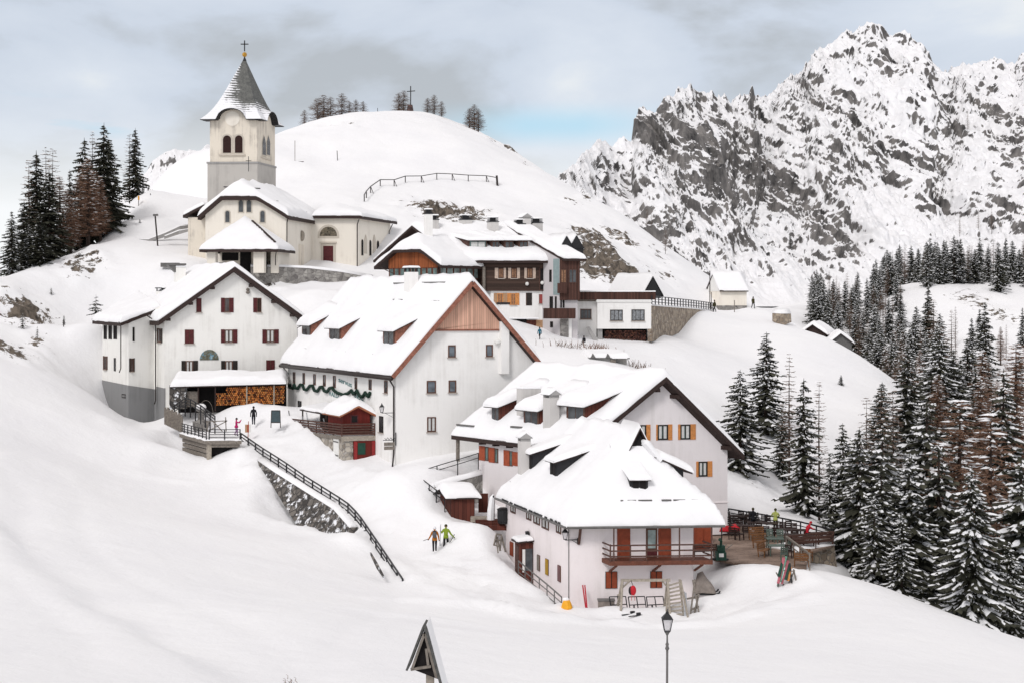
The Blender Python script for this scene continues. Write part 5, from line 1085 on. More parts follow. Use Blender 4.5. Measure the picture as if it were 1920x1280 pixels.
    pipe([T.w(tw + .5, Lt - .6, tz - .5), T.w(tw + .15, Lt - .9, tz - 1.5), T.w(tw + .15, Lt - .9, T.z(465, tw, Lt))], .07, r)
    pipe([F.w(F.u(520, -6), -6.4, ez - .3), F.w(F.u(516, -6), -5.9, ez - .9), F.w(F.u(516, -6), -5.9, F.z(498, 0, -6))], .06, r)
    # ------ the tower
    B = Fr(393.6, 400, 187, -3, -11); w = B.u(482); zs = B.z(306); ze = B.z(224); dd = B.v(515.5, w)
    k = thing('bell_tower', 'square cream bell tower with a pointed slate spire half covered in snow', 'tower', B.w(w / 2, w / 2, B.z(385)))
    sh = MB().fbox(B, -.25, w + .12, -.2, dd, B.z(420), zs).build('lower_shaft', M['towerlow'], k); up = MB().fbox(B, 0, w, 0, dd, zs, ze).build('upper_shaft', M['tower'], k)
    MB().fbox(B, -.35, w + .2, -.3, dd + .1, zs - .12, zs + .12).build('string_course', M['concrete'], k)
    hb = 1.35
    def arch_gable(pt, c, half, n=12): return [(c + half * math.cos(math.pi * i / n), hb * math.sin(math.pi * i / n)) for i in range(n + 1)]
    ag = arch_gable(None, w * .49, 1.75)
    MB().prism([B.w(a, -.02, ze + z - .05) for a, z in ag], [B.w(a, .5, ze + z - .05) for a, z in ag]).build('gable_arch', M['tower'], k)
    ag = arch_gable(None, dd * .55, 1.6)
    MB().prism([B.w(w + .02, a, ze + z - .05) for a, z in ag], [B.w(w - .5, a, ze + z - .05) for a, z in ag]).build('gable_arch', M['tower'], k)
    cc = (B.u(436), B.z(219)); MB().prism([B.w(cc[0] + .98 * math.cos(t / 10 * math.pi), -.05, cc[1] - .3 + .98 * math.sin(t / 10 * math.pi)) for t in range(20)], [B.w(cc[0] + .98 * math.cos(t / 10 * math.pi), .02, cc[1] - .3 + .98 * math.sin(t / 10 * math.pi)) for t in range(20)]).build('clock_field', M['church'], k)
    for x0, x1 in ((418.5, 433.5), (441, 455)): arch_window(B, ('v', 0), up, (x0, 254.5, x1, 287), pane='belfry', trim=.22, trimmat='churchtrim')
    wslab(MB(), B, ('v', 0), B.u(411), B.u(460), B.z(292.5), B.z(289.5), -.02, .22).build('sill', M['churchtrim'], up)
    TU = ('U', w)
    for x0, x1 in ((491.5, 497.5), (500, 505.5)): arch_window(B, TU, up, (x0, 256, x1, 291), pane='glass', trim=.18, trimmat='churchtrim', pointed=True)
    wslab(MB(), B, TU, B.v(489.5, w), B.v(507, w), B.z(295, w), B.z(292.5, w), -.02, .2).build('sill', M['churchtrim'], up)
    # spire: four sides, flared foot, the eave lifted over an arch on every side
    ap = Vector(P(458.6, 108, B.w(w / 2, dd / 2, 0).y)); o = .95; N = 20; c4 = [(-o, -o), (w + o, -o), (w + o, dd + o), (-o, dd + o)]; cen = (w / 2, dd / 2)
    rows = []; hs = [0, .02, .05, .09, .14, .2, .3, .42, .55, .7, .85, 1]
    def ring(hh, lift=0, inset=0):
        out = []
        for s_ in range(4):
            (x0, y0), (x1, y1) = c4[s_], c4[(s_ + 1) % 4]; ln = math.hypot(x1 - x0, y1 - y0)
            for i in range(N):
                f = i / N; x, y = x0 + (x1 - x0) * f, y0 + (y1 - y0) * f; d = abs(f - .5) * ln; b = hb + .25 if d < 9 else 0
                bump = (math.sqrt(max(0, 1 - (d / 1.95) ** 2)) * (hb + .1)) if d < 1.95 else 0
                q = 1 - hh; wd = .80 * q + .20 * q ** 7
                p = B.w(cen[0] + (x - cen[0]) * wd, cen[1] + (y - cen[1]) * wd, 0); tip = Vector((ap.x, ap.y, 0)); ax = B.w(cen[0], cen[1], 0); p += (tip - ax) * hh
                p.z = (ze - .1) + (ap.z - ze + .1) * hh + bump * max(0, 1 - hh / .22) ** 1.0 + lift; out.append(p)
        return out
    R_ = [ring(x) for x in hs]; n4 = 4 * N; sm = MB(); V = [p for q in R_ for p in q]; Fc = []
    for i in range(len(hs) - 1):
        for j in range(n4): Fc.append((i * n4 + j, i * n4 + (j + 1) % n4, (i + 1) * n4 + (j + 1) % n4, (i + 1) * n4 + j))
    sm.add(V, Fc); sp = sm.build('spire', M['slate'], k)
    e1, e2 = ring(0), ring(0, -.09); em = MB(); em.add(e1 + e2, [(j, (j + 1) % n4, n4 + (j + 1) % n4, n4 + j) for j in range(n4)]); ax_ = B.w(cen[0], cen[1], 0); sh_ = [B.w(a, b, 0) - B.w(0, 0, 0) for a, b in ((0, o + .1), (-o - .1, 0), (0, -o - .1), (o + .1, 0))]; e3 = [p + V_((sh_[j // N].x, sh_[j // N].y, 0)) for j, p in enumerate(e2)]; em.add(e2 + e3, [(j, (j + 1) % n4, n4 + (j + 1) % n4, n4 + j) for j in range(n4)]); em.build('eave', M['black'], k, fix=False)
    MB().lathe(ap - Vector((0, 0, .5)), [(.28, 0), (.06, .55)], 8).build('spire_tip', M['black'], k)
    fin = MB().ball(ap + Vector((0, 0, .36)), .33, 12, 8).build('finial_ball', M['gold'], k)
    zt = P(457.7, 76.5, ap.y).z; cr = MB(); cr.bar(ap + Vector((0, 0, .8)), Vector((ap.x, ap.y, zt)), .13); cr.bar(Vector((ap.x - .52, ap.y, zt - .5)), Vector((ap.x + .52, ap.y, zt - .5)), .13); cr.build('cross', M['black'], k)
    cr = thing('roof_cross', 'small black iron cross on the gable top of the church nave', 'cross', F.w(ur, .8, zr + .5)); b = P(466, 322, 178); m = MB(); m.bar(b, b + Vector((0, 0, 1.9)), .07); m.bar(b + Vector((-.35, 0, 1.35)), b + Vector((.35, 0, 1.35)), .07); m.build('iron_bars', M['black'], cr)
    # churchyard wall
def stone_wall(name, label, tops, bots, thick, mm, snow=.3, cat='wall'):
    """tops: points along the top edge seen, bots: matching points below"""
    r = thing(name, label, cat, tops[0]); mb = MB(); th = []
    for i, p in enumerate(tops):
        q = tops[min(i + 1, len(tops) - 1)] - tops[max(i - 1, 0)]; q.z = 0; n = Vector((-q.y, q.x, 0)).normalized() * thick; th.append(n if n.y > 0 else -n)
    A = [tops, bots, [b + n for b, n in zip(bots, th)], [t + n for t, n in zip(tops, th)]]
    rows = [[A[k][i] for k in range(4)] for i in range(len(tops))]
    b = []
    for row in rows: b += row
    fs = []
    for i in range(len(tops) - 1):
        for k in range(4): fs.append((i * 4 + k, i * 4 + (k + 1) % 4, (i + 1) * 4 + (k + 1) % 4, (i + 1) * 4 + k))
    e = (len(tops) - 1) * 4; fs += [(0, 1, 2, 3), (e + 3, e + 2, e + 1, e)]
    mb.add(b, fs).build('masonry', M[mm], r)
    if snow:
        m2 = MB(); tp, bt = [], []
        for k in range(6):
            f = k / 5; h = snow * math.sqrt(max(0, 1 - (2 * f - 1) ** 2)) ** .7
            tp.append([t + n * (f * 1.12 - .06) + Vector((0, 0, h * (1 + .35 * float(vnoise(t.x, t.y, k, 4))) + .01)) for t, n in zip(tops, th)]); bt.append([t + n * (f * 1.12 - .06) - Vector((0, 0, .02)) for t, n in zip(tops, th)])
        m2.sheet(tp, bt).build('snow_cover', M['snow'], r, smooth=True)
    return r
def slatemat():
    m, t, p, L = newmat('snowy_slate'); tc = nd(t, 'ShaderNodeTexCoord'); sp = nd(t, 'ShaderNodeSeparateXYZ'); L(tc.outputs['Object'], sp.inputs[0])
    g = nd(t, 'ShaderNodeNewGeometry'); gs = nd(t, 'ShaderNodeSeparateXYZ'); L(g.outputs['Normal'], gs.inputs[0])
    dv = nd(t, 'ShaderNodeMath', operation='MULTIPLY'); dv.inputs[1].default_value = 2.9; L(sp.outputs[2], dv.inputs[0]); fr = nd(t, 'ShaderNodeMath', operation='FRACT'); L(dv.outputs[0], fr.inputs[0])
    n = nd(t, 'ShaderNodeTexNoise', Scale=2.4, Detail=6, Roughness=.75); L(tc.outputs['Object'], n.inputs['Vector'])
    big = nd(t, 'ShaderNodeTexNoise', Scale=.42, Detail=5, Roughness=.55); L(tc.outputs['Object'], big.inputs['Vector'])
    # snow clings low on the flare, more on the left sides, and in the joints of the slates
    z = nd(t, 'ShaderNodeMapRange'); z.inputs[1].default_value = 11.9; z.inputs[2].default_value = 14.6; z.inputs[3].default_value = .58; z.inputs[4].default_value = -.06; L(sp.outputs[2], z.inputs[0])
    lx = nd(t, 'ShaderNodeMapRange'); lx.inputs[1].default_value = -.3; lx.inputs[2].default_value = .75; lx.inputs[3].default_value = .42; lx.inputs[4].default_value = -.10; L(gs.outputs[0], lx.inputs[0])
    ax = nd(t, 'ShaderNodeMapRange'); ax.inputs[1].default_value = -.36; ax.inputs[2].default_value = .12; ax.inputs[3].default_value = .42; ax.inputs[4].default_value = -.1; hr = nd(t, 'ShaderNodeMath', operation='SUBTRACT'); hr.inputs[0].default_value = 20.6; L(sp.outputs[2], hr.inputs[1]); hd = nd(t, 'ShaderNodeMath', operation='DIVIDE'); L(sp.outputs[0], hd.inputs[0]); L(hr.outputs[0], hd.inputs[1]); L(hd.outputs[0], ax.inputs[0])
    a = nd(t, 'ShaderNodeMath', operation='ADD'); L(z.outputs[0], a.inputs[0]); L(ax.outputs[0], a.inputs[1])
    b = nd(t, 'ShaderNodeMath', operation='MULTIPLY_ADD'); b.inputs[1].default_value = .75; L(big.outputs[0], b.inputs[0]); L(a.outputs[0], b.inputs[2])
    c = nd(t, 'ShaderNodeMath', operation='MULTIPLY_ADD'); c.inputs[1].default_value = .62; L(n.outputs[0], c.inputs[0]); L(b.outputs[0], c.inputs[2])
    d = nd(t, 'ShaderNodeMath', operation='MULTIPLY_ADD'); d.inputs[1].default_value = -.34; L(fr.outputs[0], d.inputs[0]); L(c.outputs[0], d.inputs[2])
    f = nd(t, 'ShaderNodeMapRange'); f.inputs[1].default_value = .72; f.inputs[2].default_value = .8; L(d.outputs[0], f.inputs[0])
    r = nd(t, 'ShaderNodeValToRGB'); e = r.color_ramp.elements; e[0].position = .3; e[0].color = (.05, .052, .05, 1); e[1].position = .7; e[1].color = (.17, .17, .155, 1); L(n.outputs[0], r.inputs[0])
    mx = nd(t, 'ShaderNodeMix', data_type='RGBA'); mx.inputs['B'].default_value = (.86, .86, .88, 1); L(f.outputs[0], mx.inputs['Factor']); L(r.outputs[0], mx.inputs['A']); L(mx.outputs['Result'], p.inputs['Base Color']); p.inputs['Roughness'].default_value = .7
    bp = nd(t, 'ShaderNodeBump', Strength=.6, Distance=.08); L(fr.outputs[0], bp.inputs['Height']); L(bp.outputs[0], p.inputs['Normal'])
    return m
M['slate'] = slatemat()
M['churchtrim'] = plaster('pale_stone_trim', (0.58, 0.525, 0.45), amount=.5, stain=(.38, .34, .3))
M['belfry'] = mat('dark_belfry_louvres', (0.028, 0.010, 0.008), .8, .3, 6)
M['glassart'] = mat('dark_stained_glass', (0.03, 0.028, 0.022), .4, .8, 4, c2=(.12, .10, .07))
build_church()
stone_wall('stone_wall', 'rubble stone churchyard wall with snow on top, in front of the cream church', [P(470, 500, 171), P(520, 500, 171.5), P(580, 503, 172), P(640, 510, 173), P(700, 521, 174)], [P(470, 540, 171), P(520, 545, 171.5), P(580, 548, 172), P(640, 548, 173), P(700, 548, 174)], .7, 'stone2', .28)
# ------------------------------------------------------------------ the chalets and houses of the upper row
def build_upper():
    # red boarded chalet
    F = Fr(821, 545, 158, -40); ov = .7; g0 = F.u(729); L = F.v(905); uL, uR = F.u(701, -ov), F.u(826.5, -ov); ze = F.z(497.5, 0, -ov); ub0, ub1 = F.u(737, -ov), F.u(794, -ov); zb = F.z(468, (ub0 + ub1) / 2, -ov)
    s = (zb - ze) / (ub0 - uL); ur = (uL + uR) / 2; zr = ze + s * (ur - uL); zf = lambda u, v: min(ze + s * (u - uL), ze + s * (uR - u), zb + .75 * (v + ov), zr)
    r = thing('chalet', 'chalet with red boarded half hipped gable and a glazed veranda, right of the church', 'house', F.w(g0 / 2, L / 2, F.z(530))); zl = F.z(545)
    pr = [(g0, zl), (0, zl), (0, zf(0, 4) - .3), (ub1, zb - .3), (ub0, zb - .3), (g0, zf(g0, 4) - .3)]; MB().prism([F.w(a, 0, z) for a, z in pr], [F.w(a, L, z) for a, z in pr]).build('wall', M['eave'], r)
    zm = F.z(502.5, g0 / 2); pr = [(g0 + .02, zm), (-.02, zm), (-.02, zf(0, 4) - .32), (ub1, zb - .32), (ub0, zb - .32), (g0 + .02, zf(g0, 4) - .32)]; MB().prism([F.w(a, -.06, z) for a, z in pr], [F.w(a, .0, z) for a, z in pr]).build('gable_boards', M['redwood'], r)
    n = 9
    for k in range(n):
        a0 = g0 + (0 - g0) * k / n + .05; a1 = g0 + (0 - g0) * (k + 1) / n - .05; o = wslab(MB(), F, ('v', 0), a0, a1, zm - 1.35, zm - .03, -.02, .04).build('veranda_window', M['redbrown'], r); wslab(MB(), F, ('v', 0), a0 + .16, a1 - .05, zm - 1.2, zm - .1, 0, .06).build('pane', M['glassgreen'], o)
    n = 6
    for k in range(n):
        a0 = .3 + (L - .8) * k / n; a1 = .3 + (L - .8) * (k + 1) / n - .08; o = wslab(MB(), F, ('U', 0), a0, a1, zm - 1.3, zm + .05, -.02, .04).build('veranda_window', M['redbrown'], r); wslab(MB(), F, ('U', 0), a0 + .1, a1 - .1, zm - 1.15, zm - .05, 0, .06).build('pane', M['glassteal'], o)
    roof_slab(F, uL, uR, -ov, L + .6, zf, .35, r, 'eave', us=[ur, ub0, ub1] + list(np.linspace(uL, uR, 13)), vs=list(np.linspace(-ov, 5, 9))); snow_cover(F, uL, uR, -ov + .03, L + .6, zf, .6, r, extra_u=(ur,))
    pipe([P(712, 501, 160), P(739, 514, 160), P(739, 530, 160)], .06, r)
    u, v = -1.2, 6.5
    # long timber house
    F = Fr(1028, 600, 163, 5, 38); ov = .9; vr = 8.6; ze = F.z(489, 0, -ov); zr = F.z(424, 0, vr); u0 = F.u(772, vr); uw0 = F.u(905); s = (zr - ze) / (vr + ov); zf = lambda u, v: ze + s * (v + ov) if v < vr else zr - s * (v - vr)
    r = thing('house', 'long house with dark log upper floor, white ground floor and row of shed dormers', 'house', F.w(uw0 / 2, 4, F.z(600))); zb = F.z(650)
    MB().fbox(F, F.u(923), 0, .25, 12, zb, F.z(546)).build('lower_wall', M['plasterB'], r)
    side = [(.0, zb), (17, zb), (17, zf(0, 17) - .25), (vr, zr - .25), (0, zf(0, 0) - .25)]
    MB().fbox(F, F.u(905), .02, 0, 12, F.z(546), zf(0, 0) - .2).build('log_wall', M['darkwood'], r)
    MB().prism([F.w(F.u(905), v, z) for v, z in ((.3, F.z(546)), (16, F.z(546)), (16, zf(0, 16) - .3), (vr, zr - .3), (.3, zf(0, .3) - .3))], [F.w(0, v, z) for v, z in ((.3, F.z(546)), (16, F.z(546)), (16, zf(0, 16) - .3), (vr, zr - .3), (.3, zf(0, .3) - .3))]).build('attic', M['eave'], r)
    MB().prism([F.w(u0 + .8, v, z) for v, z in ((2, zb), (15, zb), (15, zf(0, 15) - .3), (vr, zr - .3), (2, zf(0, 2) - .3))], [F.w(F.u(905) - .02, v, z) for v, z in ((2, zb), (15, zb), (15, zf(0, 15) - .3), (vr, zr - .3), (2, zf(0, 2) - .3))]).build('rear_wing', M['eave'], r)
    roof_slab(F, u0, .45, -ov, vr * 2, zf, .3, r, 'eave', vs=[vr]); snow_cover(F, u0, .42, -ov + .02, vr * 2, zf, .55, r, extra_v=(vr,))
    fw = lambda a, o, z: F.w(a, -ov + o, z)
    for x0, x1, py, h, nw in ((878, 913, 472, 1.3, 1), (921, 936, 472, 1.3, 1), (945, 963, 472, 1.3, 1), (972, 990, 472, 1.3, 1)):
        u, v = F.hit((x0 + x1) / 2, py, zf); dormer(fw, F.u(x0, v), F.u(x1, v), v + ov, h, .18, s, ze, r, wood='brownwood', T=.35, over=.4, side_over=.25, winmat='curtain' if x0 < 900 else 'glass', front='glassgreen' if x0 < 900 else 'frame')
    Wv = ('v', 0)
    for rc, l, rr in (((934, 503, 944, 522), 927.5, 948.5), ((958, 503, 969, 522), 952.5, 974.5), ((987.5, 503, 998.5, 522), 983, 1004)): window(F, Wv, r, rc, frame='brownwood', pane='warmcurtain', left=l, right=rr, shutter='palepink', bars=1)
    window(F, Wv, r, (1011, 502, 1025, 545), frame='brownwood', pane='dark', bars=0, sill=False, name='loggia')
    Wl = ('v', .25)
    window(F, Wl, r, (932, 550, 943, 571.5), frame='orange', pane='warmcurtain', left=925.5, right=950, shutter='paleorange', bars=1); window(F, Wl, r, (957, 550, 967, 572), frame='orange', pane='warmcurtain', left=950.5, right=973.5, shutter='orange', bars=1)
    window(F, Wl, r, (986, 549.5, 997, 573), shut=1, shutter='blackbrown', sill=False); window(F, Wl, r, (1010.5, 552, 1019.5, 569.5), shut=1, shutter='fadedred')
    for px, py in ((986.5, 532.5), (1015, 530.5)): MB().ball(F.w(F.u(px), -.18, F.z(py)), .22, 10, 6).build('globe_lamp', M['whiteframe'], r)
    for x0, x1, m in ((949, 968, 'greywood'), (968.5, 986, 'dark'), (986.5, 1004, 'hutwood'), (1004.5, 1018, 'paleorange'), (1018.5, 1029, 'greywood')):
        wslab(MB(), F, ('v', .25), F.u(x0, .25), F.u(x1, .25), zb, F.z(598 if x1 < 1004 else 600), -.02, .12).build('cellar_door' if m == 'hutwood' else 'cellar_front', M[m], r)
    snow_cover(F, F.u(948), F.u(1006), -.5, .3, lambda u, v: F.z(597.5), .14, r)
    pipe([F.w(F.u(905.5), -.2, F.z(500)), F.w(F.u(905.5), -.2, F.z(560))], .2, r, name='corner_post', m='greywood')
    for px, pb, pt, w, d, m, cap in ((813, 437, 413, .75, .9, 'concretewhite', 'hood'), (873, 428, 413, 1.1, .8, 'concretewhite', 'hood'), (924, 440, 417, .85, .9, 'concretewhite', 'hood'), (803, 415, 402, .7, .6, 'plasterB', 'hood')):
        vv = F.hit(px, pb, zf); u, v = vv; chimney(F, u, v, w, d, zf(u, v) - .5, F.z(pt, u, v), r, body=m, cap=cap)
    # tall grey and brown house with balconies
    F = Fr(1049, 635, 160.5, 6, 36); vr = 11; ov = .8; ze = F.z(485, 0, -ov); zr = F.z(420, 0, vr); s = (zr - ze) / (vr + ov); uw = F.u(1083); zf = lambda u, v: ze + s * (v + ov) if v < vr else zr - s * (v - vr)
    r = thing('house', 'tall narrow house with teal corner, dark boarded front and balconies', 'house', F.w(uw / 2, 4, F.z(632))); zb = F.z(655)
    pr = [(0, zb), (2 * vr, zb), (2 * vr, zf(0, 2 * vr) - .3), (vr, zr - .3), (0, zf(0, 0) - .3)]; MB().prism([F.w(0, v, z) for v, z in pr], [F.w(uw, v, z) for v, z in pr]).build('wall', M['greylilac'], r)
    ut = .02; wslab(MB(), F, ('u', 0), .02, F.v(1038), F.z(553), zf(0, 0) - .3, -.02, .05).build('teal_panel', M['teal'], r); MB().fbox(F, ut, uw + .05, -.35, 8, F.z(563), zf(0, 0) - .25).build('boarded_upper', M['brownfence'], r)
    roof_slab(F, -.05, uw + .5, -ov, 2 * vr, zf, .28, r, 'eave', vs=[vr]); snow_cover(F, -.03, uw + .5, -ov + .02, 2 * vr, zf, .5, r, extra_v=(vr,))
    fw = lambda a, o, z: F.w(a, -ov + o, z); u, v = F.hit(1046, 486, zf)
    for px, pt in ((1063.5, 443), (1082, 442)):
        y = 2.2; uu = F.u(px, y); zt = F.z(pt, uu, y); zg = F.z(466, uu, y); tri = [(uu - .85, zg), (uu + .85, zg), (uu, zt)]; o = MB().prism([F.w(a, y, z) for a, z in tri], [F.w(a - .1, y + 5, z) for a, z in tri]).build('dormer_gable', M['black'], r)
        tz = lambda q, w_, uu=uu, zt=zt, zg=zg: zt + .02 - abs(q - uu) * (zt - zg) / .85; snow_cover(F, uu - .9, uu + .9, y + .15, y + 5, tz, .4, o, extra_u=(uu,))
        MB().fbox(F, uu - .95, uu + .8, y + .1, y + 4, zf(0, y) - .6, zg + .05).build('dormer_cheek', M['black'], o)
    Wv = ('v', 0)
    Wu = ('u', 0); window(F, Wu, r, (1030.5, 506, 1034.5, 529), frame='blackbrown', pane='dark', bars=0, sill=False); window(F, ('v', -.35), r, (1050.5, 505, 1062, 531), frame='brownwood', pane='warmcurtain', bars=1, sill=False); window(F, ('v', -.35), r, (1066, 505, 1081, 531), frame='brownwood', pane='glass', bars=1, sill=False)
    for rc in ((1031, 556, 1037, 580), (1041, 556, 1044, 580), (1050.5, 561, 1053, 577), (1055, 561, 1058, 577)): window(F, Wu if rc[0] < 1048 else Wv, r, rc, frame='blackbrown', pane='dark', bars=0, sill=False)
    for (x0, x1, pt, pb, d) in ((1028, 1079, 578, 597.5, 1.3), (1049.5, 1063, 531, 550, .8)):
        a0, a1 = F.u(x0, -d), F.u(x1, -d); z0, z1 = F.z(pb, a0, -d), F.z(pt, a0, -d); bl = MB().fbox(F, a0, a1, -d, -.36, z0, z0 + .15).build('balcony', M['brownfence'], r)
        pn = MB(); pn.fbox(F, a0, a1, -d - .03, -d + .03, z0 + .15, z1); pn.fbox(F, a0, a0 + .05, -d + .03, -.36, z0 + .15, z1); pn.build('balcony_front', M['brownfence'], bl)
    window(F, Wu, r, (1032, 603, 1037, 614), frame='blackbrown', pane='dark', bars=0, sill=False); MB().fbox(F, F.u(1050), F.u(1063), -.3, 0, zb, F.z(598)).build('stone_pier', M['stone2'], r); MB().fbox(F, F.u(1063.5), F.u(1070), -.2, 0, zb, F.z(597)).build('white_pier', M['plasterB'], r)
    for px, pb, pt, w, cap in ((984, 425, 411, .95, 'gable'), (1005, 438, 419, 1.1, 'hood'), (974, 438, 421, .9, 'hood')):
        v = vr - 1.5; u = F.u(px, v); chimney(F, u, v, w, .9, zf(u, v) - .6, F.z(pt, u, v), r, body='concretewhite', cap=cap)
M['warmcurtain'] = mat('warm_wooden_blind', (0.26, 0.14, 0.08), .7, .5, 5)
M['palepink'] = mat('pale_pink_wood', (0.55, 0.43, 0.35), .7, .2, 6)
M['paleorange'] = mat('pale_orange_wood', (0.42, 0.25, 0.14), .7, .2, 6)
M['fadedred'] = mat('faded_red_board', (0.30, 0.06, 0.055), .7, .2, 6)
M['greylilac'] = plaster('grey_lilac_render', (0.58, 0.55, 0.555), amount=.2)
build_upper()
def firewood(name, label, o, ux, w, z0f, z1f, seed, mm, d=.5, r0=.085, cap=650):
    """stacked logs seen end on: o left foot, ux unit direction, z0f/z1f floor and top height along it"""
    rnd = random.Random(seed); mb = MB(); nrm = Vector((ux.y, -ux.x, 0)); step = r0 * 1.85; nx = int(w / step); cnt = 0
    bk = MB()
    for i in range(nx):
        x = (i + .5) * step; z = z0f(x) + r0; j = 0
        while z < z1f(x) - r0 * .6:
            r = r0 * rnd.uniform(.7, 1.12); p = o + ux * (x + (step / 2 if j % 2 else 0) + rnd.uniform(-.02, .02)); p = Vector((p.x, p.y, z)); e = p + nrm * rnd.uniform(-.08, .1); n = rnd.choice((3, 4, 5, 6)); a0 = rnd.random() * 6; b = len(mb.V)
            for q in (e, p - nrm * d):
                for k in range(n): t = a0 + 2 * math.pi * k / n; mb.V.append(tuple(q + ux * (r * math.cos(t)) + Vector((0, 0, r * math.sin(t)))))
            mb.F.append(tuple(b + k for k in range(n))); mb.M.append(0)
            for k in range(n): mb.F.append((b + k, b + (k + 1) % n, b + n + (k + 1) % n, b + n + k)); mb.M.append(1)
            z += step * .93; j += 1
    return tag(mb.build(name, [M[mm], M['bark']], None), label, 'firewood', None, 'stuff')
def logmat(name, stops):
    m, t, p, L = newmat(name); g = nd(t, 'ShaderNodeNewGeometry'); r = nd(t, 'ShaderNodeValToRGB'); e = r.color_ramp.elements; e[0].color = (*stops[0], 1); e[1].color = (*stops[-1], 1)
    for i, c in enumerate(stops[1:-1]): k = e.new((i + 1) / (len(stops) - 1)); k.color = (*c, 1)
    L(g.outputs['Random Per Island'], r.inputs[0]); L(r.outputs[0], p.inputs['Base Color']); p.inputs['Roughness'].default_value = .85; return m
M['logs'] = logmat('cut_log_ends', [(.05, .018, .01), (.32, .09, .022), (.56, .18, .035), (.42, .15, .035), (.62, .28, .085)])
M['logsdark'] = logmat('weathered_log_ends', [(.025, .012, .01), (.09, .035, .025), (.16, .06, .04), (.06, .025, .02), (.22, .09, .05)])
M['bark'] = mat('bark', (0.05, 0.035, 0.028), .9, .4, 5)
def build_woodshed():
    F = Fr(404, 759, 135.5, 6); x0, x1 = F.u(318), F.u(537); zt = F.z(723); ztr = F.z(718, x1)
    r = thing('woodshed', 'open lean-to woodshed with a snow roof between the lunette house and the garlanded inn', 'shed', F.w(0, 1, F.z(759)))
    zf = lambda u, v: lerp2(u, x0, zt, x1, ztr) + .17 * (v + .3); roof_slab(F, x0 + .2, x1, -.3, 3.6, zf, .14, r, 'eave'); snow_cover(F, x0 + .1, x1, -.35, 3.7, zf, .62, r)
    for px in (404, 463, 514, 372): MB().bar(F.w(F.u(px), -.12, F.z(770)), F.w(F.u(px), -.12, zf(F.u(px), 0) - .1), .11).build('post', M['palewood'] if px > 410 else M['eave'], r)
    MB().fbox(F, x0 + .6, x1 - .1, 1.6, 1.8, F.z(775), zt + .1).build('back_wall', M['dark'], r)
    lw = MB(); lw.fbox(F, x0, F.u(349), -.2, 1.2, F.z(765), zt + .1); lw.build('side_wall', M['stonesnow'], r)
    MB().fbox(F, F.u(350), F.u(371), .2, 1.0, F.z(762), F.z(733)).build('log_bench', M['greywood'], r)
    o = F.w(F.u(405), -.08, 0); ux = Vector((F.ux, F.uy, 0)); firewood('firewood', 'orange split firewood stacked in the open bays under the snowy shed roof', o, ux, F.u(533) - F.u(405), lambda x: F.z(760) + .025 * x, lambda x: zt - .12 + .03 * x - (.5 if x < 1.0 else 0), 3, 'logs', r0=.10)
    g = thing('snowy_fountain', 'snow capped fountain with a thin iron hoop in front of the woodshed', 'fountain', G(377, 768, 133.5)); b = G(377, 768, 133.5)
    MB().lathe(b - Vector((0, 0, .2)), [(.75, 0), (.8, .8), (.55, .85), (.3, 1.0), (.25, 1.7), (.5, 1.85), (.45, 2.0)], 9).build('basin', M['stone2'], g); MB().ball(b + Vector((0, 0, 1.95)), .5, 10, 6, sz=(1, 1, .7)).build('snow_cap', M['snow'], g); MB().tube([b + Vector((.2 + .7 * math.cos(t * math.pi / 10) + .3, -.2, .3 + 2.3 * math.sin(t * math.pi / 10) ** .5)) for t in range(11)], .02, 5).build('hoop', M['greywood'], g)
build_woodshed()
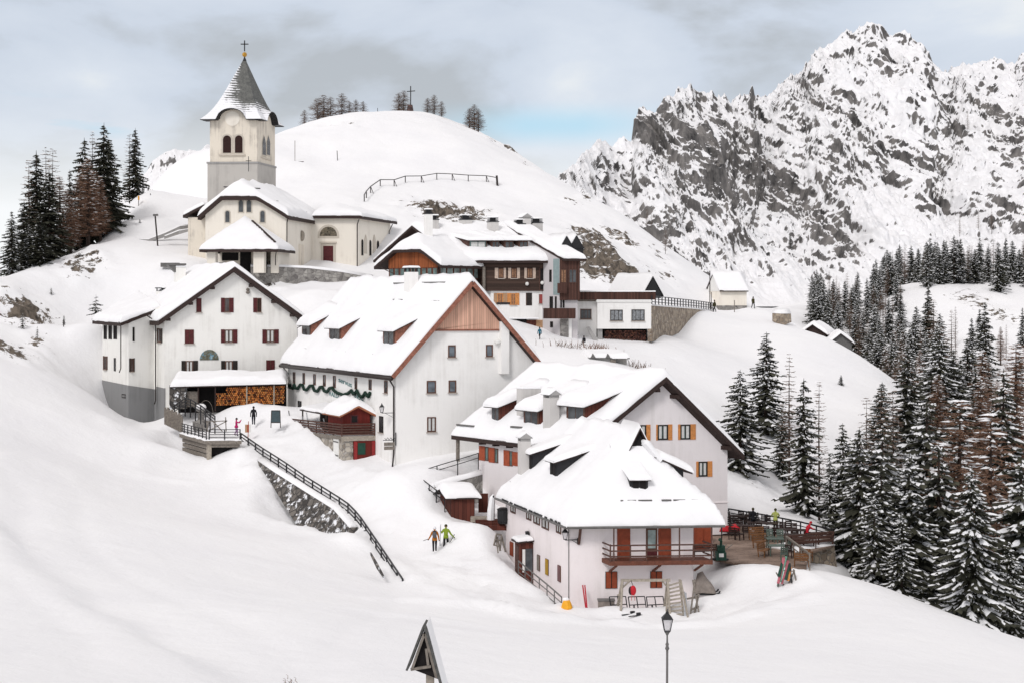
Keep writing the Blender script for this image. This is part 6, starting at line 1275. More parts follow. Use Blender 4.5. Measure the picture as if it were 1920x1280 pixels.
def build_annex():
    F = Fr(1221, 645, 163, 2); r = thing('annex', 'low white annex with brown board fence on its flat roof', 'house', F.w(-5, 2, F.z(640))); zb = F.z(655); zt = F.z(567); u0, um = F.u(1072), F.u(1120)
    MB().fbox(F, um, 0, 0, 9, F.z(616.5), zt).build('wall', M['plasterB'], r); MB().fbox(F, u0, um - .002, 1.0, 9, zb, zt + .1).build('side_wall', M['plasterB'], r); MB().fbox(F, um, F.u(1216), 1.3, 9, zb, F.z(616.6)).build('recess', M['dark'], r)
    MB().fbox(F, um - .1, .05, -.1, 9, zt + .003, zt + .22).build('roof_edge', M['whiteframe'], r); MB().fbox(F, u0 - .2, um, .8, 9, zt + .1, zt + .3).build('roof_edge', M['greywood'], r)
    for rc in ((1144, 581, 1167.5, 601.5), (1184, 580.5, 1208.5, 601.5)): window(F, ('v', 0), r, rc, frame='blackbrown', pane='curtainglass', bars=2, curtain=False)
    window(F, ('v', 1.0), r, (1088, 579.5, 1109, 598.5), frame='frame', pane='glass', bars=2)
    fe = MB(); fe.fbox(F, F.u(1082), .55, .25, .35, zt + .3, F.z(547)); fe.build('board_fence', M['brownfence'], r); snow_cover(F, F.u(1082), .55, .2, .4, lambda u, v: F.z(547), .1, r)
    firewood('firewood', 'dark weathered firewood stacked in the recess under the white annex', F.w(F.u(1134), .75, 0), Vector((F.ux, F.uy, 0)), F.u(1214) - F.u(1134), lambda x: F.z(645), lambda x: F.z(618), 5, 'logsdark', r0=.10)
    MB().fbox(F, F.u(1121), F.u(1130), .3, .7, zb, F.z(617)).build('pier', M['concrete'], r); MB().prism([F.w(F.u(1100), .3, F.z(613)), F.w(F.u(1106), .3, F.z(613)), F.w(F.u(1122), -.6, F.z(640)), F.w(F.u(1112), -.6, F.z(640))], [F.w(F.u(1100), .6, F.z(613)), F.w(F.u(1106), .6, F.z(613)), F.w(F.u(1122), -.3, F.z(640)), F.w(F.u(1112), -.3, F.z(640))]).build('buttress', M['concrete'], r)
    pts = [P(1222.5, 573, 163), P(1260, 576, 174), P(1300, 579, 188), P(1337, 583, 203)]; bots = [P(1222.5, 640, 163), P(1260, 630, 174), P(1300, 612, 188), P(1337, 598, 203)]
    stone_wall('stone_wall', 'brown rubble retaining wall running back from the white annex to the saddle', pts, bots, .5, 'stonebrown', .2)
    railing('railing', 'black railing on top of the brown retaining wall beside the white annex', 'railing', [p + Vector((0, .2, 0)) for p in pts], 1.15, 1.9, 3, r=.06, top=.09)
    # hut on the roof terrace behind
    H = Fr(1206, 550, 171, -4, 38); w = H.u(1241); zt = H.z(518, w / 2); ze = H.z(550); h = thing('hut', 'hut with dark triangular gable and steep snow roof behind the annex fence', 'hut', H.w(w / 2, 2, H.z(560)))
    tri = [(.1, ze - .6), (w - .1, ze - .6), (w - .1, ze), (w / 2, zt - .1), (.1, ze)]; MB().prism([H.w(a, 0, z) for a, z in tri], [H.w(a, 6.2, z) for a, z in tri]).build('gable_wall', M['black'], h); hz = lambda u, v: zt - abs(u - w / 2) * (zt - ze) / (w / 2)
    roof_slab(H, -.15, w + .15, -.1, 6.5, hz, .12, h, 'black', us=[w / 2]); snow_cover(H, -.15, w + .12, -.06, 6.5, hz, .4, h, extra_u=(w / 2,))
    # chapel on the saddle
    K = Fr(1349, 582, 212, -2, 12); w = K.u(1400); ze = K.z(545); c = thing('chapel', 'small cream chapel with a tall snow roof standing on the saddle', 'chapel', K.w(w / 2, 2, K.z(580)))
    MB().fbox(K, 0, w, 0, 5.5, K.z(595), ze).build('wall', M['church'], c); MB().fbox(K, -.04, w + .04, -.05, 5.4, K.z(595), K.z(573)).build('plinth', M['stone2'], c); zr = K.z(514, 0, 2.7); kz = lambda u, v: ze + (zr - ze) * (v + .5) / 3.2 if v < 2.7 else zr - (zr - ze) * (v - 2.7) / 3.2
    roof_slab(K, -.12, w + .1, -.5, 5.9, kz, .18, c, 'eave', vs=[2.7]); snow_cover(K, -.2, w + .12, -.5, 5.9, kz, .5, c, extra_v=(2.7,)); MB().prism([K.w(-.06, v, z) for v, z in ((0, ze - .1), (5.4, ze - .1), (2.7, zr - .1))], [K.w(.25, v, z) for v, z in ((0, ze - .1), (5.4, ze - .1), (2.7, zr - .1))]).build('gable', M['whiteframe'], c); MB().prism([K.w(w - .02, v, z) for v, z in ((0, ze), (5.4, ze), (2.7, zr - .2))], [K.w(w - .3, v, z) for v, z in ((0, ze), (5.4, ze), (2.7, zr - .2))]).build('gable', M['church'], c)
    # concrete store
    B = Fr(1106.5, 693, 146, -6, 10); w = B.u(1177); b = thing('concrete_store', 'half buried grey concrete store with snow on top, below the white annex', 'store', B.w(w / 2, 1, B.z(693))); zt = B.z(672)
    MB().fbox(B, 0, B.u(1152), -.2, 3, B.z(705), zt).build('left_wall', M['concrete'], b); MB().fbox(B, B.u(1152), w, .4, 3, B.z(705), zt - .02).build('right_wall', M['towerlow'], b); MB().fbox(B, B.u(1143), B.u(1153), -.35, -.0, B.z(700), zt - .05).build('pier', M['greywood'], b)
    MB().fbox(B, -.2, w + .1, -.45, 3.2, zt, zt + .12).build('roof', M['gutter'], b); snow_cover(B, -.2, w + .1, -.45, 3.2, lambda u, v: zt + .12 + .1 * v, .5, b)
    for px in (1110, 1138): u = B.u(px); MB().prism([B.w(u - .28, -.5, zt + .1), B.w(u + .28, -.5, zt + .1), B.w(u, -.5, zt + .55)], [B.w(u - .28, -.1, zt + .1), B.w(u + .28, -.1, zt + .1), B.w(u, -.1, zt + .55)]).build('vent_hood', M['gutter'], b)
M['curtainglass'] = mat('net_curtain_behind_glass', (0.22, 0.23, 0.24), .3, .6, 5, spec=.5)
build_annex()
# ------------------------------------------------------------------ things around the village
def V3(x, y, z): return Vector((x, y, z))
UP = V3(0, 0, 1)
def build_path():
    tp = [(452, 811, 127), (490, 837.5, 123), (530, 862.5, 119), (570, 890, 115.5), (610, 915, 112), (650, 940, 108.5), (672, 962, 106), (700, 1003, 101), (722, 1035, 97.5), (738, 1059, 94.8), (755, 1084, 92)]
    base = [P(*a) - UP * 1.0 for a in tp]
    railing('railing', 'long dark railing winding down beside the snowy path below the inn deck', 'railing', base, 1.0, 1.75, 3, r=.055, top=.09, sink=.8)
    stone_wall('stone_wall', 'dark rubble retaining wall patched with snow under the winding path railing', [P(*a) for a in WT], [P(*a) for a in WB], .6, 'stonesnow', .25)
    q = [(693, 1035, 94.2), (705, 1055, 92.8), (718, 1080, 91.2)]; stone_wall('stone_wall', 'short stretch of rubble wall at the foot of the winding railing', [P(*a) for a in q], [P(a[0] + 1, a[1] + 10 - abs(a[0] - 705) * .5, a[2]) for a in q], .12, 'stonesnow', 0)
    # cribwork platform
    F = Fr(389, 868, 124, 3, 30.6); uw = F.u(449); L = 7.3; z = F.z(825); r = thing('platform', 'timber platform on sleeper cribwork with iron railings and a dark opening underneath', 'platform', F.w(1.4, 3, F.z(868)))
    MB().fbox(F, -.25, uw + .1, -.25, L, z - .32, z).build('floor', M['greywood'], r); snow_cover(F, -.25, uw + .1, -.22, L, lambda u, v: z, .2, r)
    for k in range(6): MB().fbox(F, .02 + (k % 2) * .03, .3, .3, L, z - .75 - k * .42, z - .42 - k * .42).build('sleeper', M['greywood'], r)
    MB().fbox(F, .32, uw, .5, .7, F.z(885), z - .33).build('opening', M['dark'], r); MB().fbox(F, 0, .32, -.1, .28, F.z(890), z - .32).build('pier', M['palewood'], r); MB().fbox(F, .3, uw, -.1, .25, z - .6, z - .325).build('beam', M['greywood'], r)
    railing('', '', '', [F.w(-.15, L - .1, z), F.w(-.15, -.15, z)], 1.0, 1.05, 4, parent=r, r=.045, sink=.05); railing('', '', '', [F.w(.1, -.15, z), F.w(uw, -.15, z)], 1.0, 1.4, 4, parent=r, r=.045, sink=.05)
    b = thing('barrier', 'cross braced wooden barrier standing on the timber platform', 'barrier', P(405, 806, 126)); a0, a1, c0, c1 = P(386, 790, 126.5), P(426, 788, 126.5), P(389, 808, 126.5), P(424, 808, 126.5); m = MB()
    for p, q in ((a0, a1), (a1, c0), (a0.lerp(a1, .35), P(417, 808, 126.5)), (P(388, 788, 126.5), c0), (P(423, 781, 126.5), c1)): m.bar(p, q, .08)
    m.build('brace', M['greywood'], b)
    railing('railing', 'dark stair railing going down from the woodshed corner toward the timber platform', 'railing', [G(317, 752, 135.5) + UP * .4, P(350, 762, 133), P(378, 779, 130.5), P(403, 799, 128)], .95, 1.15, 3, r=.05, top=.09, sink=.8)
    pal = thing('palisade', 'short weathered palisade fence beside the grey plinth of the lunette house', 'fence', P(325, 790, 131))
    for k in range(13):
        f = k / 12; p = P(310 + 31 * f, 783 + 15 * f, 132 - 2 * f); MB().bar(p - UP * .6, p + UP * (1.0 + .12 * math.sin(k * 4)), .17).build('pale', M['greywood'], pal)
    ab = thing('sign_board', 'dark teal blackboard stand on the snow in front of the garlanded inn', 'sign', G(516, 797, 128.5)); g = G(516, 797, 128.5); m = MB()
    fr = [P(508, 797, 128.3), P(526, 797, 128.3), P(525, 769, 128.9), P(509, 769, 128.9)]; q = Quad(*fr)
    for a, c in ((fr[0] - UP * .2, fr[3]), (fr[1] - UP * .2, fr[2]), (fr[3], fr[2]), (fr[0].lerp(fr[3], .2), fr[1].lerp(fr[2], .2))): m.bar(a, c, .07)
    for a, c in ((fr[3], fr[0] + V3(-.15, .9, -.2)), (fr[2], fr[1] + V3(-.15, .9, -.2))): m.bar(a, c, .06)
    m.build('frame', M['eave'], ab); MB().hexa([fr[0].lerp(fr[3], .2), fr[1].lerp(fr[2], .2), fr[1].lerp(fr[2], .2) + V3(0, .04, 0), fr[0].lerp(fr[3], .2) + V3(0, .04, 0), fr[3], fr[2], fr[2] + V3(0, .04, 0), fr[3] + V3(0, .04, 0)]).build('board', M['chalk'], ab)
    sp = thing('piste_marker', 'orange and white warning panel on a thin pole at the top of the winding railing', 'marker', G(465, 812, 129)); p = P(465, 812, 129); MB().bar(p - UP * .6, P(466, 789, 129), .05).build('pole', M['orangered'], sp)
    for x0, x1, mm in ((459.5, 463, 'paleorange'), (463.2, 466.8, 'orangered'), (467, 470.5, 'whiteframe')): a, c = P(x0, 810, 128.9), P(x1, 795, 128.9); MB().box(a.x, c.x, a.y, a.y + .03, a.z, c.z).build('panel', M[mm], sp)
M['chalk'] = mat('dark_teal_board', (0.025, 0.05, 0.06), .5, .3, 3)
def build_yard():
    # hut and retaining wall left of the balcony house
    F = Fr(846, 974, 106, 3, 24); w = F.u(890); ze = F.z(932); zr = F.z(915, 0, 1.2); h = thing('hut', 'small reddish brown board hut with a snow roof behind the two ski hikers', 'hut', F.w(w / 2, 1, F.z(974))); zb = F.z(990)
    pr = [(0, zb), (2.3, zb), (2.3, ze), (1.15, zr - .12), (0, ze - .1)]; MB().prism([F.w(0, v, z) for v, z in pr], [F.w(w, v, z) for v, z in pr]).build('wall', M['hutwood'], h); hz = lambda u, v: ze + (zr - ze) * (v + .3) / 1.45 if v < 1.15 else zr - (zr - ze) * (v - 1.15) / 1.45
    roof_slab(F, -.45, w + .4, -.3, 2.6, hz, .1, h, 'eave', vs=[1.15]); snow_cover(F, -.48, w + .42, -.3, 2.6, hz, .42, h, extra_v=(1.15,)); wslab(MB(), F, ('v', 0), .2, w - .9, zb, ze - .25, 0, .05).build('door', M['hutwood'], h)
    stone_wall('stone_wall', 'grey retaining wall with deep snow on top behind the reddish brown hut', [P(817, 912, 109), P(850, 903, 110), P(880, 895, 110.5), P(905, 888, 111)], [P(817, 945, 109), P(850, 950, 110), P(880, 945, 110.5), P(905, 940, 111)], .6, 'stone2', .3)
    railing('railing', 'thin black railing above the retaining wall behind the reddish brown hut', 'railing', [P(779, 905, 111), P(822, 891, 111.6), P(862, 879, 112.4), P(897, 868, 113)], .85, 1.9, 2, r=.04, sink=.8)
    railing('railing', 'thin black railing going down the snow bank to the reddish brown hut', 'railing', [P(781, 908, 110.8), P(800, 924, 109), P(818, 938, 107.5), P(834, 950, 106.5)], .85, 1.3, 2, r=.04, sink=.8)
    d = thing('wooden_steps', 'brown plank steps and landing between the reddish hut and the balcony house', 'steps', P(915, 985, 104.5)); 
    for k in range(4): p = P(905 + k * 9, 968 + k * 5, 105.5 - k * .4); MB().box(p.x - .9, p.x + .9, p.y - .4, p.y + .4, p.z - .35, p.z).build('step', M['hutwood'] if k else M['palewood'], d)
    MB().box(P(897, 0, 107).x, P(915, 0, 107).x, 107, 107.3, P(0, 960, 107).z, P(0, 925, 107).z).build('partition', M['hutwood'], d)
    b = thing('bin', 'black barrel bin under the left eave of the balcony house', 'bin', P(944, 978, 104)); MB().lathe(P(944, 980, 104), [(.42, 0), (.46, .2), (.46, 1.0), (.5, 1.05), (.3, 1.15)], 12).build('drum', M['black'], b)
    s = thing('wrapped_post', 'snow plastered post at the far corner of the balcony house', 'post', P(921, 976, 105)); MB().tube([P(920, 978, 105), P(921, 955, 105), P(923, 932, 105), P(925, 926, 105)], [.3, .28, .2, .05], 8).build('snow_cover', M['snow'], s); MB().bar(P(925, 980, 104.9), P(925, 928, 104.9), .1).build('pole', M['black'], s)
    sl = thing('sledge', 'old dark sledge frame standing upright in the snow left of the balcony house', 'sledge', G(934, 1035, 98.5)); m = MB()
    for a, c in (((926, 1022), (931, 1000)), ((931, 1000), (940, 1002)), ((940, 1002), (938, 1030)), ((926, 1020), (936, 1024)), ((929, 1010), (939, 1013)), ((934, 1036), (930, 1008)), ((948, 1034), (940, 1003)), ((938, 1032), (932, 1005))): m.bar(P(*a, 98.5), P(*c, 98.7), .10)
    m.build('runner', M['greywood'], sl)
    railing('railing', 'grey pipe railing along the left wall of the balcony house', 'railing', [P(972, 1084, 96.2), P(1000, 1108, 94), P(1030, 1133, 92), P(1053, 1154, 90.3)], 1.25, 1.05, 3, r=.035, rm='gutter', top=.07, sink=.7)
    y = thing('padded_post', 'bright yellow safety padding round a post at the lower end of the grey pipe railing', 'padding', G(1061, 1164, 89.6)); c = P(1061, 1158, 89.6); MB().lathe(c, [(.28, 0), (.33, .1), (.34, .65), (.25, .72)], 9).build('padding', M['yellow'], y); MB().lathe(c + UP * .5 + V3(.05, -.05, 0), [(.3, 0), (.37, .2), (.3, .45), (.2, .66)], 9).build('padding', M['yellow'], y); MB().ball(c + UP * 1.2, .22, 8, 5, sz=(1, 1, .6)).build('snow_cap', M['snow'], y)
    pair('pair of red skis leaning against the front wall of the balcony house', [(P(1099.5, 1148, 90.6), P(1092.5, 1096, 91.6)), (P(1101.5, 1148, 90.6), P(1096.5, 1096, 91.6))], 'skired', .085)
    # swing frame
    s = thing('swing_frame', 'weathered timber swing frame in front of the balcony house', 'swing', G(1205, 1155, 89.7)); ya = 89.9; A, B = P(1164, 1087, ya), P(1257, 1086.5, ya)
    MB().bar(A, B, .16).build('crossbar', M['palewood'], s)
    for p, q in ((P(1167, 1088, ya), P(1154, 1150, ya + 1)), (P(1167, 1088, ya), P(1163, 1160, ya - .9)), (P(1252, 1088, ya), P(1243, 1152, ya + 1)), (P(1252, 1088, ya), P(1257, 1158, ya - .9))): MB().bar(p, q - UP * .3, .14).build('leg', M['palewood'], s)
    for p, q in ((P(1167, 1101, ya), P(1181, 1088, ya)), (P(1253, 1101, ya), P(1241, 1088, ya)), (P(1158, 1115, ya + .4), P(1166, 1113, ya - .2))): MB().bar(p, q, .10).build('brace', M['palewood'], s)
    b = thing('backpack', 'red and black backpack hanging from the timber swing frame', 'backpack', P(1186, 1115, 89.8)); c = P(1187, 1106, 89.75); MB().ball(c, .27, 12, 8, sz=(.75, .6, 1.2)).build('bag', M['red'], b); MB().ball(c + V3(-.14, .05, -.02), .22, 10, 6, sz=(.7, .7, 1.3)).build('flap', M['black'], b); MB().bar(c + UP * .3, P(1183, 1087, 89.8), .03).build('strap', M['black'], b)
    for px in (1184, 1190): MB().bar(c + V3((px - 1187) * .034, -.1, -.3), c + V3((px - 1187) * .034, -.1, -.62), .03).build('strap', M['red'], b)
    for i, (x0, x1, n) in enumerate(((1142.5, 1176, 'black iron ski rack half hidden by the legs of the swing frame'), (1178, 1211.5, 'black iron ski rack in the middle, under the swing crossbar'), (1211.8, 1246, 'black iron ski rack nearest the ladder frame'))):
        r = thing('ski_rack', n, 'rack', P((x0 + x1) / 2, 1145, 90.8), 'iron ski racks by the balcony house'); a0, a1, b0, b1 = P(x0 + 4, 1146, 90.4), P(x1 - 2 + 3, 1144, 90.4), P(x0, 1118, 90.9), P(x1 - 3, 1117, 90.9)
        m = MB()
        for p, q in ((a0, b0), (a1, b1), (b0, b1), (a0.lerp(b0, .45), a1.lerp(b1, .45)), (a0.lerp(a1, .5), b0.lerp(b1, .5))): m.bar(p, q, .055)
        m.build('frame', M['black'], r); MB().bar(a0.lerp(a1, .45).lerp(b0, .4), a0.lerp(a1, .45) + V3(-.25, -.7, -.05), .09).build('prop', M['black'], r)
    bx = thing('crate', 'low dark grey crate against the wall beside the swing frame', 'crate', P(1137, 1142, 91)); a, c = P(1122, 1143, 91), P(1152, 1125.5, 91); MB().box(a.x, c.x, 90.9, 91.5, a.z - .2, c.z).build('box', M['pillow'], bx); MB().box(a.x - .05, c.x + .05, 90.85, 91.55, c.z, c.z + .06).build('lid', M['gutter'], bx)
    l = thing('ladder_frame', 'grey timber climbing ladder with wide rungs at the right end of the swing frame', 'ladder', G(1265, 1156, 89.4))
    L0, L1, R0, R1 = P(1248, 1158, 89.2), P(1253, 1092, 89.9), P(1283, 1156, 89.2), P(1274, 1085, 89.9)
    for p, q in ((L0, L1), (R0, R1), (P(1291, 1154, 88.8), P(1276, 1086, 89.9))): MB().bar(p - UP * .3, q, .1).build('rail', M['palewood'], l)
    for k in range(9): f = .08 + k * .105; MB().bar(L0.lerp(L1, f), R0.lerp(R1, f), .075, .1).build('rung', M['palewood'], l)
    t = thing('ski_stand', 'dark A frame ski stand with white skis, right of the ladder frame', 'stand', G(1300, 1152, 89.5)); m = MB()
    for a, c in (((1294, 1152), (1303, 1085)), ((1312, 1153), (1299, 1086)), ((1301, 1152), (1310, 1112)), ((1284, 1118), (1308, 1118)), ((1296, 1138), (1310, 1136))): m.bar(P(*a, 89.5) - UP * .15, P(*c, 89.8), .10)
    m.build('frame', M['greywood'], t); m = MB(); m.bar(P(1284, 1156, 89.2), P(1283, 1108, 89.6), .1, .04); m.bar(P(1287, 1156, 89.2), P(1286, 1110, 89.6), .1, .04); m.build('ski', M['skigrey'], t)
    for i, (a, c, n) in enumerate((((1166, 1163), (1204, 1158.5), 'ski lying flat on the snow, farther of the two in front of the iron racks'), ((1179, 1166), (1214, 1159.5), 'ski lying flat on the snow, nearer of the two in front of the iron racks'))):
        p, q = G(a[0], a[1], 88.7 - i * .4), G(c[0], c[1], 89.3 - i * .4); o = thing('ski', n, 'ski', p); MB().bar(p + UP * .05, q + UP * .05, .11, .04).build('blade', M['black'], o); MB().bar(p.lerp(q, .42) + UP * .14, p.lerp(q, .62) + UP * .14, .12, .16).build('binding', M['black'], o)
    s = thing('snowmobile', 'snowmobile under a grey brown fabric cover beside the balcony house', 'snowmobile', G(1320, 1115, 92.6)); g = P(1320, 1113, 92.6); prof = [(-.62, .35, .5), (-.6, .75, .5), (-.45, 1.35, .42), (-.1, 1.5, .34), (.2, 1.05, .45), (.5, .75, .5), (.72, .42, .45)]; m = MB(); tp = []
    for x, z, w in prof: tp.append([g + V3(x, -w, .18), g + V3(x * .97, -w * .85, z * .72), g + V3(x * .95, -w * .25, z), g + V3(x * .95, w * .25, z), g + V3(x * .97, w * .85, z * .72), g + V3(x, w, .18)])
    m.sheet(tp, [[p + V3(0, 0, -.06) for p in row] for row in tp]).build('cover', M['pillow'], s, smooth=True)
    for y_ in (-.35, .35): MB().tube([g + V3(-.4, y_, .06), g + V3(.75, y_, .06), g + V3(.95, y_, .16), g + V3(1.0, y_, .28)], .06, 6).build('ski', M['black'], s)
    MB().box(g.x - .6, g.x + .1, g.y - .2, g.y + .2, g.z - .02, g.z + .25).build('track', M['black'], s)
    # street lamp and the wayside shelter near the viewer
    l = thing('street_lamp', 'old fashioned four sided street lamp on a slim grey pole in the foreground', 'street lamp', G(1250.5, 1280, 53)); c = P(1251, 1182, 53); b = G(1250.5, 1280, 53)
    MB().tube([b - UP * .4, c - UP * .7], .045, 10).build('pole', M['gutter'], l, smooth=True); MB().lathe(c - UP * .72, [(.05, 0), (.085, .06), (.05, .16), (.07, .22), (.035, .3), (.03, .55), (.09, .66), (.12, .7)], 12).build('neck', M['gutter'], l, smooth=True); lantern(l, c, .92)
    Y = 33.5; w = thing('wayside_shelter', 'steep little gabled roof on a grey post in the foreground, snow covered behind', 'shelter', P(803, 1330, Y)); pk, lf, rt = P(795, 1176, Y), P(764, 1257, Y), P(822, 1275, Y); bk = V3(.05, .8, 0)
    for a, c, n in ((lf, pk, 'roof'), (pk, rt + (rt - pk) * .25, 'roof')):
        nrm = V3(-(c - a).z, 0, (c - a).x).normalized() * .05; nrm = nrm if nrm.z > 0 else -nrm
        o = MB().hexa([a, c, c + bk, a + bk, a + nrm, c + nrm, c + bk + nrm, a + bk + nrm]).build(n, M['slatewood'], w); q = [a + nrm * 1.1, c + nrm * 1.1, c + bk + nrm * 1.1, a + bk + nrm * 1.1]
        if c is not pk: snow_quad(q[1] + V3(0, .12, 0), q[2], q[3], q[0] + V3(0, .12, 0), .1, o)
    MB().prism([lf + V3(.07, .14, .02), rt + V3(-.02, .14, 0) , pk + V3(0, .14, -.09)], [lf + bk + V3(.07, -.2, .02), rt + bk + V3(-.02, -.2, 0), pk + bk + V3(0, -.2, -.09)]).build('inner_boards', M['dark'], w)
    for a, c in ((lf + V3(.11, .06, .05), pk + V3(.0, .06, -.16)), (rt + V3(-.05, .06, .05), pk + V3(.02, .06, -.16)), (P(770, 1254, Y + .08), P(808, 1248, Y + .08)), (P(803, 1246, Y + .08), P(799, 1215, Y + .08))): MB().bar(a, c, .06).build('trim', M['greywood'], w)
    MB().bar(P(806.5, 1252, Y + .4), P(806.5, 1420, Y + .4), .19).build('post', M['palewood'], w)
    o = P(772, 1285, Y); s = MB(); s.bar(o - UP * .8, o + UP * .05, .02); tag(s.build('stake', M['greywood']), 'thin stake at the bottom edge left of the wayside shelter', 'stake')
M['skired'] = mat('red_ski', (0.42, 0.02, 0.035), .4, .2, 6)
M['slatewood'] = mat('grey_shingle', (0.085, 0.085, 0.08), .85, .4, 9)
build_path(); build_yard()
# ------------------------------------------------------------------ the terrace on the right and what stands on it
ZT = -18.0
def tp(px, Y, dz=0): return V3((px - CX) * Y / FPX, Y, ZT + dz)
def table(label, px, Y, w, d, mm, rz=0, name='table', h=.74, group='terrace tables'):
    r = thing(name, label, 'table', tp(px, Y), group); r.rotation_euler = (0, 0, rz); M_ = M[mm]
    MB().box(-w / 2, w / 2, -d / 2, d / 2, h - .05, h).build('tabletop', M_, r, local=True)
    for a in (-1, 1):
        for b in (-1, 1): MB().box(a * (w / 2 - .1) - .035, a * (w / 2 - .1) + .035, b * (d / 2 - .08) - .035, b * (d / 2 - .08) + .035, 0, h - .052).build('leg', M_, r, local=True)
    return r
def chair(label, px, Y, mm, rz=0, w=.5, back=.95, name='chair', cat='chair', group='terrace chairs', arms=False):
    r = thing(name, label, cat, tp(px, Y), group); r.rotation_euler = (0, 0, rz); M_ = M[mm]; d = .48
    MB().box(-w / 2, w / 2, -d / 2, d / 2, .42, .47).build('seat', M_, r, local=True); m = MB(); n = 3
    for k in range(n): m.hexa([(-w / 2, d / 2 - .03 + .03 * k, .52 + k * .15), (w / 2, d / 2 - .03 + .03 * k, .52 + k * .15), (w / 2, d / 2 + .01 + .03 * k, .52 + k * .15), (-w / 2, d / 2 + .01 + .03 * k, .52 + k * .15), (-w / 2, d / 2 + .03 * k, .63 + k * .15), (w / 2, d / 2 + .03 * k, .63 + k * .15), (w / 2, d / 2 + .04 + .03 * k, .63 + k * .15), (-w / 2, d / 2 + .04 + .03 * k, .63 + k * .15)])
    m.build('backrest', M_, r, local=True)
    for a in (-1, 1):
        MB().box(a * (w / 2 - .04) - .03, a * (w / 2 - .04) + .03, -d / 2, -d / 2 + .06, 0, .65 if arms else .418).build('leg', M_, r, local=True); MB().bar((a * (w / 2 - .04), d / 2 - .03, 0), (a * (w / 2 - .04), d / 2 + .1, back), .06).build('leg', M_, r, local=True)
        if arms: MB().box(a * (w / 2 - .04) - .04, a * (w / 2 - .04) + .04, -d / 2 - .02, d / 2, .65, .69).build('armrest', M_, r, local=True)
    return r
def pavmat():
    m, t, p, L = newmat('trodden_brown_paving'); tc = nd(t, 'ShaderNodeTexCoord'); v = nd(t, 'ShaderNodeTexVoronoi', Scale=2.4, feature='DISTANCE_TO_EDGE'); L(tc.outputs['Object'], v.inputs['Vector']); n = nd(t, 'ShaderNodeTexNoise', Scale=.45, Detail=8, Roughness=.65); mp = nd(t, 'ShaderNodeMapping'); mp.inputs['Scale'].default_value = (.8, 1.6, 1); L(tc.outputs['Object'], mp.inputs[0]); L(mp.outputs[0], n.inputs['Vector'])
    r = nd(t, 'ShaderNodeValToRGB'); e = r.color_ramp.elements; e[0].position = .35; e[0].color = (.13, .085, .06, 1); e[1].position = .64; e[1].color = (.33, .24, .19, 1); k = e.new(.68); k.color = (.8, .78, .78, 1); L(n.outputs[0], r.inputs[0])
    q = nd(t, 'ShaderNodeMapRange'); q.inputs[1].default_value = .0; q.inputs[2].default_value = .06; q.inputs[3].default_value = .6; L(v.outputs[0], q.inputs[0]); s = nd(t, 'ShaderNodeVectorMath', operation='SCALE'); L(r.outputs[0], s.inputs[0]); L(q.outputs[0], s.inputs['Scale']); L(s.outputs[0], p.inputs['Base Color']); p.inputs['Roughness'].default_value = .85; return m
M['paving'] = pavmat()
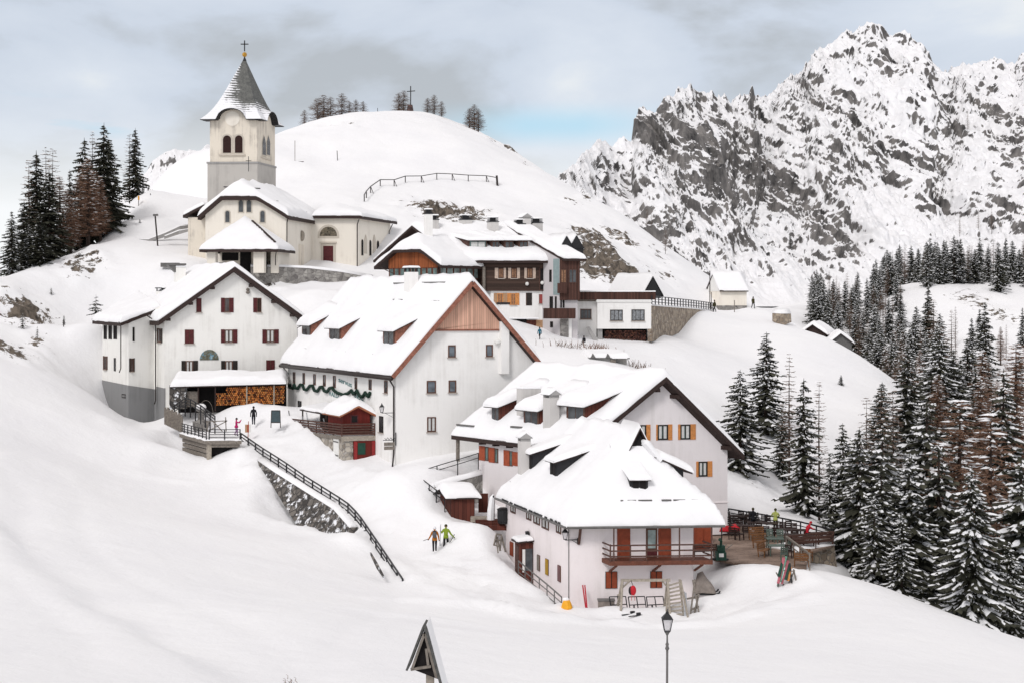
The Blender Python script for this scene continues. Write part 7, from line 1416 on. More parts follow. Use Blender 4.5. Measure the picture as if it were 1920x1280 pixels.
def build_terrace():
    pg = [tp(1338, 97.5), tp(1395, 95.6), tp(1440, 94.2), tp(1472, 93.6), tp(1512, 94.5), tp(1515, 100), tp(1563, 103), tp(1562, 106), tp(1503, 109), tp(1366, 115), tp(1335, 112)]
    tag(MB().prism([p - UP * .15 for p in pg], pg).build('terrace_paving', M['paving']), kind='structure')
    stone_wall('stone_wall', 'brown rubble wall holding up the right end of the terrace', [P(1488, 1034, 100.2), P(1520, 1027, 101.6), P(1545, 1023, 102.5), P(1564, 1020, 103.2)], [P(1488, 1075, 100.2), P(1522, 1080, 101.6), P(1549, 1085, 102.5), P(1573, 1090, 103.2)], 2.4, 'stonebrown', .22)
    railing('railing', 'black railing along the back edge of the terrace below the snow slope', 'railing', [tp(1366, 114), tp(1430, 111), tp(1503, 107.2), tp(1561, 103.6)], 1.05, 1.9, 3, r=.045, top=.1, sink=.1)
    railing('railing', 'brown board railing over the rubble wall at the right end of the terrace', 'railing', [tp(1477, 101.2), tp(1520, 102), tp(1561, 103.1)], .98, 1.5, 3, r=.05, rm='brownwood', top=.12, thick=.16, sink=.1)
    railing('railing', 'snow topped handrail slanting down in front of the grey green tables', 'railing', [tp(1474, 101), tp(1495, 97.5), tp(1518, 94)], 1.0, 2.4, 2, r=.045, rm='greywood', top=.13, sink=.1)
    i = 0
    for px, Y, w, d, n in ((1384, 112.2, 1.5, .9, 'dark terrace table nearest the gable house wall by the back railing'), (1398, 107.5, 2.3, .8, 'dark terrace table in front of the person in black'), (1430, 108.8, 2.4, 1.0, 'dark terrace table between the person in black and the person in lime'), (1480, 105.6, 2.4, .9, 'dark terrace table between the person in lime and the person in red'), (1498, 103.2, 2.2, .8, 'dark terrace table behind the brown board railing')): table(n, px, Y, w, d, 'eave', rz=-.25)
    for px, Y, n, rz in ((1374, 112.8, 'dark chair at the corner of the gable house, by the back railing', 1.2), (1392, 113, 'dark chair behind the table nearest the gable house', .2), (1401, 111.4, 'dark chair by the back railing left of the person in black', -.3), (1376, 107.0, 'dark chair at the left end of the table before the person in black', 1.5), (1399, 106.2, 'dark grey chair in front of the table before the person in black', 3.0), (1425, 107.6, 'dark chair left of the person in lime', 2.7), (1441, 110.6, 'dark chair behind the table of the person in lime', .1), (1470, 107.4, 'dark chair right of the person in lime', .2), (1489, 107.0, 'dark chair left of the person in red', -.1), (1490, 104.4, 'dark chair in front of the table of the person in red', 3.1)): chair(n, px, Y, 'eave', rz)
    for px, Y, rz, n in ((1369, 110.2, .4, 'dark chair pushed against the gable house corner'), (1381, 110.6, .1, 'dark chair between the gable house and the table by it'), (1388, 109.2, 2.8, 'dark chair in front of the table nearest the gable house'), (1410, 113, 0, 'dark chair close to the back railing behind the person in black'), (1419, 112.2, .2, 'dark chair by the back railing right of the person in black'), (1433, 111.4, -.2, 'dark chair by the back railing left of the person in lime'), (1421, 106.6, 3.0, 'dark chair in front of the table between black and lime'), (1437, 106.2, 2.9, 'dark chair below the person in lime'), (1456, 105.4, 2.7, 'dark chair behind the grey green chairs'), (1480, 108.2, 0, 'dark chair by the back railing right of the person in lime'), (1387, 105.2, 2.2, 'dark chair at the right end of the red covered sled'), (1372, 105.6, 3.0, 'dark chair behind the red covered sled')): chair(n, px, Y, 'eave', rz)
    for px, Y, n in ((1453, 101.6, 'grey green square table, farther of the two on the terrace'), (1457, 98.8, 'grey green square table, nearer of the two on the terrace')): table(n, px, Y, 1.25, .8, 'greentable', name='table', group='grey green tables')
    for px, Y, rz, n in ((1421, 105.2, .3, 'brown wooden bench, farthest of the three at the left of the grey green tables'), (1427, 102.0, .7, 'brown wooden bench in the middle, left of the grey green tables'), (1434, 98.6, 1.0, 'brown wooden bench, nearest of the three at the left of the grey green tables')): chair(n, px, Y, 'bench', rz, w=1.25, name='bench', cat='bench', group='brown terrace benches')
    for px, Y, rz, n in ((1445, 104.2, .1, 'grey green chair behind the farther grey green table'), (1463, 104.0, -.1, 'grey green chair behind the right end of the farther grey green table'), (1473, 100.2, -1.4, 'grey green chair at the right end of the grey green tables'), (1470, 97.0, 3.0, 'grey green chair in front of the nearer grey green table'), (1481, 98.0, 2.6, 'black chair beside the snow topped handrail')): chair(n, px, Y, 'greentable' if 'green chair' in n else 'eave', rz, group='chairs at the grey green tables')
    for px, n, rz in ((1505, 'long brown bench along the brown board railing, left half', 0), (1538, 'long brown bench along the brown board railing, right half', 0)): chair(n, px, 101.6 if px < 1520 else 103.6, 'brownwood', 3.3, w=1.9, name='bench', cat='bench', group='benches by the board railing')
    chair('orange wooden armchair with a high frame at the front corner of the terrace', 1503, 94.8, 'bench', 2.9, w=1.0, back=1.15, name='armchair', cat='armchair', arms=True, group=None); chair('lower orange wooden chair behind the high framed armchair', 1512, 96.6, 'bench', 2.6, w=.8, name='armchair', cat='armchair', arms=True, group=None)
    r = thing('covered_sled', 'long sled under a bright red cover beside the gable house', 'sled', tp(1361, 107.5)); m = MB(); tpr = []
    for k in range(9): x = -1.0 + k * .25; h = .32 + .1 * math.sin(k * 2.1); tpr.append([tp(1361, 107.5) + V3(x, -.4, .35), tp(1361, 107.5) + V3(x, -.38, .35 + h), tp(1361, 107.5) + V3(x, .3, .42 + h), tp(1361, 107.5) + V3(x, .4, .35)])
    m.sheet(tpr, [[p - UP * .05 for p in row] for row in tpr]).build('cover', M['red'], r, smooth=True)
    for s in (-.3, .3): MB().bar(tp(1361, 107.5) + V3(-1, s, .1), tp(1361, 107.5) + V3(.95, s, .1), .1).build('runner', M['eave'], r)
    for x in (-.8, .7): MB().bar(tp(1361, 107.5) + V3(x, -.3, .1), tp(1361, 107.5) + V3(x, -.3, .4), .08).build('strut', M['eave'], r)
    Y = 104; a, b = P(1302, 1020, Y), P(1336, 989, Y); c = thing('cabinet', 'tall red brown wooden cabinet at the right wall of the balcony house', 'cabinet', V3((a.x + b.x) / 2, Y, a.z)); MB().box(a.x, b.x, Y, Y + .8, a.z - .6, b.z).build('body', M['rustred'], c)
    for k in range(2): MB().box(a.x + .06 + k * (b.x - a.x) / 2, a.x + (k + 1) * (b.x - a.x) / 2 - .04, Y - .05, Y - .002, a.z - .4, b.z - .08).build('door', M['rustred'], c)
    chair('brown slatted bench on the terrace beside the balcony house', 1320, 98.2, 'brownwood', 3.4, w=1.7, name='bench', cat='bench', group=None)
    g = thing('snow_blower', 'dark green snow blower with a long handle at the left edge of the terrace', 'snow blower', tp(1351, 97)); o = tp(1351, 97); MB().box(o.x - .35, o.x + .35, o.y - .4, o.y + .3, o.z + .05, o.z + .6).build('auger_housing', M['green'], g); MB().box(o.x - .2, o.x + .3, o.y - .1, o.y + .5, o.z + .6, o.z + 1.0).build('engine', M['green'], g); MB().box(o.x - .16, o.x + .16, o.y - .43, o.y - .405, o.z + .3, o.z + .55).build('badge', M['whiteframe'], g); MB().tube([o + V3(0, -.1, .9), o + V3(.02, -.15, 1.35), o + V3(-.1, -.35, 1.5)], [.12, .1, .12], 8).build('chute', M['green'], g)
    for s in (-1, 1): MB().lathe(o + V3(.38 * s - .06, .1, 0), [(.0, .0), (.26, .02), (.26, .1), (0, .12)], 10).build('wheel', M['black'], g); MB().bar(o + V3(.2 * s + .1, .3, .6), o + V3(.75 + .2 * s, .9, .95), .05).build('handle', M['greywood'], g)
    k = thing('ski_stand', 'trestle ski stand loaded with pink and green skis and snowboards on the snow', 'stand', G(1476, 1110, 91)); m = MB()
    for a, c in (((1457, 1104), (1467, 1070)), ((1475, 1105), (1455, 1072)), ((1470, 1112), (1490, 1068)), ((1498, 1113), (1488, 1066)), ((1487, 1098), (1480, 1066)), ((1462, 1068), (1490, 1070)), ((1486, 1092), (1496, 1093))): m.bar(P(*a, 91), P(*c, 91.3), .07)
    m.build('frame', M['greywood'], k)
    for (a, c, mm, w) in (((1459, 1093), (1470, 1044), 'ski_pink', .2), ((1463, 1090), (1474, 1042), 'ski_mint', .12), ((1466, 1094), (1478, 1050), 'ski_pink', .14), ((1460, 1080), (1468, 1050), 'green', .2), ((1472, 1086), (1478, 1056), 'green', .28), ((1477, 1088), (1482, 1062), 'orange', .2), ((1458, 1098), (1465, 1060), 'greentable', .1), ((1484, 1092), (1481, 1055), 'black', .1)):
        MB().bar(P(*a, 90.8), P(*c, 91.2), w, .04).build('snowboard' if w > .15 else 'ski', M[mm], k)
M['bench'] = mat('varnished_brown_bench', (0.17, 0.075, 0.028), .6, .3, 6)
M['ski_pink'] = mat('pink_board', (0.45, 0.13, 0.16), .5, .4, 4)
M['ski_mint'] = mat('mint_board', (0.14, 0.35, 0.26), .5, .4, 4)
build_terrace()
def pole(name, label, cat, px0, py0, px1, py1, Y, r, mm='gutter', extra=None, bury=.8):
    o = thing(name, label, cat, P(px0, py0, Y)); MB().tube([P(px0, py0, Y) - UP * bury, P(px1, py1, Y)], r, 7).build('pole', M[mm], o)
    if extra: extra(o)
    return o
def build_small():
    def lamp(o): c = P(291, 404, 180); MB().bar(c + V3(-.25, 0, 0), c + V3(.35, 0, .05), .35, .25).build('lamp_head', M['gutter'], o)
    pole('floodlight_pole', 'tall leaning floodlight pole left of the church porch', 'lamp', 300, 498, 291, 405, 180, .10, 'pipe', lamp)
    def sg(o): c = P(260, 371, 200); MB().bar(c - UP * .35, c + UP * .25, .45, .12).build('sign_panel', M['yellow'], o)
    pole('trail_sign', 'thin post with a small yellow sign on the snowy knoll left of the church', 'sign', 260, 400, 260, 368, 200, .05, 'pipe', sg); pole('stake', 'short dark stake on the knoll right of the yellow trail sign', 'stake', 283, 379, 282, 363, 202, .05, 'pipe')
    def discs(o):
        for k, py in enumerate((628, 636.5, 644)): c = P(119.5, py, 149); MB().prism([c + V3(.2 * math.cos(t * math.pi / 6), -.04, .2 * math.sin(t * math.pi / 6)) for t in range(12)], [c + V3(.2 * math.cos(t * math.pi / 6), .04, .2 * math.sin(t * math.pi / 6)) for t in range(12)]).build('disc', M['black'], o)
    pole('piste_signal', 'slim pole with three black round discs on the left slope', 'signal', 121, 668, 119, 600, 149, .05, 'pipe', discs)
    def trough(o): a = P(553, 306, 236); MB().hexa([a + V3(-1.35, 0, 0), a + V3(1.2, 0, 0), a + V3(1.2, .5, 0), a + V3(-1.35, .5, 0), a + V3(-1.4, -.1, .22), a + V3(1.45, -.1, .26), a + V3(1.45, .6, .26), a + V3(-1.4, .6, .22)]).build('base_plate', M['eave'], o)
    pole('weather_mast', 'thin mast on a dark base plate on the open hill right of the bell tower', 'mast', 553, 306, 553, 264, 236, .05, 'greywood', trough); pole('stake', 'short stake standing alone on the open hill above the choir roof', 'stake', 633, 296, 632, 283, 240, .06, 'pipe'); pole('stake', 'stake on the crest of the hill between the tower and the summit cross', 'stake', 708, 214, 708, 203, 296, .06, 'pipe')
    pole('mast', 'dark mast beside the snow roof of the little chapel', 'mast', 1331, 575, 1331, 508, 209, .07, 'pipe'); pole('stake', 'thin wooden stake in front of the little chapel', 'stake', 1377, 580, 1377, 563, 205, .06, 'greywood'); pole('lamp_post', 'thin lamp post at the end of the black railing before the chapel', 'post', 1334, 585, 1334, 548, 203, .05, 'pipe')
    # fence over the hill
    f = [(683, 372), (687, 365), (695, 356), (713, 343), (739, 343), (760, 336), (790, 336), (819, 331), (848, 332), (878, 334), (912, 335), (931, 338)]; r = thing('fence', 'rickety single rail fence curving over the open hill', 'fence', P(800, 340, 236)); pts = [hitg(x, y + 7, 190) + UP * 1.05 for x, y in f]
    for i, p in enumerate(pts): MB().bar(p - UP * (1.5 if i % 2 else 1.0), p + UP * .05, .14).build('post', M['pipe'], r); i and i % 2 == 0 and MB().bar(p - UP * 1.3 + V3(.5, 0, 0), p, .09).build('prop', M['pipe'], r)
    for a, b in zip(pts, pts[1:]): MB().bar(a, b, .12).build('rail', M['pipe'], r)
    q = hitg(933, 349, 190); MB().bar(q - UP * .4, q + UP * 1.7 + V3(-.15, 0, 0), .35).build('end_post', M['pipe'], r)
    c = thing('summit_cross', 'tall dark cross on a tapering brown stone base at the top of the hill', 'cross', P(769, 212, 299)); b = P(769, 213, 299); MB().prism([b + V3(x, y, -.6) for x, y in ((-.85, -.7), (.85, -.7), (.85, .7), (-.85, .7))], [b + V3(x, y, 1.75) for x, y in ((-.5, -.45), (.5, -.45), (.5, .45), (-.5, .45))]).build('stone_base', M['hutstone'], c); t = P(770, 162, 299); m = MB(); m.bar(V3(t.x, t.y, b.z + 1.7), t, .2); m.bar(t + V3(-.8, 0, -1.15), t + V3(.95, 0, -1.02), .17); m.build('cross_beams', M['black'], c)
    # sheds on the right shoulder, ruin, shed behind the lunette house, low walls near the church
    for i, (px, py, Y, w, zr_, rz, lab, mm) in enumerate(((1525, 640, 199, 3.4, 2.3, -.9, 'half buried dark wooden shed, left of the two on the right shoulder', 'eave'), (1576, 660, 195, 3.0, 2.5, -.55, 'grey wooden shed with a snow roof, right of the two on the right shoulder', 'gutter'))):
        b = P(px, py, Y); h = thing('shed', lab, 'shed', b, 'sheds on the right shoulder'); F = Fr(px, py, Y, math.degrees(rz) + 25); z = b.z - .8; zt = b.z + zr_; ze = zt - 1.15
        pr = [(-w / 2, z), (w / 2, z), (w / 2, ze), (0, zt), (-w / 2, ze)]; MB().prism([F.w(a, 0, q) for a, q in pr], [F.w(a, 4.5, q) for a, q in pr]).build('wall', M[mm], h); kz = lambda u, v: zt + .1 - abs(u) * 1.15 / (w / 2); roof_slab(F, -w / 2 - .4, w / 2 + .4, -.4, 4.8, kz, .12, h, 'eave', us=[0]); snow_cover(F, -w / 2 - .42, w / 2 + .4, -.38, 4.8, kz, .5, h, extra_u=(0,))
    stone_wall('stone_wall', 'short ruined stone wall with snow on top at the right edge of the saddle', [P(1448, 587, 198), P(1465, 588, 197), P(1483, 588, 198)], [P(1448, 602, 198), P(1466, 612, 197), P(1484, 604, 198)], 1.2, 'stonebrown', .6)
    s = thing('shed', 'brown board shed half hidden behind the left wing of the lunette house', 'shed', P(182, 690, 152)); a, b = P(171, 697, 152), P(200, 668, 152); MB().box(a.x, b.x, 152, 155, a.z - 1, b.z).build('wall', M['orangebrown'], s); F = Fr(171, 690, 152, 0); snow_cover(F, -.3, 2.5, -.4, 3, lambda u, v: b.z + .1 - .15 * u, .45, s); MB().fbox(F, -.3, 2.5, -.35, 3, b.z - .05 , b.z + .1).build('roof', M['gutter'], s)
    stone_wall('retaining_wall', 'low grey retaining wall curving across the snow left of the church', [P(236, 447, 185), P(278, 449, 183), P(310, 437, 184), P(338, 424, 185), P(353, 423, 186)], [P(236, 452, 185), P(278, 454, 183), P(310, 445, 184), P(338, 433, 185), P(353, 428, 186)], .5, 'concrete', .12); stone_wall('retaining_wall', 'shorter low grey wall just below the curving one left of the church', [P(310, 443, 181), P(335, 433, 182), P(353, 430, 182)], [P(310, 448, 181), P(335, 440, 182), P(353, 434, 182)], .4, 'concrete', .1)
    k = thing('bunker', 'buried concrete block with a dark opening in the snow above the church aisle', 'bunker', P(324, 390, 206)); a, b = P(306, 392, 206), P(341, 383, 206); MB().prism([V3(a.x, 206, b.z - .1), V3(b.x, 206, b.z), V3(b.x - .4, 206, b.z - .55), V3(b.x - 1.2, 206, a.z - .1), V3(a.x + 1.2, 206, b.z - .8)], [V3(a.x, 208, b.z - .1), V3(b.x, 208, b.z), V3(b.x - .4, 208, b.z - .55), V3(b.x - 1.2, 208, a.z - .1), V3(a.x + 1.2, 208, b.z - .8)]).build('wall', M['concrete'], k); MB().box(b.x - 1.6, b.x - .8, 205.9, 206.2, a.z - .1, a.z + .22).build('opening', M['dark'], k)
    for x, y, Y, w, lab in ((318, 493, 170, 1.1, 'snow capped dark vent block behind the ridge of the lunette house'),): k = thing('vent', lab, 'vent', P(x, y, Y)); a = P(x, y, Y); MB().box(a.x - w, a.x + w, Y, Y + .6, a.z - .5, a.z).build('block', M['gutter'], k)
M['hutstone'] = stone('reddish_cairn_stone', (0.05, 0.03, 0.03), (0.13, 0.07, 0.06), 2.6, (0.06, .045, .04))
M['orangebrown'] = planks('orange_brown_boards', (0.22, 0.085, 0.03), .2, 0, 'z', .3, .4)
build_small()
# ------------------------------------------------------------------ trees
M['needle'] = mat('spruce_needles', (0.022, 0.026, 0.018), .8, .6, 1.3, c2=(0.046, 0.045, 0.030))
M['trunk'] = mat('conifer_bark', (0.045, 0.030, 0.024), .9, .4, 4)
M['twig'] = mat('bare_larch_twigs', (0.18, 0.125, 0.095), .9, .4, 3)
M['sumtwig'] = mat('brown_bare_twigs', (0.15, 0.10, 0.075), .9, .4, 3)
M['browntwig'] = mat('rust_brown_larch_twigs', (0.27, 0.15, 0.095), .9, .4, 2.2, c2=(0.18, 0.108, 0.074))
M['treesnow'] = snowmat('snow_on_branches', (0.88, 0.88, 0.89), .15, 2.0)
def spruce_mesh(seed, H=10.0, R=2.1, whorl=30, per=6, snow=.6, sparse=.08, lo=.05):
    """dark drooping boughs in whorls, broken by gaps; pads of snow lie along their tops"""
    rnd = random.Random(seed); c = MB(); side = [rnd.uniform(.78, 1.12) for _ in range(7)]
    for w in range(whorl):
        t = lo + (1 - lo) * max(0, (w + rnd.uniform(-.3, .3)) / whorl) ** .92; t = min(max(t, lo), .985); z0 = H * t; env = (1 - t) ** .74 * (1 - .35 * max(0, .16 - t) / .16); n = per if t < .85 else 4; a0 = rnd.random() * 6.28
        for k in range(n):
            if rnd.random() < sparse: continue
            a = a0 + 6.283 * k / n + rnd.uniform(-.5, .5); z0 = H * min(.985, max(.02, t + rnd.uniform(-.016, .016))); L = R * env * rnd.uniform(.5, 1.18) * side[int((a % 6.283) / 6.283 * 6.99)] + .10; ca, sa = math.cos(a), math.sin(a); dr = rnd.uniform(.28, .55) * (1.1 - .6 * t); N = 5 if L > .8 else 3
            pt = lambda s: V3(ca * L * s - sa * L * q_ * s * s, sa * L * s + ca * L * q_ * s * s, z0 + L * (-dr * s - .10 * s + .33 * dr * s ** 2.4))
            wd = (.15 + .10 * L) * rnd.uniform(.7, 1.25); a += 0; q_ = rnd.uniform(-.25, .25)
            for i in range(N):
                s0, s1 = .12 + .88 * i / N, .12 + .88 * (i + 1) / N; p, q = pt(s0), pt(min(1.02, s1 + .06)); ww = wd * (1.15 - .75 * s0) * rnd.uniform(.7, 1.3)
                for sg in (-1, 1):
                    e = V3(-sa * sg, ca * sg, 0) * ww + V3(ca, sa, 0) * (.35 * ww) - UP * (ww * rnd.uniform(.35, .9)); c.add([p, q, p.lerp(q, .8) + e, p.lerp(q, .1) + e * .75], [(0, 1, 2, 3)], 0)
                    if rnd.random() < snow * .62: h_ = UP * rnd.uniform(.02, .05); e2 = e * rnd.uniform(.35, .85); c.add([p + h_, q.lerp(p, rnd.uniform(0, .3)) + h_, p.lerp(q, .7) + e2 + h_, p.lerp(q, .2) + e2 * .8 + h_, p.lerp(q, .5) + e2 * .45 + h_ * 2.2], [(0, 1, 4), (1, 2, 4), (2, 3, 4), (3, 0, 4)], 1)
                if rnd.random() < .8: d = -UP * ww * rnd.uniform(.7, 1.5); c.add([p, q, p.lerp(q, .6) + d + V3(-sa, ca, 0) * rnd.uniform(-.1, .1)], [(0, 1, 2)], 0)
            if rnd.random() < snow * .45:
                s0 = rnd.uniform(.2, .72); s1 = min(1.03, s0 + rnd.uniform(.18, .6)); hw = wd * rnd.uniform(.16, .48); th = .04 + .05 * min(1, L); b = len(c.V); K = 3 if L > .6 else 2
                for i in range(K + 1):
                    s = s0 + (s1 - s0) * i / K; f = math.sin(math.pi * (.12 + .8 * i / K)) ; p = pt(s); n_ = V3(-sa, ca, 0) * hw * f * rnd.uniform(.75, 1.25)
                    c.V += [tuple(p - n_ - UP * hw * .45 * f), tuple(p - n_ * .5 + UP * th * f), tuple(p + n_ * .5 + UP * th * f * rnd.uniform(.8, 1.3)), tuple(p + n_ - UP * hw * .45 * f)]
                for i in range(K):
                    for j in range(3): c.F.append((b + i * 4 + j, b + i * 4 + j + 1, b + (i + 1) * 4 + j + 1, b + (i + 1) * 4 + j)); c.M.append(1)
    c.tube([(0, 0, H * .93), (0, 0, H * 1.0)], [.05, .01], 4, 0)
    return c
def larch_mesh(seed, H=10.0, R=1.5, whorl=34, per=5, twig=4, r0=.032, mi=0, lo=.2, snow=0.0, pw=.7):
    rnd = random.Random(seed); c = MB()
    def stick(p, q, r):
        d = (q - p); a = d.cross(UP) if abs(d.normalized().z) < .9 else d.cross(V3(1, 0, 0)); a = a.normalized() * r; b_ = d.cross(a).normalized() * r; b = len(c.V)
        c.V += [tuple(p + a), tuple(p - a * .5 + b_ * .87), tuple(p - a * .5 - b_ * .87), tuple(q)]; c.F += [(b, b + 1, b + 3), (b + 1, b + 2, b + 3), (b + 2, b, b + 3)]; c.M += [mi] * 3
    for w in range(whorl):
        t = lo + (1 - lo) * (w + rnd.random()) / whorl; z0 = H * min(t, .985); env = (1 - t) ** pw * min(1, .45 + (t - lo) * 3)
        for k in range(per):
            a = rnd.random() * 6.283; L = R * env * rnd.uniform(.4, 1.1) + .12; d = V3(math.cos(a), math.sin(a), 0); p = V3(0, 0, z0); m = p + d * L * .6 - UP * L * rnd.uniform(.0, .22); e = m + d * L * .45 + UP * L * rnd.uniform(-.05, .22)
            stick(p, m + (m - p) * .1, r0 * (1.5 - t)); stick(m, e, r0 * .8)
            for j in range(twig):
                s = rnd.uniform(.25, 1.0); o = p.lerp(m, s) if rnd.random() < .6 else m.lerp(e, s); sg = rnd.choice((-1, 1)); stick(o, o + (V3(-d.y, d.x, 0) * sg * rnd.uniform(.4, 1) + d * .5 - UP * rnd.uniform(-.2, .7)) * L * rnd.uniform(.12, .34), r0 * .55)
            if snow and rnd.random() < snow: q = m + UP * .03; c.add([q - d * .25, q + V3(-d.y, d.x, 0) * .06, q + d * .25, q - V3(-d.y, d.x, 0) * .06, q + UP * .07], [(0, 1, 4), (1, 2, 4), (2, 3, 4), (3, 0, 4)], 1)
    return c
def trunk_mesh(H, r, top=.97):
    m = MB(); m.tube([(0, 0, -1.2), (0, 0, 0), (.02, .01, H * .3), (-.02, .02, H * .65), (0, 0, H * top)], [r * 1.3, r * 1.15, r * .9, r * .5, r * .08], 7); return m
PROTO = {}
def proto(kind):
    if kind in PROTO: return PROTO[kind]
    nm, v = kind; H = 10.0; s = 100 + v * 7 + len(nm)
    if nm == 'spruce': c = spruce_mesh(s, R=(2.4, 2.15, 2.7, 1.8, 2.2, 2.0)[v], snow=(.74, .62, .82, .55, .4, .66)[v], whorl=(34, 38, 32, 36, 34, 40)[v], per=(7, 7, 8, 7, 8, 6)[v], sparse=(.1, .14, .06, .16, .12, .2)[v]); name, mats, tr = 'spruce_tree', [M['needle'], M['treesnow']], .16
    elif nm == 'heavy': c = spruce_mesh(s, R=2.9, snow=.9, whorl=40, per=10, sparse=.05, lo=.04); name, mats, tr = 'spruce_tree', [M['needle'], M['treesnow']], .2
    elif nm == 'bare': c = spruce_mesh(s, R=(1.9, 2.5)[v], snow=.08, whorl=36, per=8, sparse=.05); name, mats, tr = 'spruce_tree', [M['needle'], M['treesnow']], .17
    elif nm == 'larch': c = larch_mesh(s, R=(1.3, 1.0, 1.6)[v], whorl=(38, 42, 36)[v], snow=.05); name, mats, tr = 'larch_tree', [M['twig'], M['treesnow']], .075
    elif nm == 'brown': c = larch_mesh(s, R=(1.7, 2.1)[v], whorl=56, per=10, twig=11, r0=.034, snow=.2, lo=.14); name, mats, tr = 'larch_tree', [M['browntwig'], M['treesnow']], .15
    elif nm == 'summit': c = larch_mesh(s, R=(4.4, 3.8)[v], whorl=34, per=9, twig=9, r0=.05, lo=.08, pw=.42); name, mats, tr = 'larch_tree', [M['sumtwig'], M['treesnow']], .2
    elif nm == 'shrub': c = spruce_mesh(s, R=(4.5, 3.2)[v], snow=.5, whorl=12, per=8, sparse=.2); name, mats, tr = 'dwarf_pine', [M['needle'], M['treesnow']], .25
    o = c.build(name, mats, None, fix=False, local=True); me = o.data; bpy.data.objects.remove(o); o = trunk_mesh(H, tr).build('trunk', M['trunk'], None, local=True, smooth=True); tm = o.data; bpy.data.objects.remove(o)
    # one mesh of both, for trees too far off to show parts
    far = MB(); 
    for m_ in (me, tm):
        b = len(far.V); far.V += [tuple(v.co) for v in m_.vertices]
        for p in m_.polygons: far.F.append(tuple(b + i for i in p.vertices)); far.M.append(p.material_index if m_ is me else 2)
    o = far.build(name, mats + [M['trunk']], None, fix=False, local=True); fm = o.data; bpy.data.objects.remove(o)
    PROTO[kind] = (name, me, tm, fm); return PROTO[kind]
_rt = random.Random(77); NT = [0]
def tree(kind, x, y, h, label, group=None, parts=False, z=None, fat=1.0, lean=0.0, cat='tree'):
    name, me, tm, fm = proto(kind); z = gz(x, y) - .1 if z is None else z; s = h / 10.0; NT[0] += 1
    if parts:
        o = thing(name, label, cat, (x, y, z), group)
        for n, m in (('trunk', tm), ('crown', me)): c = bpy.data.objects.new(n, m); C.objects.link(c); c.parent = o
    else: o = bpy.data.objects.new(name, fm); C.objects.link(o); o.location = (x, y, z); tag(o, label, cat, group)
    o.scale = (s * fat, s * fat, s); o.rotation_euler = (lean, lean * .4, _rt.random() * 6.28); return o
def tree_px(kind, px, ptop, Y, label, group=None, fat=1.0, base=None, lean=0.0, parts=True, cat='tree'):
    x = (px - CX) * Y / FPX; z = gz(x, Y) - .1 if base is None else (HY - base) * Y / FPX; return tree(kind, x, Y, (HY - ptop) * Y / FPX - z, label, group, parts, z, fat, lean, cat)
S_, Hv, Ba, La, Br, Su, Sh = 'spruce', 'heavy', 'bare', 'larch', 'brown', 'summit', 'shrub'
HERO = [  # kind, px, top, depth, label, fatness
 ((S_, 0), 1388, 692, 122, 'snowy spruce standing right against the gable house on the slope', 1.2), ((S_, 1), 1437, 622, 141, 'tall snowy spruce standing alone on the slope, higher up than its neighbours', 1.25),
 ((La, 0), 1480, 660, 126, 'tall thin bare larch left of the dark spruce above the terrace', 1), ((S_, 3), 1507, 708, 114, 'dark slender spruce rising right behind the terrace railing', 1.05), ((La, 1), 1536, 712, 121, 'thin bare larch right of the dark spruce above the terrace', 1), ((S_, 4), 1466, 765, 128, 'short dark spruce between the bare larch and the slope', .95),
 ((S_, 1), 1580, 792, 112, 'snow dusted spruce behind the right end of the terrace', 1), ((S_, 5), 1556, 850, 111, 'small spruce close behind the person in red', .9), ((La, 2), 1625, 740, 124, 'bare larch, left of a trio before the snow slope', 1), ((La, 0), 1651, 728, 122, 'bare larch, middle of a trio before the snow slope', 1), ((La, 2), 1674, 726, 127, 'bare larch, right of a trio before the snow slope', 1),
 ((S_, 0), 1612, 800, 106, 'snow laden spruce at the wood edge right of the terrace wall', 1.1), ((S_, 2), 1655, 798, 108, 'broad snow laden spruce at the wood edge below the bare larches', 1.1), ((S_, 2), 1738, 748, 126, 'broad spruce with thick snow pads in the middle of the wood', 1.15), ((S_, 0), 1705, 850, 104, 'spruce with snow on its lower boughs behind the near snow edge', 1.2), ((S_, 4), 1760, 830, 108, 'dark spruce left of the big snow laden spruce', 1.1),
 ((Hv, 0), 1822, 872, 89.5, 'largest spruce at the lower right, every bough thick with snow', 1.0), ((Br, 1), 1758, 700, 150, 'tan brown larch rising over the spruces in the middle of the wood', 1.2), ((Br, 0), 1842, 655, 168, 'tan brown larch high in the wood near the right edge', 1.2), ((Br, 1), 1905, 640, 160, 'tan brown larch at the right edge above the wood', 1.2), ((La, 2), 1690, 640, 205, 'bare larch before the dark wood behind the shoulder', 1.4), ((La, 0), 1765, 610, 215, 'bare larch over the wooded slope below the far snow patch', 1.4), ((Hv, 0), 1893, 1010, 93, 'snow laden spruce half hidden right of the largest one', .9), ((S_, 2), 1915, 860, 104, 'snowy spruce at the right edge of the photo', 1.1), ((Br, 1), 1800, 745, 122, 'rust brown larch behind the largest spruce', 1.25), ((Br, 0), 1858, 770, 116, 'rust brown larch right of and behind the largest spruce', 1.2), ((S_, 5), 1882, 690, 140, 'tall slim spruce between the rust brown larches', 1), ((S_, 0), 1640, 930, 99, 'small snowy spruce at the foot of the wood by the terrace wall', 1.1), ((S_, 1), 1690, 960, 97, 'low snowy spruce behind the crest of the near snow', 1.2),
 ((S_, 4), 1577, 702, 165, 'little dark spruce alone on the open snow shoulder', 1.3), ((S_, 3), 1847, 566, 262, 'slim dark spruce alone before the far snow patch', 1.0), ((La, 1), 1784, 580, 262, 'thin bare larch before the far snow patch', 1.1), ((Ba, 0), 1740, 535, 285, 'dark ragged conifer leaning over the far snow patch', .9), ((La, 2), 1750, 560, 275, 'ragged bare larch beside the far snow patch', 1.4)]
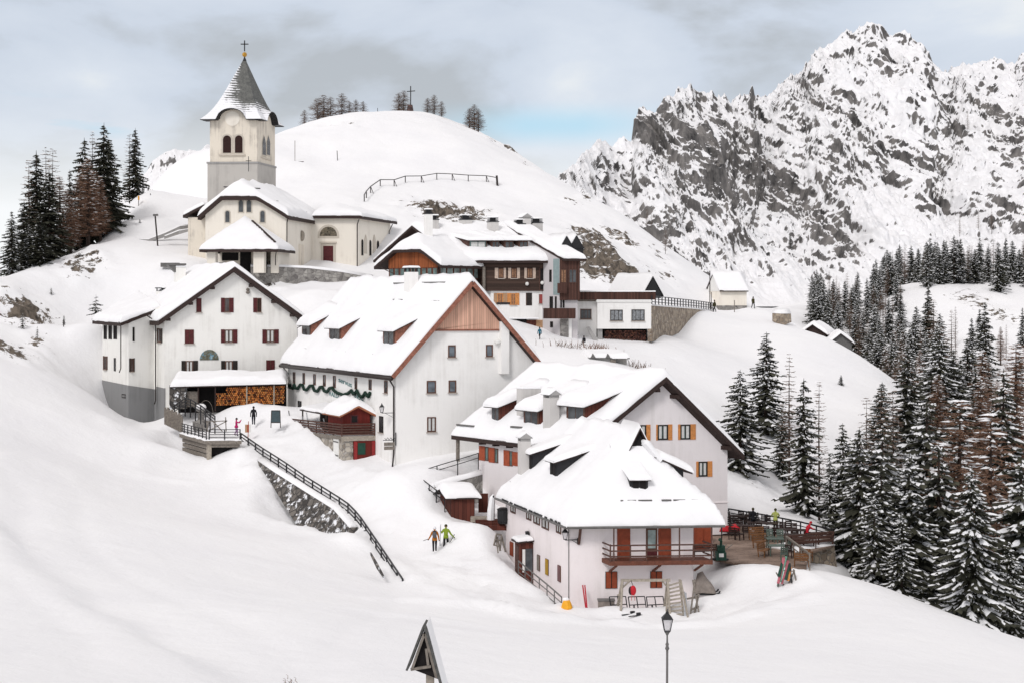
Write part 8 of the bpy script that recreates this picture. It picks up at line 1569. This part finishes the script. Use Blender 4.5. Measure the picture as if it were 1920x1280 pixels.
LEFT = [((S_, 4), 22, 396, 166, 'dark spruce with snow at its foot, farthest left in the photo', 1.2), ((La, 1), 54, 298, 174, 'thin bare larch near the left edge, left of the dark spruces', 1.1), ((Ba, 0), 68, 282, 175, 'narrow dark spruce with a pointed top in the left group', .8), ((La, 0), 86, 274, 178, 'bare larch with a forked top in the left group', 1.0), ((La, 2), 99, 276, 177, 'second bare larch beside the forked one in the left group', .9), ((Ba, 0), 92, 318, 174, 'dense dark spruce in the middle of the left group', 1.0), ((La, 0), 112, 335, 180, 'slight bare larch between the left group and the rust brown larches', .9),
 ((S_, 3), 131, 318, 184, 'small spruce between the two dark groups on the left', .9), ((Br, 0), 133, 372, 178, 'lower rust brown larch on the left slope', 1.1), ((Ba, 1), 158, 258, 186, 'dark spruce with a ragged top left of the tallest one', .75), ((La, 1), 173, 245, 188, 'bare larch rising between the two tallest dark spruces', .8), ((Ba, 1), 195, 230, 189, 'tallest and broadest dark spruce left of the church', .78), ((Ba, 1), 205, 262, 193, 'dark spruce just behind the tallest one left of the church', .8), ((Br, 1), 165, 296, 181, 'large rust brown larch in front of the tallest dark spruces', 1.0), ((Br, 1), 112, 330, 176, 'rust brown larch between the two dark groups on the left', 1.0), ((Br, 0), 188, 330, 184, 'rust brown larch before the foot of the tallest dark spruce', 1.0), ((Ba, 0), 45, 375, 170, 'dark spruce close behind the leftmost one', 1.0), ((La, 0), 150, 300, 183, 'bare larch in front of the ragged topped dark spruce', 1.2), ((La, 2), 243, 250, 204, 'bare larch on the snowy knoll, left of a dark spruce', 1.0), ((Ba, 0), 254, 240, 204, 'slim dark spruce standing on the snowy knoll', .75), ((S_, 5), 268, 335, 204, 'small dark fir at the right end of the snowy knoll', .9), ((Sh, 1), 262, 410, 190, 'dark dwarf pine bush in the snow under the knoll', 1.3), ((S_, 4), 55, 420, 168, 'dark spruce filling the gap beside the leftmost one', 1.2), ((Ba, 0), 75, 400, 168, 'low dark spruce at the foot of the left group', 1.2),
 ((S_, 5), 120, 590, 151, 'small snowy spruce behind the pole with three discs', 1.0), ((Sh, 0), 180, 552, 153, 'dark dwarf pine peeking over the left roof of the lunette house', .9), ((La, 0), 62, 690, 136, 'bent bare sapling on the left snow slope', .9), ((La, 2), 70, 672, 141, 'tiny bare sapling on the left snow slope, above the bent one', .9), ((Sh, 1), 150, 510, 172, 'dark twiggy bush on the bank below the rust brown larches', .8), ((Sh, 0), 96, 538, 161, 'small dwarf pine on the left slope, farthest from the houses', .8), ((Sh, 1), 178, 478, 177, 'dwarf pine on the bank right under the largest rust brown larch', .8), ((Sh, 0), 42, 586, 146, 'low dwarf pine among the rocks of the left slope', .7), ((Sh, 1), 70, 610, 145, 'twiggy dwarf pine on the left slope, above the two saplings', .6)]
def plant():
    for k, px, t, Y, lab, fat in HERO: tree_px(k, px, t, Y, lab, None, fat * (1.2 if k[0] == S_ else 1.1))
    for k, px, t, Y, lab, fat in LEFT: tree_px(k, px, t, Y, lab, None, fat * (1.4 if k[0] in (Br, Ba) else 1.25 if k[0] == La else 1))
    for i, (px, t, Y, f, v) in enumerate(((571, 206, 281, .8, 1), (596, 184, 286, 1, 0), (607, 178, 287, 1, 1), (620, 182, 289, .9, 0), (641, 175, 291, 1, 1), (655, 190, 292, .9, 0), (667, 187, 293, .9, 1), (681, 190, 294, .9, 0), (748, 174, 302, .9, 0), (757, 170, 303, 1, 1), (802, 184, 301, 1, 0), (814, 178, 301, 1, 1), (828, 190, 299, .9, 0), (880, 203, 297, 1, 0), (889, 196, 296, 1.1, 1), (897, 205, 295, 1, 0))):
        tree_px((Su, v), px, t, Y, 'small bare larch in the row on the hill crest left of the summit cross' if px < 700 else 'small bare larch right behind the summit cross' if px < 770 else 'small bare larch in the clump just right of the summit cross' if px < 840 else 'small bare larch on the right shoulder of the hill crest', 'larches on the hill crest', f, parts=False)
    # the woods: (px from, to, depth from, to, count, height from, to, kinds, gap, words)
    WOOD = [(1655, 1935, 338, 400, 74, 8, 12.5, [(S_, 3), (S_, 4), (La, 0), (S_, 0), (S_, 5), (La, 2)], 2.0, 'in the far wood above the snow patch'), (1520, 1700, 284, 345, 52, 7.5, 11, [(S_, 3), (S_, 5), (La, 2), (S_, 1), (La, 0)], 2.2, 'in the dark wood between the shoulder and the mountain'),
            (1560, 1770, 212, 282, 46, 8, 12, [(S_, 1), (S_, 0), (Br, 1), (La, 0), (La, 2)], 2.3, 'in the wood behind the snow shoulder'), (1770, 1930, 225, 300, 16, 6, 10, [(La, 0), (La, 1), (S_, 3), (Br, 0), (La, 2)], 4.0, 'in the open wood below the far snow patch'),
            (1710, 1940, 148, 222, 44, 8.5, 13, [(S_, 0), (S_, 1), (S_, 5), (Br, 0), (La, 2), (S_, 2), (Br, 1), (La, 0), (Br, 0)], 2.3, 'on the steep wooded slope at the right'), (1590, 1945, 98, 148, 34, 7, 11, [(S_, 0), (S_, 1), (S_, 2), (S_, 4), (S_, 5), (S_, 2), (S_, 1), (S_, 4)], 2.2, 'in the near wood at the lower right')]
    rnd = random.Random(5); used = [(o.location.x, o.location.y) for o in C.objects if o.get('category') == 'tree']; WORD = {S_: 'snow dusted dark spruce ', Ba: 'dark bare boughed spruce ', La: 'thin leafless larch ', Br: 'rust brown larch ', Hv: ''}
    for x0, x1, y0, y1, n, h0, h1, kinds, gap, words in WOOD:
        k = tries = 0
        while k < n and tries < 6000:
            tries += 1; Y = math.sqrt(rnd.uniform(y0 * y0, y1 * y1)); px = rnd.uniform(x0, x1); x = (px - CX) * Y / FPX
            if y0 == 98 and (px < 1600 + (Y - 98) * 0 or Y < 98 + max(0, (1700 - px)) * .05): continue
            if y0 == 148 and px < 1700 + (Y - 148) * .9: continue
            if y0 == 212 and px < 1590 + (282 - Y) * 1.6: continue
            if y0 == 284 and Y < 284 + max(0, px - 1640) * .2: continue
            if y0 == 338 and Y < 338 + max(0, 1740 - px) * .3: continue
            if any((x - a) ** 2 + (Y - b) ** 2 < gap * gap for a, b in used): continue
            used.append((x, Y)); kd = rnd.choice(kinds); tree(kd, x, Y, rnd.uniform(h0, h1) * (.9 if kd[0] in (La,) else 1), WORD[kd[0]] + words, (WORD[kd[0]] + words).strip(), Y < 150, fat=rnd.uniform(1.0, 1.5)); k += 1
    # a few trees hanging on to the mountain
    dg = bpy.context.evaluated_depsgraph_get(); bpy.context.view_layer.update()
    for px, py, h, k in ((1213, 432, 8, (La, 2)), (1222, 436, 7, (La, 0)), (1530, 335, 6, (La, 0)), (1815, 250, 11, (La, 2)), (1248, 478, 5, (La, 2)), (1860, 440, 10, (La, 0)), (1835, 436, 9, (La, 2)), (1800, 446, 9, (La, 1)), (1482, 465, 6, (S_, 5))):
        d = V3((px - CX) / FPX, 1, (HY - py) / FPX).normalized(); ok, loc, *_r = S.ray_cast(dg, V3(0, 0, 0), d, distance=3000)
        if ok: tree(k, loc.x, loc.y + .3, h, ('lone dark spruce' if k[0] == S_ else 'lone bare larch') + ' clinging to the snowy rock face of the mountain', 'trees on the mountain face', z=loc.z - .4)
    for px, py, Y, n, w, lab, mm in ((1120, 668, 153, 70, 2.2, 'reddish bare bush in front of the firewood recess of the annex', 'browntwig'), (1205, 688, 146, 60, 1.6, 'leafless brushwood right of the concrete store', 'twig'), (1062, 665, 152, 40, 2.6, 'low snowy brushwood left of the concrete store', 'twig'), (925, 428, 206, 30, 1.0, 'bare twigs sticking out of the snow over the chimneys', 'twig'), (545, 1242, 51, 14, .28, 'tiny twigs poking through the foreground snow', 'twig')):
        g = G(px, py, Y); m = MB()
        for i in range(n): a = V3(rnd.gauss(0, w * .5), rnd.gauss(0, .5), 0); a.z = gz(g.x + a.x, g.y + a.y) - g.z - .1; b = a + V3(rnd.uniform(-.5, .5), rnd.uniform(-.3, .3), rnd.uniform(.4, 1.0)) * min(1, w * .7); m.tube([g + a, g + a.lerp(b, .6) + V3(.05, 0, .03), g + b], [.03 if w > .5 else .012, .025 if w > .5 else .01, .006], 3)
        tag(m.build('bush', M[mm], None, fix=False), lab, 'bush')
plant()
# ------------------------------------------------------------------ people
M['skin'] = mat('skin', (0.52, 0.30, 0.22), .6, .1, 5)
def cloth(n, c): M[n] = mat(n, c, .85, .2, 9); return n
for n, c in (('cloth_black', (.012, .012, .016)), ('cloth_navy', (.02, .022, .035)), ('cloth_orange', (.42, .14, .01)), ('cloth_green', (.22, .30, .03)), ('cloth_pink', (.50, .02, .14)), ('cloth_teal', (.02, .13, .19)), ('cloth_lime', (.42, .46, .13)), ('cloth_red', (.50, .015, .03)), ('cloth_olive', (.05, .045, .018)), ('cloth_grey', (.10, .10, .11)), ('cloth_white', (.7, .7, .72)), ('cloth_lilac', (.35, .22, .36))): cloth(n, c)
def person(label, loc, rz, h, jacket, legs, hat=None, pose='walk', hair=None, gloves='cloth_black', boots='cloth_black', arms=None, lean=0.0, pack=None):
    """one continuous skinned body, facing +y before turning; limbs taper and bend at their joints"""
    k = h / 1.75; J = {}
    sp = {'stand': .06, 'walk': .2, 'sit': 0}[pose]; hipz = .93 if pose != 'sit' else .50
    J['pelvis'] = V3(0, 0, hipz); J['waist'] = V3(0, .02 + lean * .3, hipz + .17); J['chest'] = V3(0, .02 + lean * .75, hipz + .40); J['neck'] = V3(0, .0 + lean * 1.05, hipz + .56); J['chin'] = V3(0, .02 + lean * 1.2, hipz + .64); J['crown'] = V3(0, .03 + lean * 1.35, hipz + .78)
    for s, n in ((-1, 'L'), (1, 'R')):
        f = s * sp if pose != 'sit' else .0; J['hip' + n] = V3(.10 * s, 0, hipz - .04)
        if pose == 'sit': J['knee' + n] = V3(.13 * s, .42, .50); J['ankle' + n] = V3(.13 * s, .40, .10); J['toe' + n] = V3(.14 * s, .58, .05)
        else: J['knee' + n] = V3(.10 * s, f * .65 + .05, .50); J['ankle' + n] = V3(.10 * s, f * .9 - (.10 if f < 0 else 0), .09 + (.05 if f < 0 else 0)); J['toe' + n] = J['ankle' + n] + V3(.01 * s, .17, -.045)
        c = J['chest']; J['sh' + n] = c + V3(.185 * s, -.01, .06); a = (arms or {}).get(n)
        J['el' + n], J['wr' + n] = (V3(*a[0]), V3(*a[1])) if a else (c + V3(.26 * s, -.02 - f * .3, -.20), c + V3(.27 * s, .06 - f * .5, -.43))
        J['hand' + n] = J['wr' + n] + (J['wr' + n] - J['el' + n]).normalized() * .09
    rad_ = dict(pelvis=.15, waist=.14, chest=.165, neck=.065, chin=.085, crown=.085, hip=.105, knee=.075, ankle=.06, toe=.045, sh=.085, el=.062, wr=.045, hand=.04)
    E = [('pelvis', 'waist', 1), ('waist', 'chest', 1), ('chest', 'neck', 1), ('neck', 'chin', 2), ('chin', 'crown', 2)]
    for n in 'LR': E += [('pelvis', 'hip' + n, 0), ('hip' + n, 'knee' + n, 0), ('knee' + n, 'ankle' + n, 0), ('ankle' + n, 'toe' + n, 4), ('chest', 'sh' + n, 1), ('sh' + n, 'el' + n, 1), ('el' + n, 'wr' + n, 1), ('wr' + n, 'hand' + n, 3)]
    names = list(J); me = bpy.data.meshes.new('body'); me.from_pydata([J[n] * k for n in names], [(names.index(a), names.index(b)) for a, b, _ in E], []); o = bpy.data.objects.new('tmp', me); C.objects.link(o)
    md = o.modifiers.new('skin', 'SKIN'); md.use_smooth_shade = True
    for i, n in enumerate(names):
        r = rad_[n if n in rad_ else n[:-1]] * k; sv = me.skin_vertices[0].data[i]; fl = .8 if n in ('pelvis', 'waist', 'chest') else 1; sv.radius = (r, r * fl); sv.use_root = n == 'pelvis'
    o.modifiers.new('sub', 'SUBSURF').levels = 2; o.modifiers['sub'].render_levels = 2
    dg = bpy.context.evaluated_depsgraph_get(); ev = bpy.data.meshes.new_from_object(o.evaluated_get(dg)); bpy.data.objects.remove(o)
    m = MB(); seg = [(J[a] * k, J[b] * k, t) for a, b, t in E]
    def near(p):
        bd, bt = 9, 0
        for a, b, t in seg:
            d = b - a; f = max(0, min(1, (p - a).dot(d) / d.length_squared)); q = (p - a - d * f).length - (.05 if t == 1 else 0)
            if q < bd: bd, bt = q, t
        return bt
    m.V = [tuple(v.co) for v in ev.vertices]
    for p in ev.polygons: m.F.append(tuple(p.vertices)); m.M.append(near(p.center))
    for n, s in (('L', -1), ('R', 1)):        # four unequal, slightly curled fingers and a thumb on each hand
        d = (J['wr' + n] - J['el' + n]).normalized(); sd = d.cross(V3(0, 1, .3)).normalized(); cu = d.cross(sd).normalized(); h0 = (J['hand' + n] - d * .02)
        for i, ln in enumerate((.07, .08, .075, .055)): b0 = h0 + sd * (.013 * (i - 1.5) * 1.6); m.tube([b0 * k, (b0 + d * ln * .6 + cu * .012) * k, (b0 + d * ln * .9 + cu * .035) * k], [.0105 * k, .0095 * k, .007 * k], 5, 3)
        t0 = J['wr' + n] + d * .03; m.tube([t0 * k, (t0 + sd * .045 + d * .03 + cu * .01) * k, (t0 + sd * .055 + d * .065 + cu * .025) * k], [.012 * k, .011 * k, .008 * k], 5, 3)
    fc = J['chin'].lerp(J['crown'], .45); m.ball((fc + V3(0, .105, -.02)) * k, .018 * k, 6, 4, 2)
    for s in (-1, 1): m.ball((fc + V3(.035 * s, .088, .02)) * k, .011 * k, 6, 4, 4); m.ball((fc + V3(.09 * s, .0, 0)) * k, .022 * k, 6, 4, 2)
    r = thing('person', label, 'person', loc); r.rotation_euler = (0, 0, rz); m.build('body', [M[legs], M[jacket], M['skin'], M[gloves], M[boots]], r, smooth=True, fix=False, local=True)
    if hat:
        hc = J['crown'] * k; MB().lathe(hc + V3(0, 0, -.075 * k), [(.112 * k, 0), (.118 * k, .03 * k), (.105 * k, .09 * k), (.06 * k, .15 * k), (.01 * k, .165 * k)], 12).build('hat', M[hat], r, local=True, smooth=True)
    if hair: MB().ball(J['crown'] * k + V3(0, -.03 * k, -.02 * k), .11 * k, 10, 6, sz=(1, 1, 1)).build('hair', M[hair], r, local=True, smooth=True)
    jb = MB(); jb.lathe(V3(0, J['waist'].y * k * .6, (hipz - .10) * k), [(.185 * k, 0), (.178 * k, .1 * k), (.165 * k, .2 * k)], 14); jb.build('jacket_hem', M[jacket], r, local=True, smooth=True)
    if pack:
        pk = thing('backpack', label.split(' ')[0] + ' ' + pack[1], 'backpack', loc); pk.rotation_euler = (0, 0, rz); b = J['chest'] * k + V3(0, -.23 * k, -.10 * k); MB().ball(b, .21 * k, 10, 8, sz=(.85, .6, 1.25)).build('bag', M[pack[0]], pk, local=True, smooth=True); MB().ball(b + V3(0, .02, .24 * k), .13 * k, 9, 5, sz=(1, .7, .5)).build('lid', M['cloth_grey'], pk, local=True, smooth=True)
        for s in (-1, 1): MB().tube([b + V3(.1 * s * k, .08 * k, .2 * k), b + V3(.12 * s * k, .24 * k, .28 * k), b + V3(.13 * s * k, .38 * k, .1 * k)], .022 * k, 5).build('strap', M[pack[0]], pk, local=True)
    return r
def stickobj(name, label, cat, a, b, w, mm, d=.03): o = MB().bar(a, b, w, d).build(name, M[mm]); return tag(o, label, cat)
def build_people():
    a = P(815, 1034, 100); person('person in an orange jacket and black trousers walking up the snowy path with a backpack', a, .1, 1.76, 'cloth_orange', 'cloth_black', hat='cloth_white', pose='walk', arms={'L': ((-.30, .0, 1.12), (-.40, .12, .93)), 'R': ((.27, -.05, 1.1), (.30, .05, .88))}, pack=None)
    pk = thing('backpack', 'grey backpack on the back of the person in the orange jacket', 'backpack', a); b = a + V3(0, -.25, 1.27); MB().ball(b, .2, 10, 8, sz=(.8, .6, 1.2)).build('bag', M['cloth_grey'], pk, smooth=True); MB().ball(b + V3(0, .04, .22), .13, 9, 5, sz=(1, .7, .5)).build('lid', M['cloth_black'], pk, smooth=True)
    for s in (-1, 1): MB().tube([b + V3(.1 * s, .1, .18), b + V3(.13 * s, .26, .26), b + V3(.15 * s, .4, .05)], .02, 5).build('strap', M['cloth_grey'], pk)
    stickobj('ski_poles', 'thin ski poles held low by the person in the orange jacket', 'ski poles', a + V3(-.42, .15, .92), a + V3(-.78, -.3, .86), .03, 'black')
    g = P(836, 1030, 101); person('person in a lime green jacket walking up the snowy path beside the orange one', g, -.15, 1.80, 'cloth_green', 'cloth_black', hat='cloth_olive', pose='walk', boots='cloth_lilac', arms={'L': ((-.30, .0, 1.16), (-.36, .18, 1.22)), 'R': ((.36, -.02, 1.12), (.52, .1, .92))})
    pair('pair of pale skis held upright between the two ski hikers', [(g + V3(-.42, .05, .02), g + V3(-.36, .1, 1.82)), (g + V3(-.46, .12, .04), g + V3(-.40, .17, 1.78))], 'skigrey')
    stickobj('ski_poles', 'ski poles held out by the person in the lime green jacket', 'ski poles', g + V3(.62, .1, 1.1), g + V3(.28, -.2, .55), .035, 'black')
    person('person in black standing with the back turned near the dark teal blackboard', P(475.5, 796, 131.5), .3, 1.72, 'cloth_black', 'cloth_navy', hat='cloth_black', pose='stand')
    person('person in a bright pink jacket raising both arms by the platform railing', P(443, 817, 129.5), -1.2, 1.66, 'cloth_pink', 'cloth_lilac', hat='cloth_black', pose='stand', arms={'R': ((.22, .28, 1.30), (.12, .42, 1.52)), 'L': ((-.22, .28, 1.28), (-.05, .44, 1.50))})
    person('small person in a teal jacket standing before the cellar doors of the log house', G(1012, 638, 156), .5, 1.35, 'cloth_teal', 'cloth_black', hat='cloth_black', pose='walk')
    person('child in black with pale sleeves sitting on the snow below the white annex', G(1095, 641, 155), 2.6, 1.25, 'cloth_black', 'cloth_black', hat='cloth_black', pose='sit', gloves='cloth_white')
    person('person in dark clothes walking by the end of the brown retaining wall', G(1340, 596, 200), 1.0, 1.72, 'cloth_olive', 'cloth_black', hat='cloth_black', pose='walk'); person('person in dark clothes walking right of the little chapel', G(1412, 583, 207), -.8, 1.72, 'cloth_olive', 'cloth_black', hat='cloth_black', pose='walk')
    person('person in a black jacket standing with the back turned at a terrace table', tp(1412, 109.4), .2, 1.76, 'cloth_black', 'cloth_navy', hair='cloth_olive', pose='stand'); person('person in a lime jacket standing at the back of the terrace', tp(1454, 109.2), -.2, 1.74, 'cloth_lime', 'cloth_olive', hair='cloth_olive', pose='stand', arms={'L': ((-.3, .1, 1.2), (-.2, .3, 1.1)), 'R': ((.3, .1, 1.2), (.2, .3, 1.1))})
    person('person in a red jacket bent over a table at the right end of the terrace', tp(1511, 105.4), -1.3, 1.75, 'cloth_red', 'cloth_black', hat='cloth_red', pose='sit', lean=.28, arms={'L': ((-.25, .45, .80), (-.1, .66, .76)), 'R': ((.25, .45, .80), (.1, .66, .76))})
build_people()
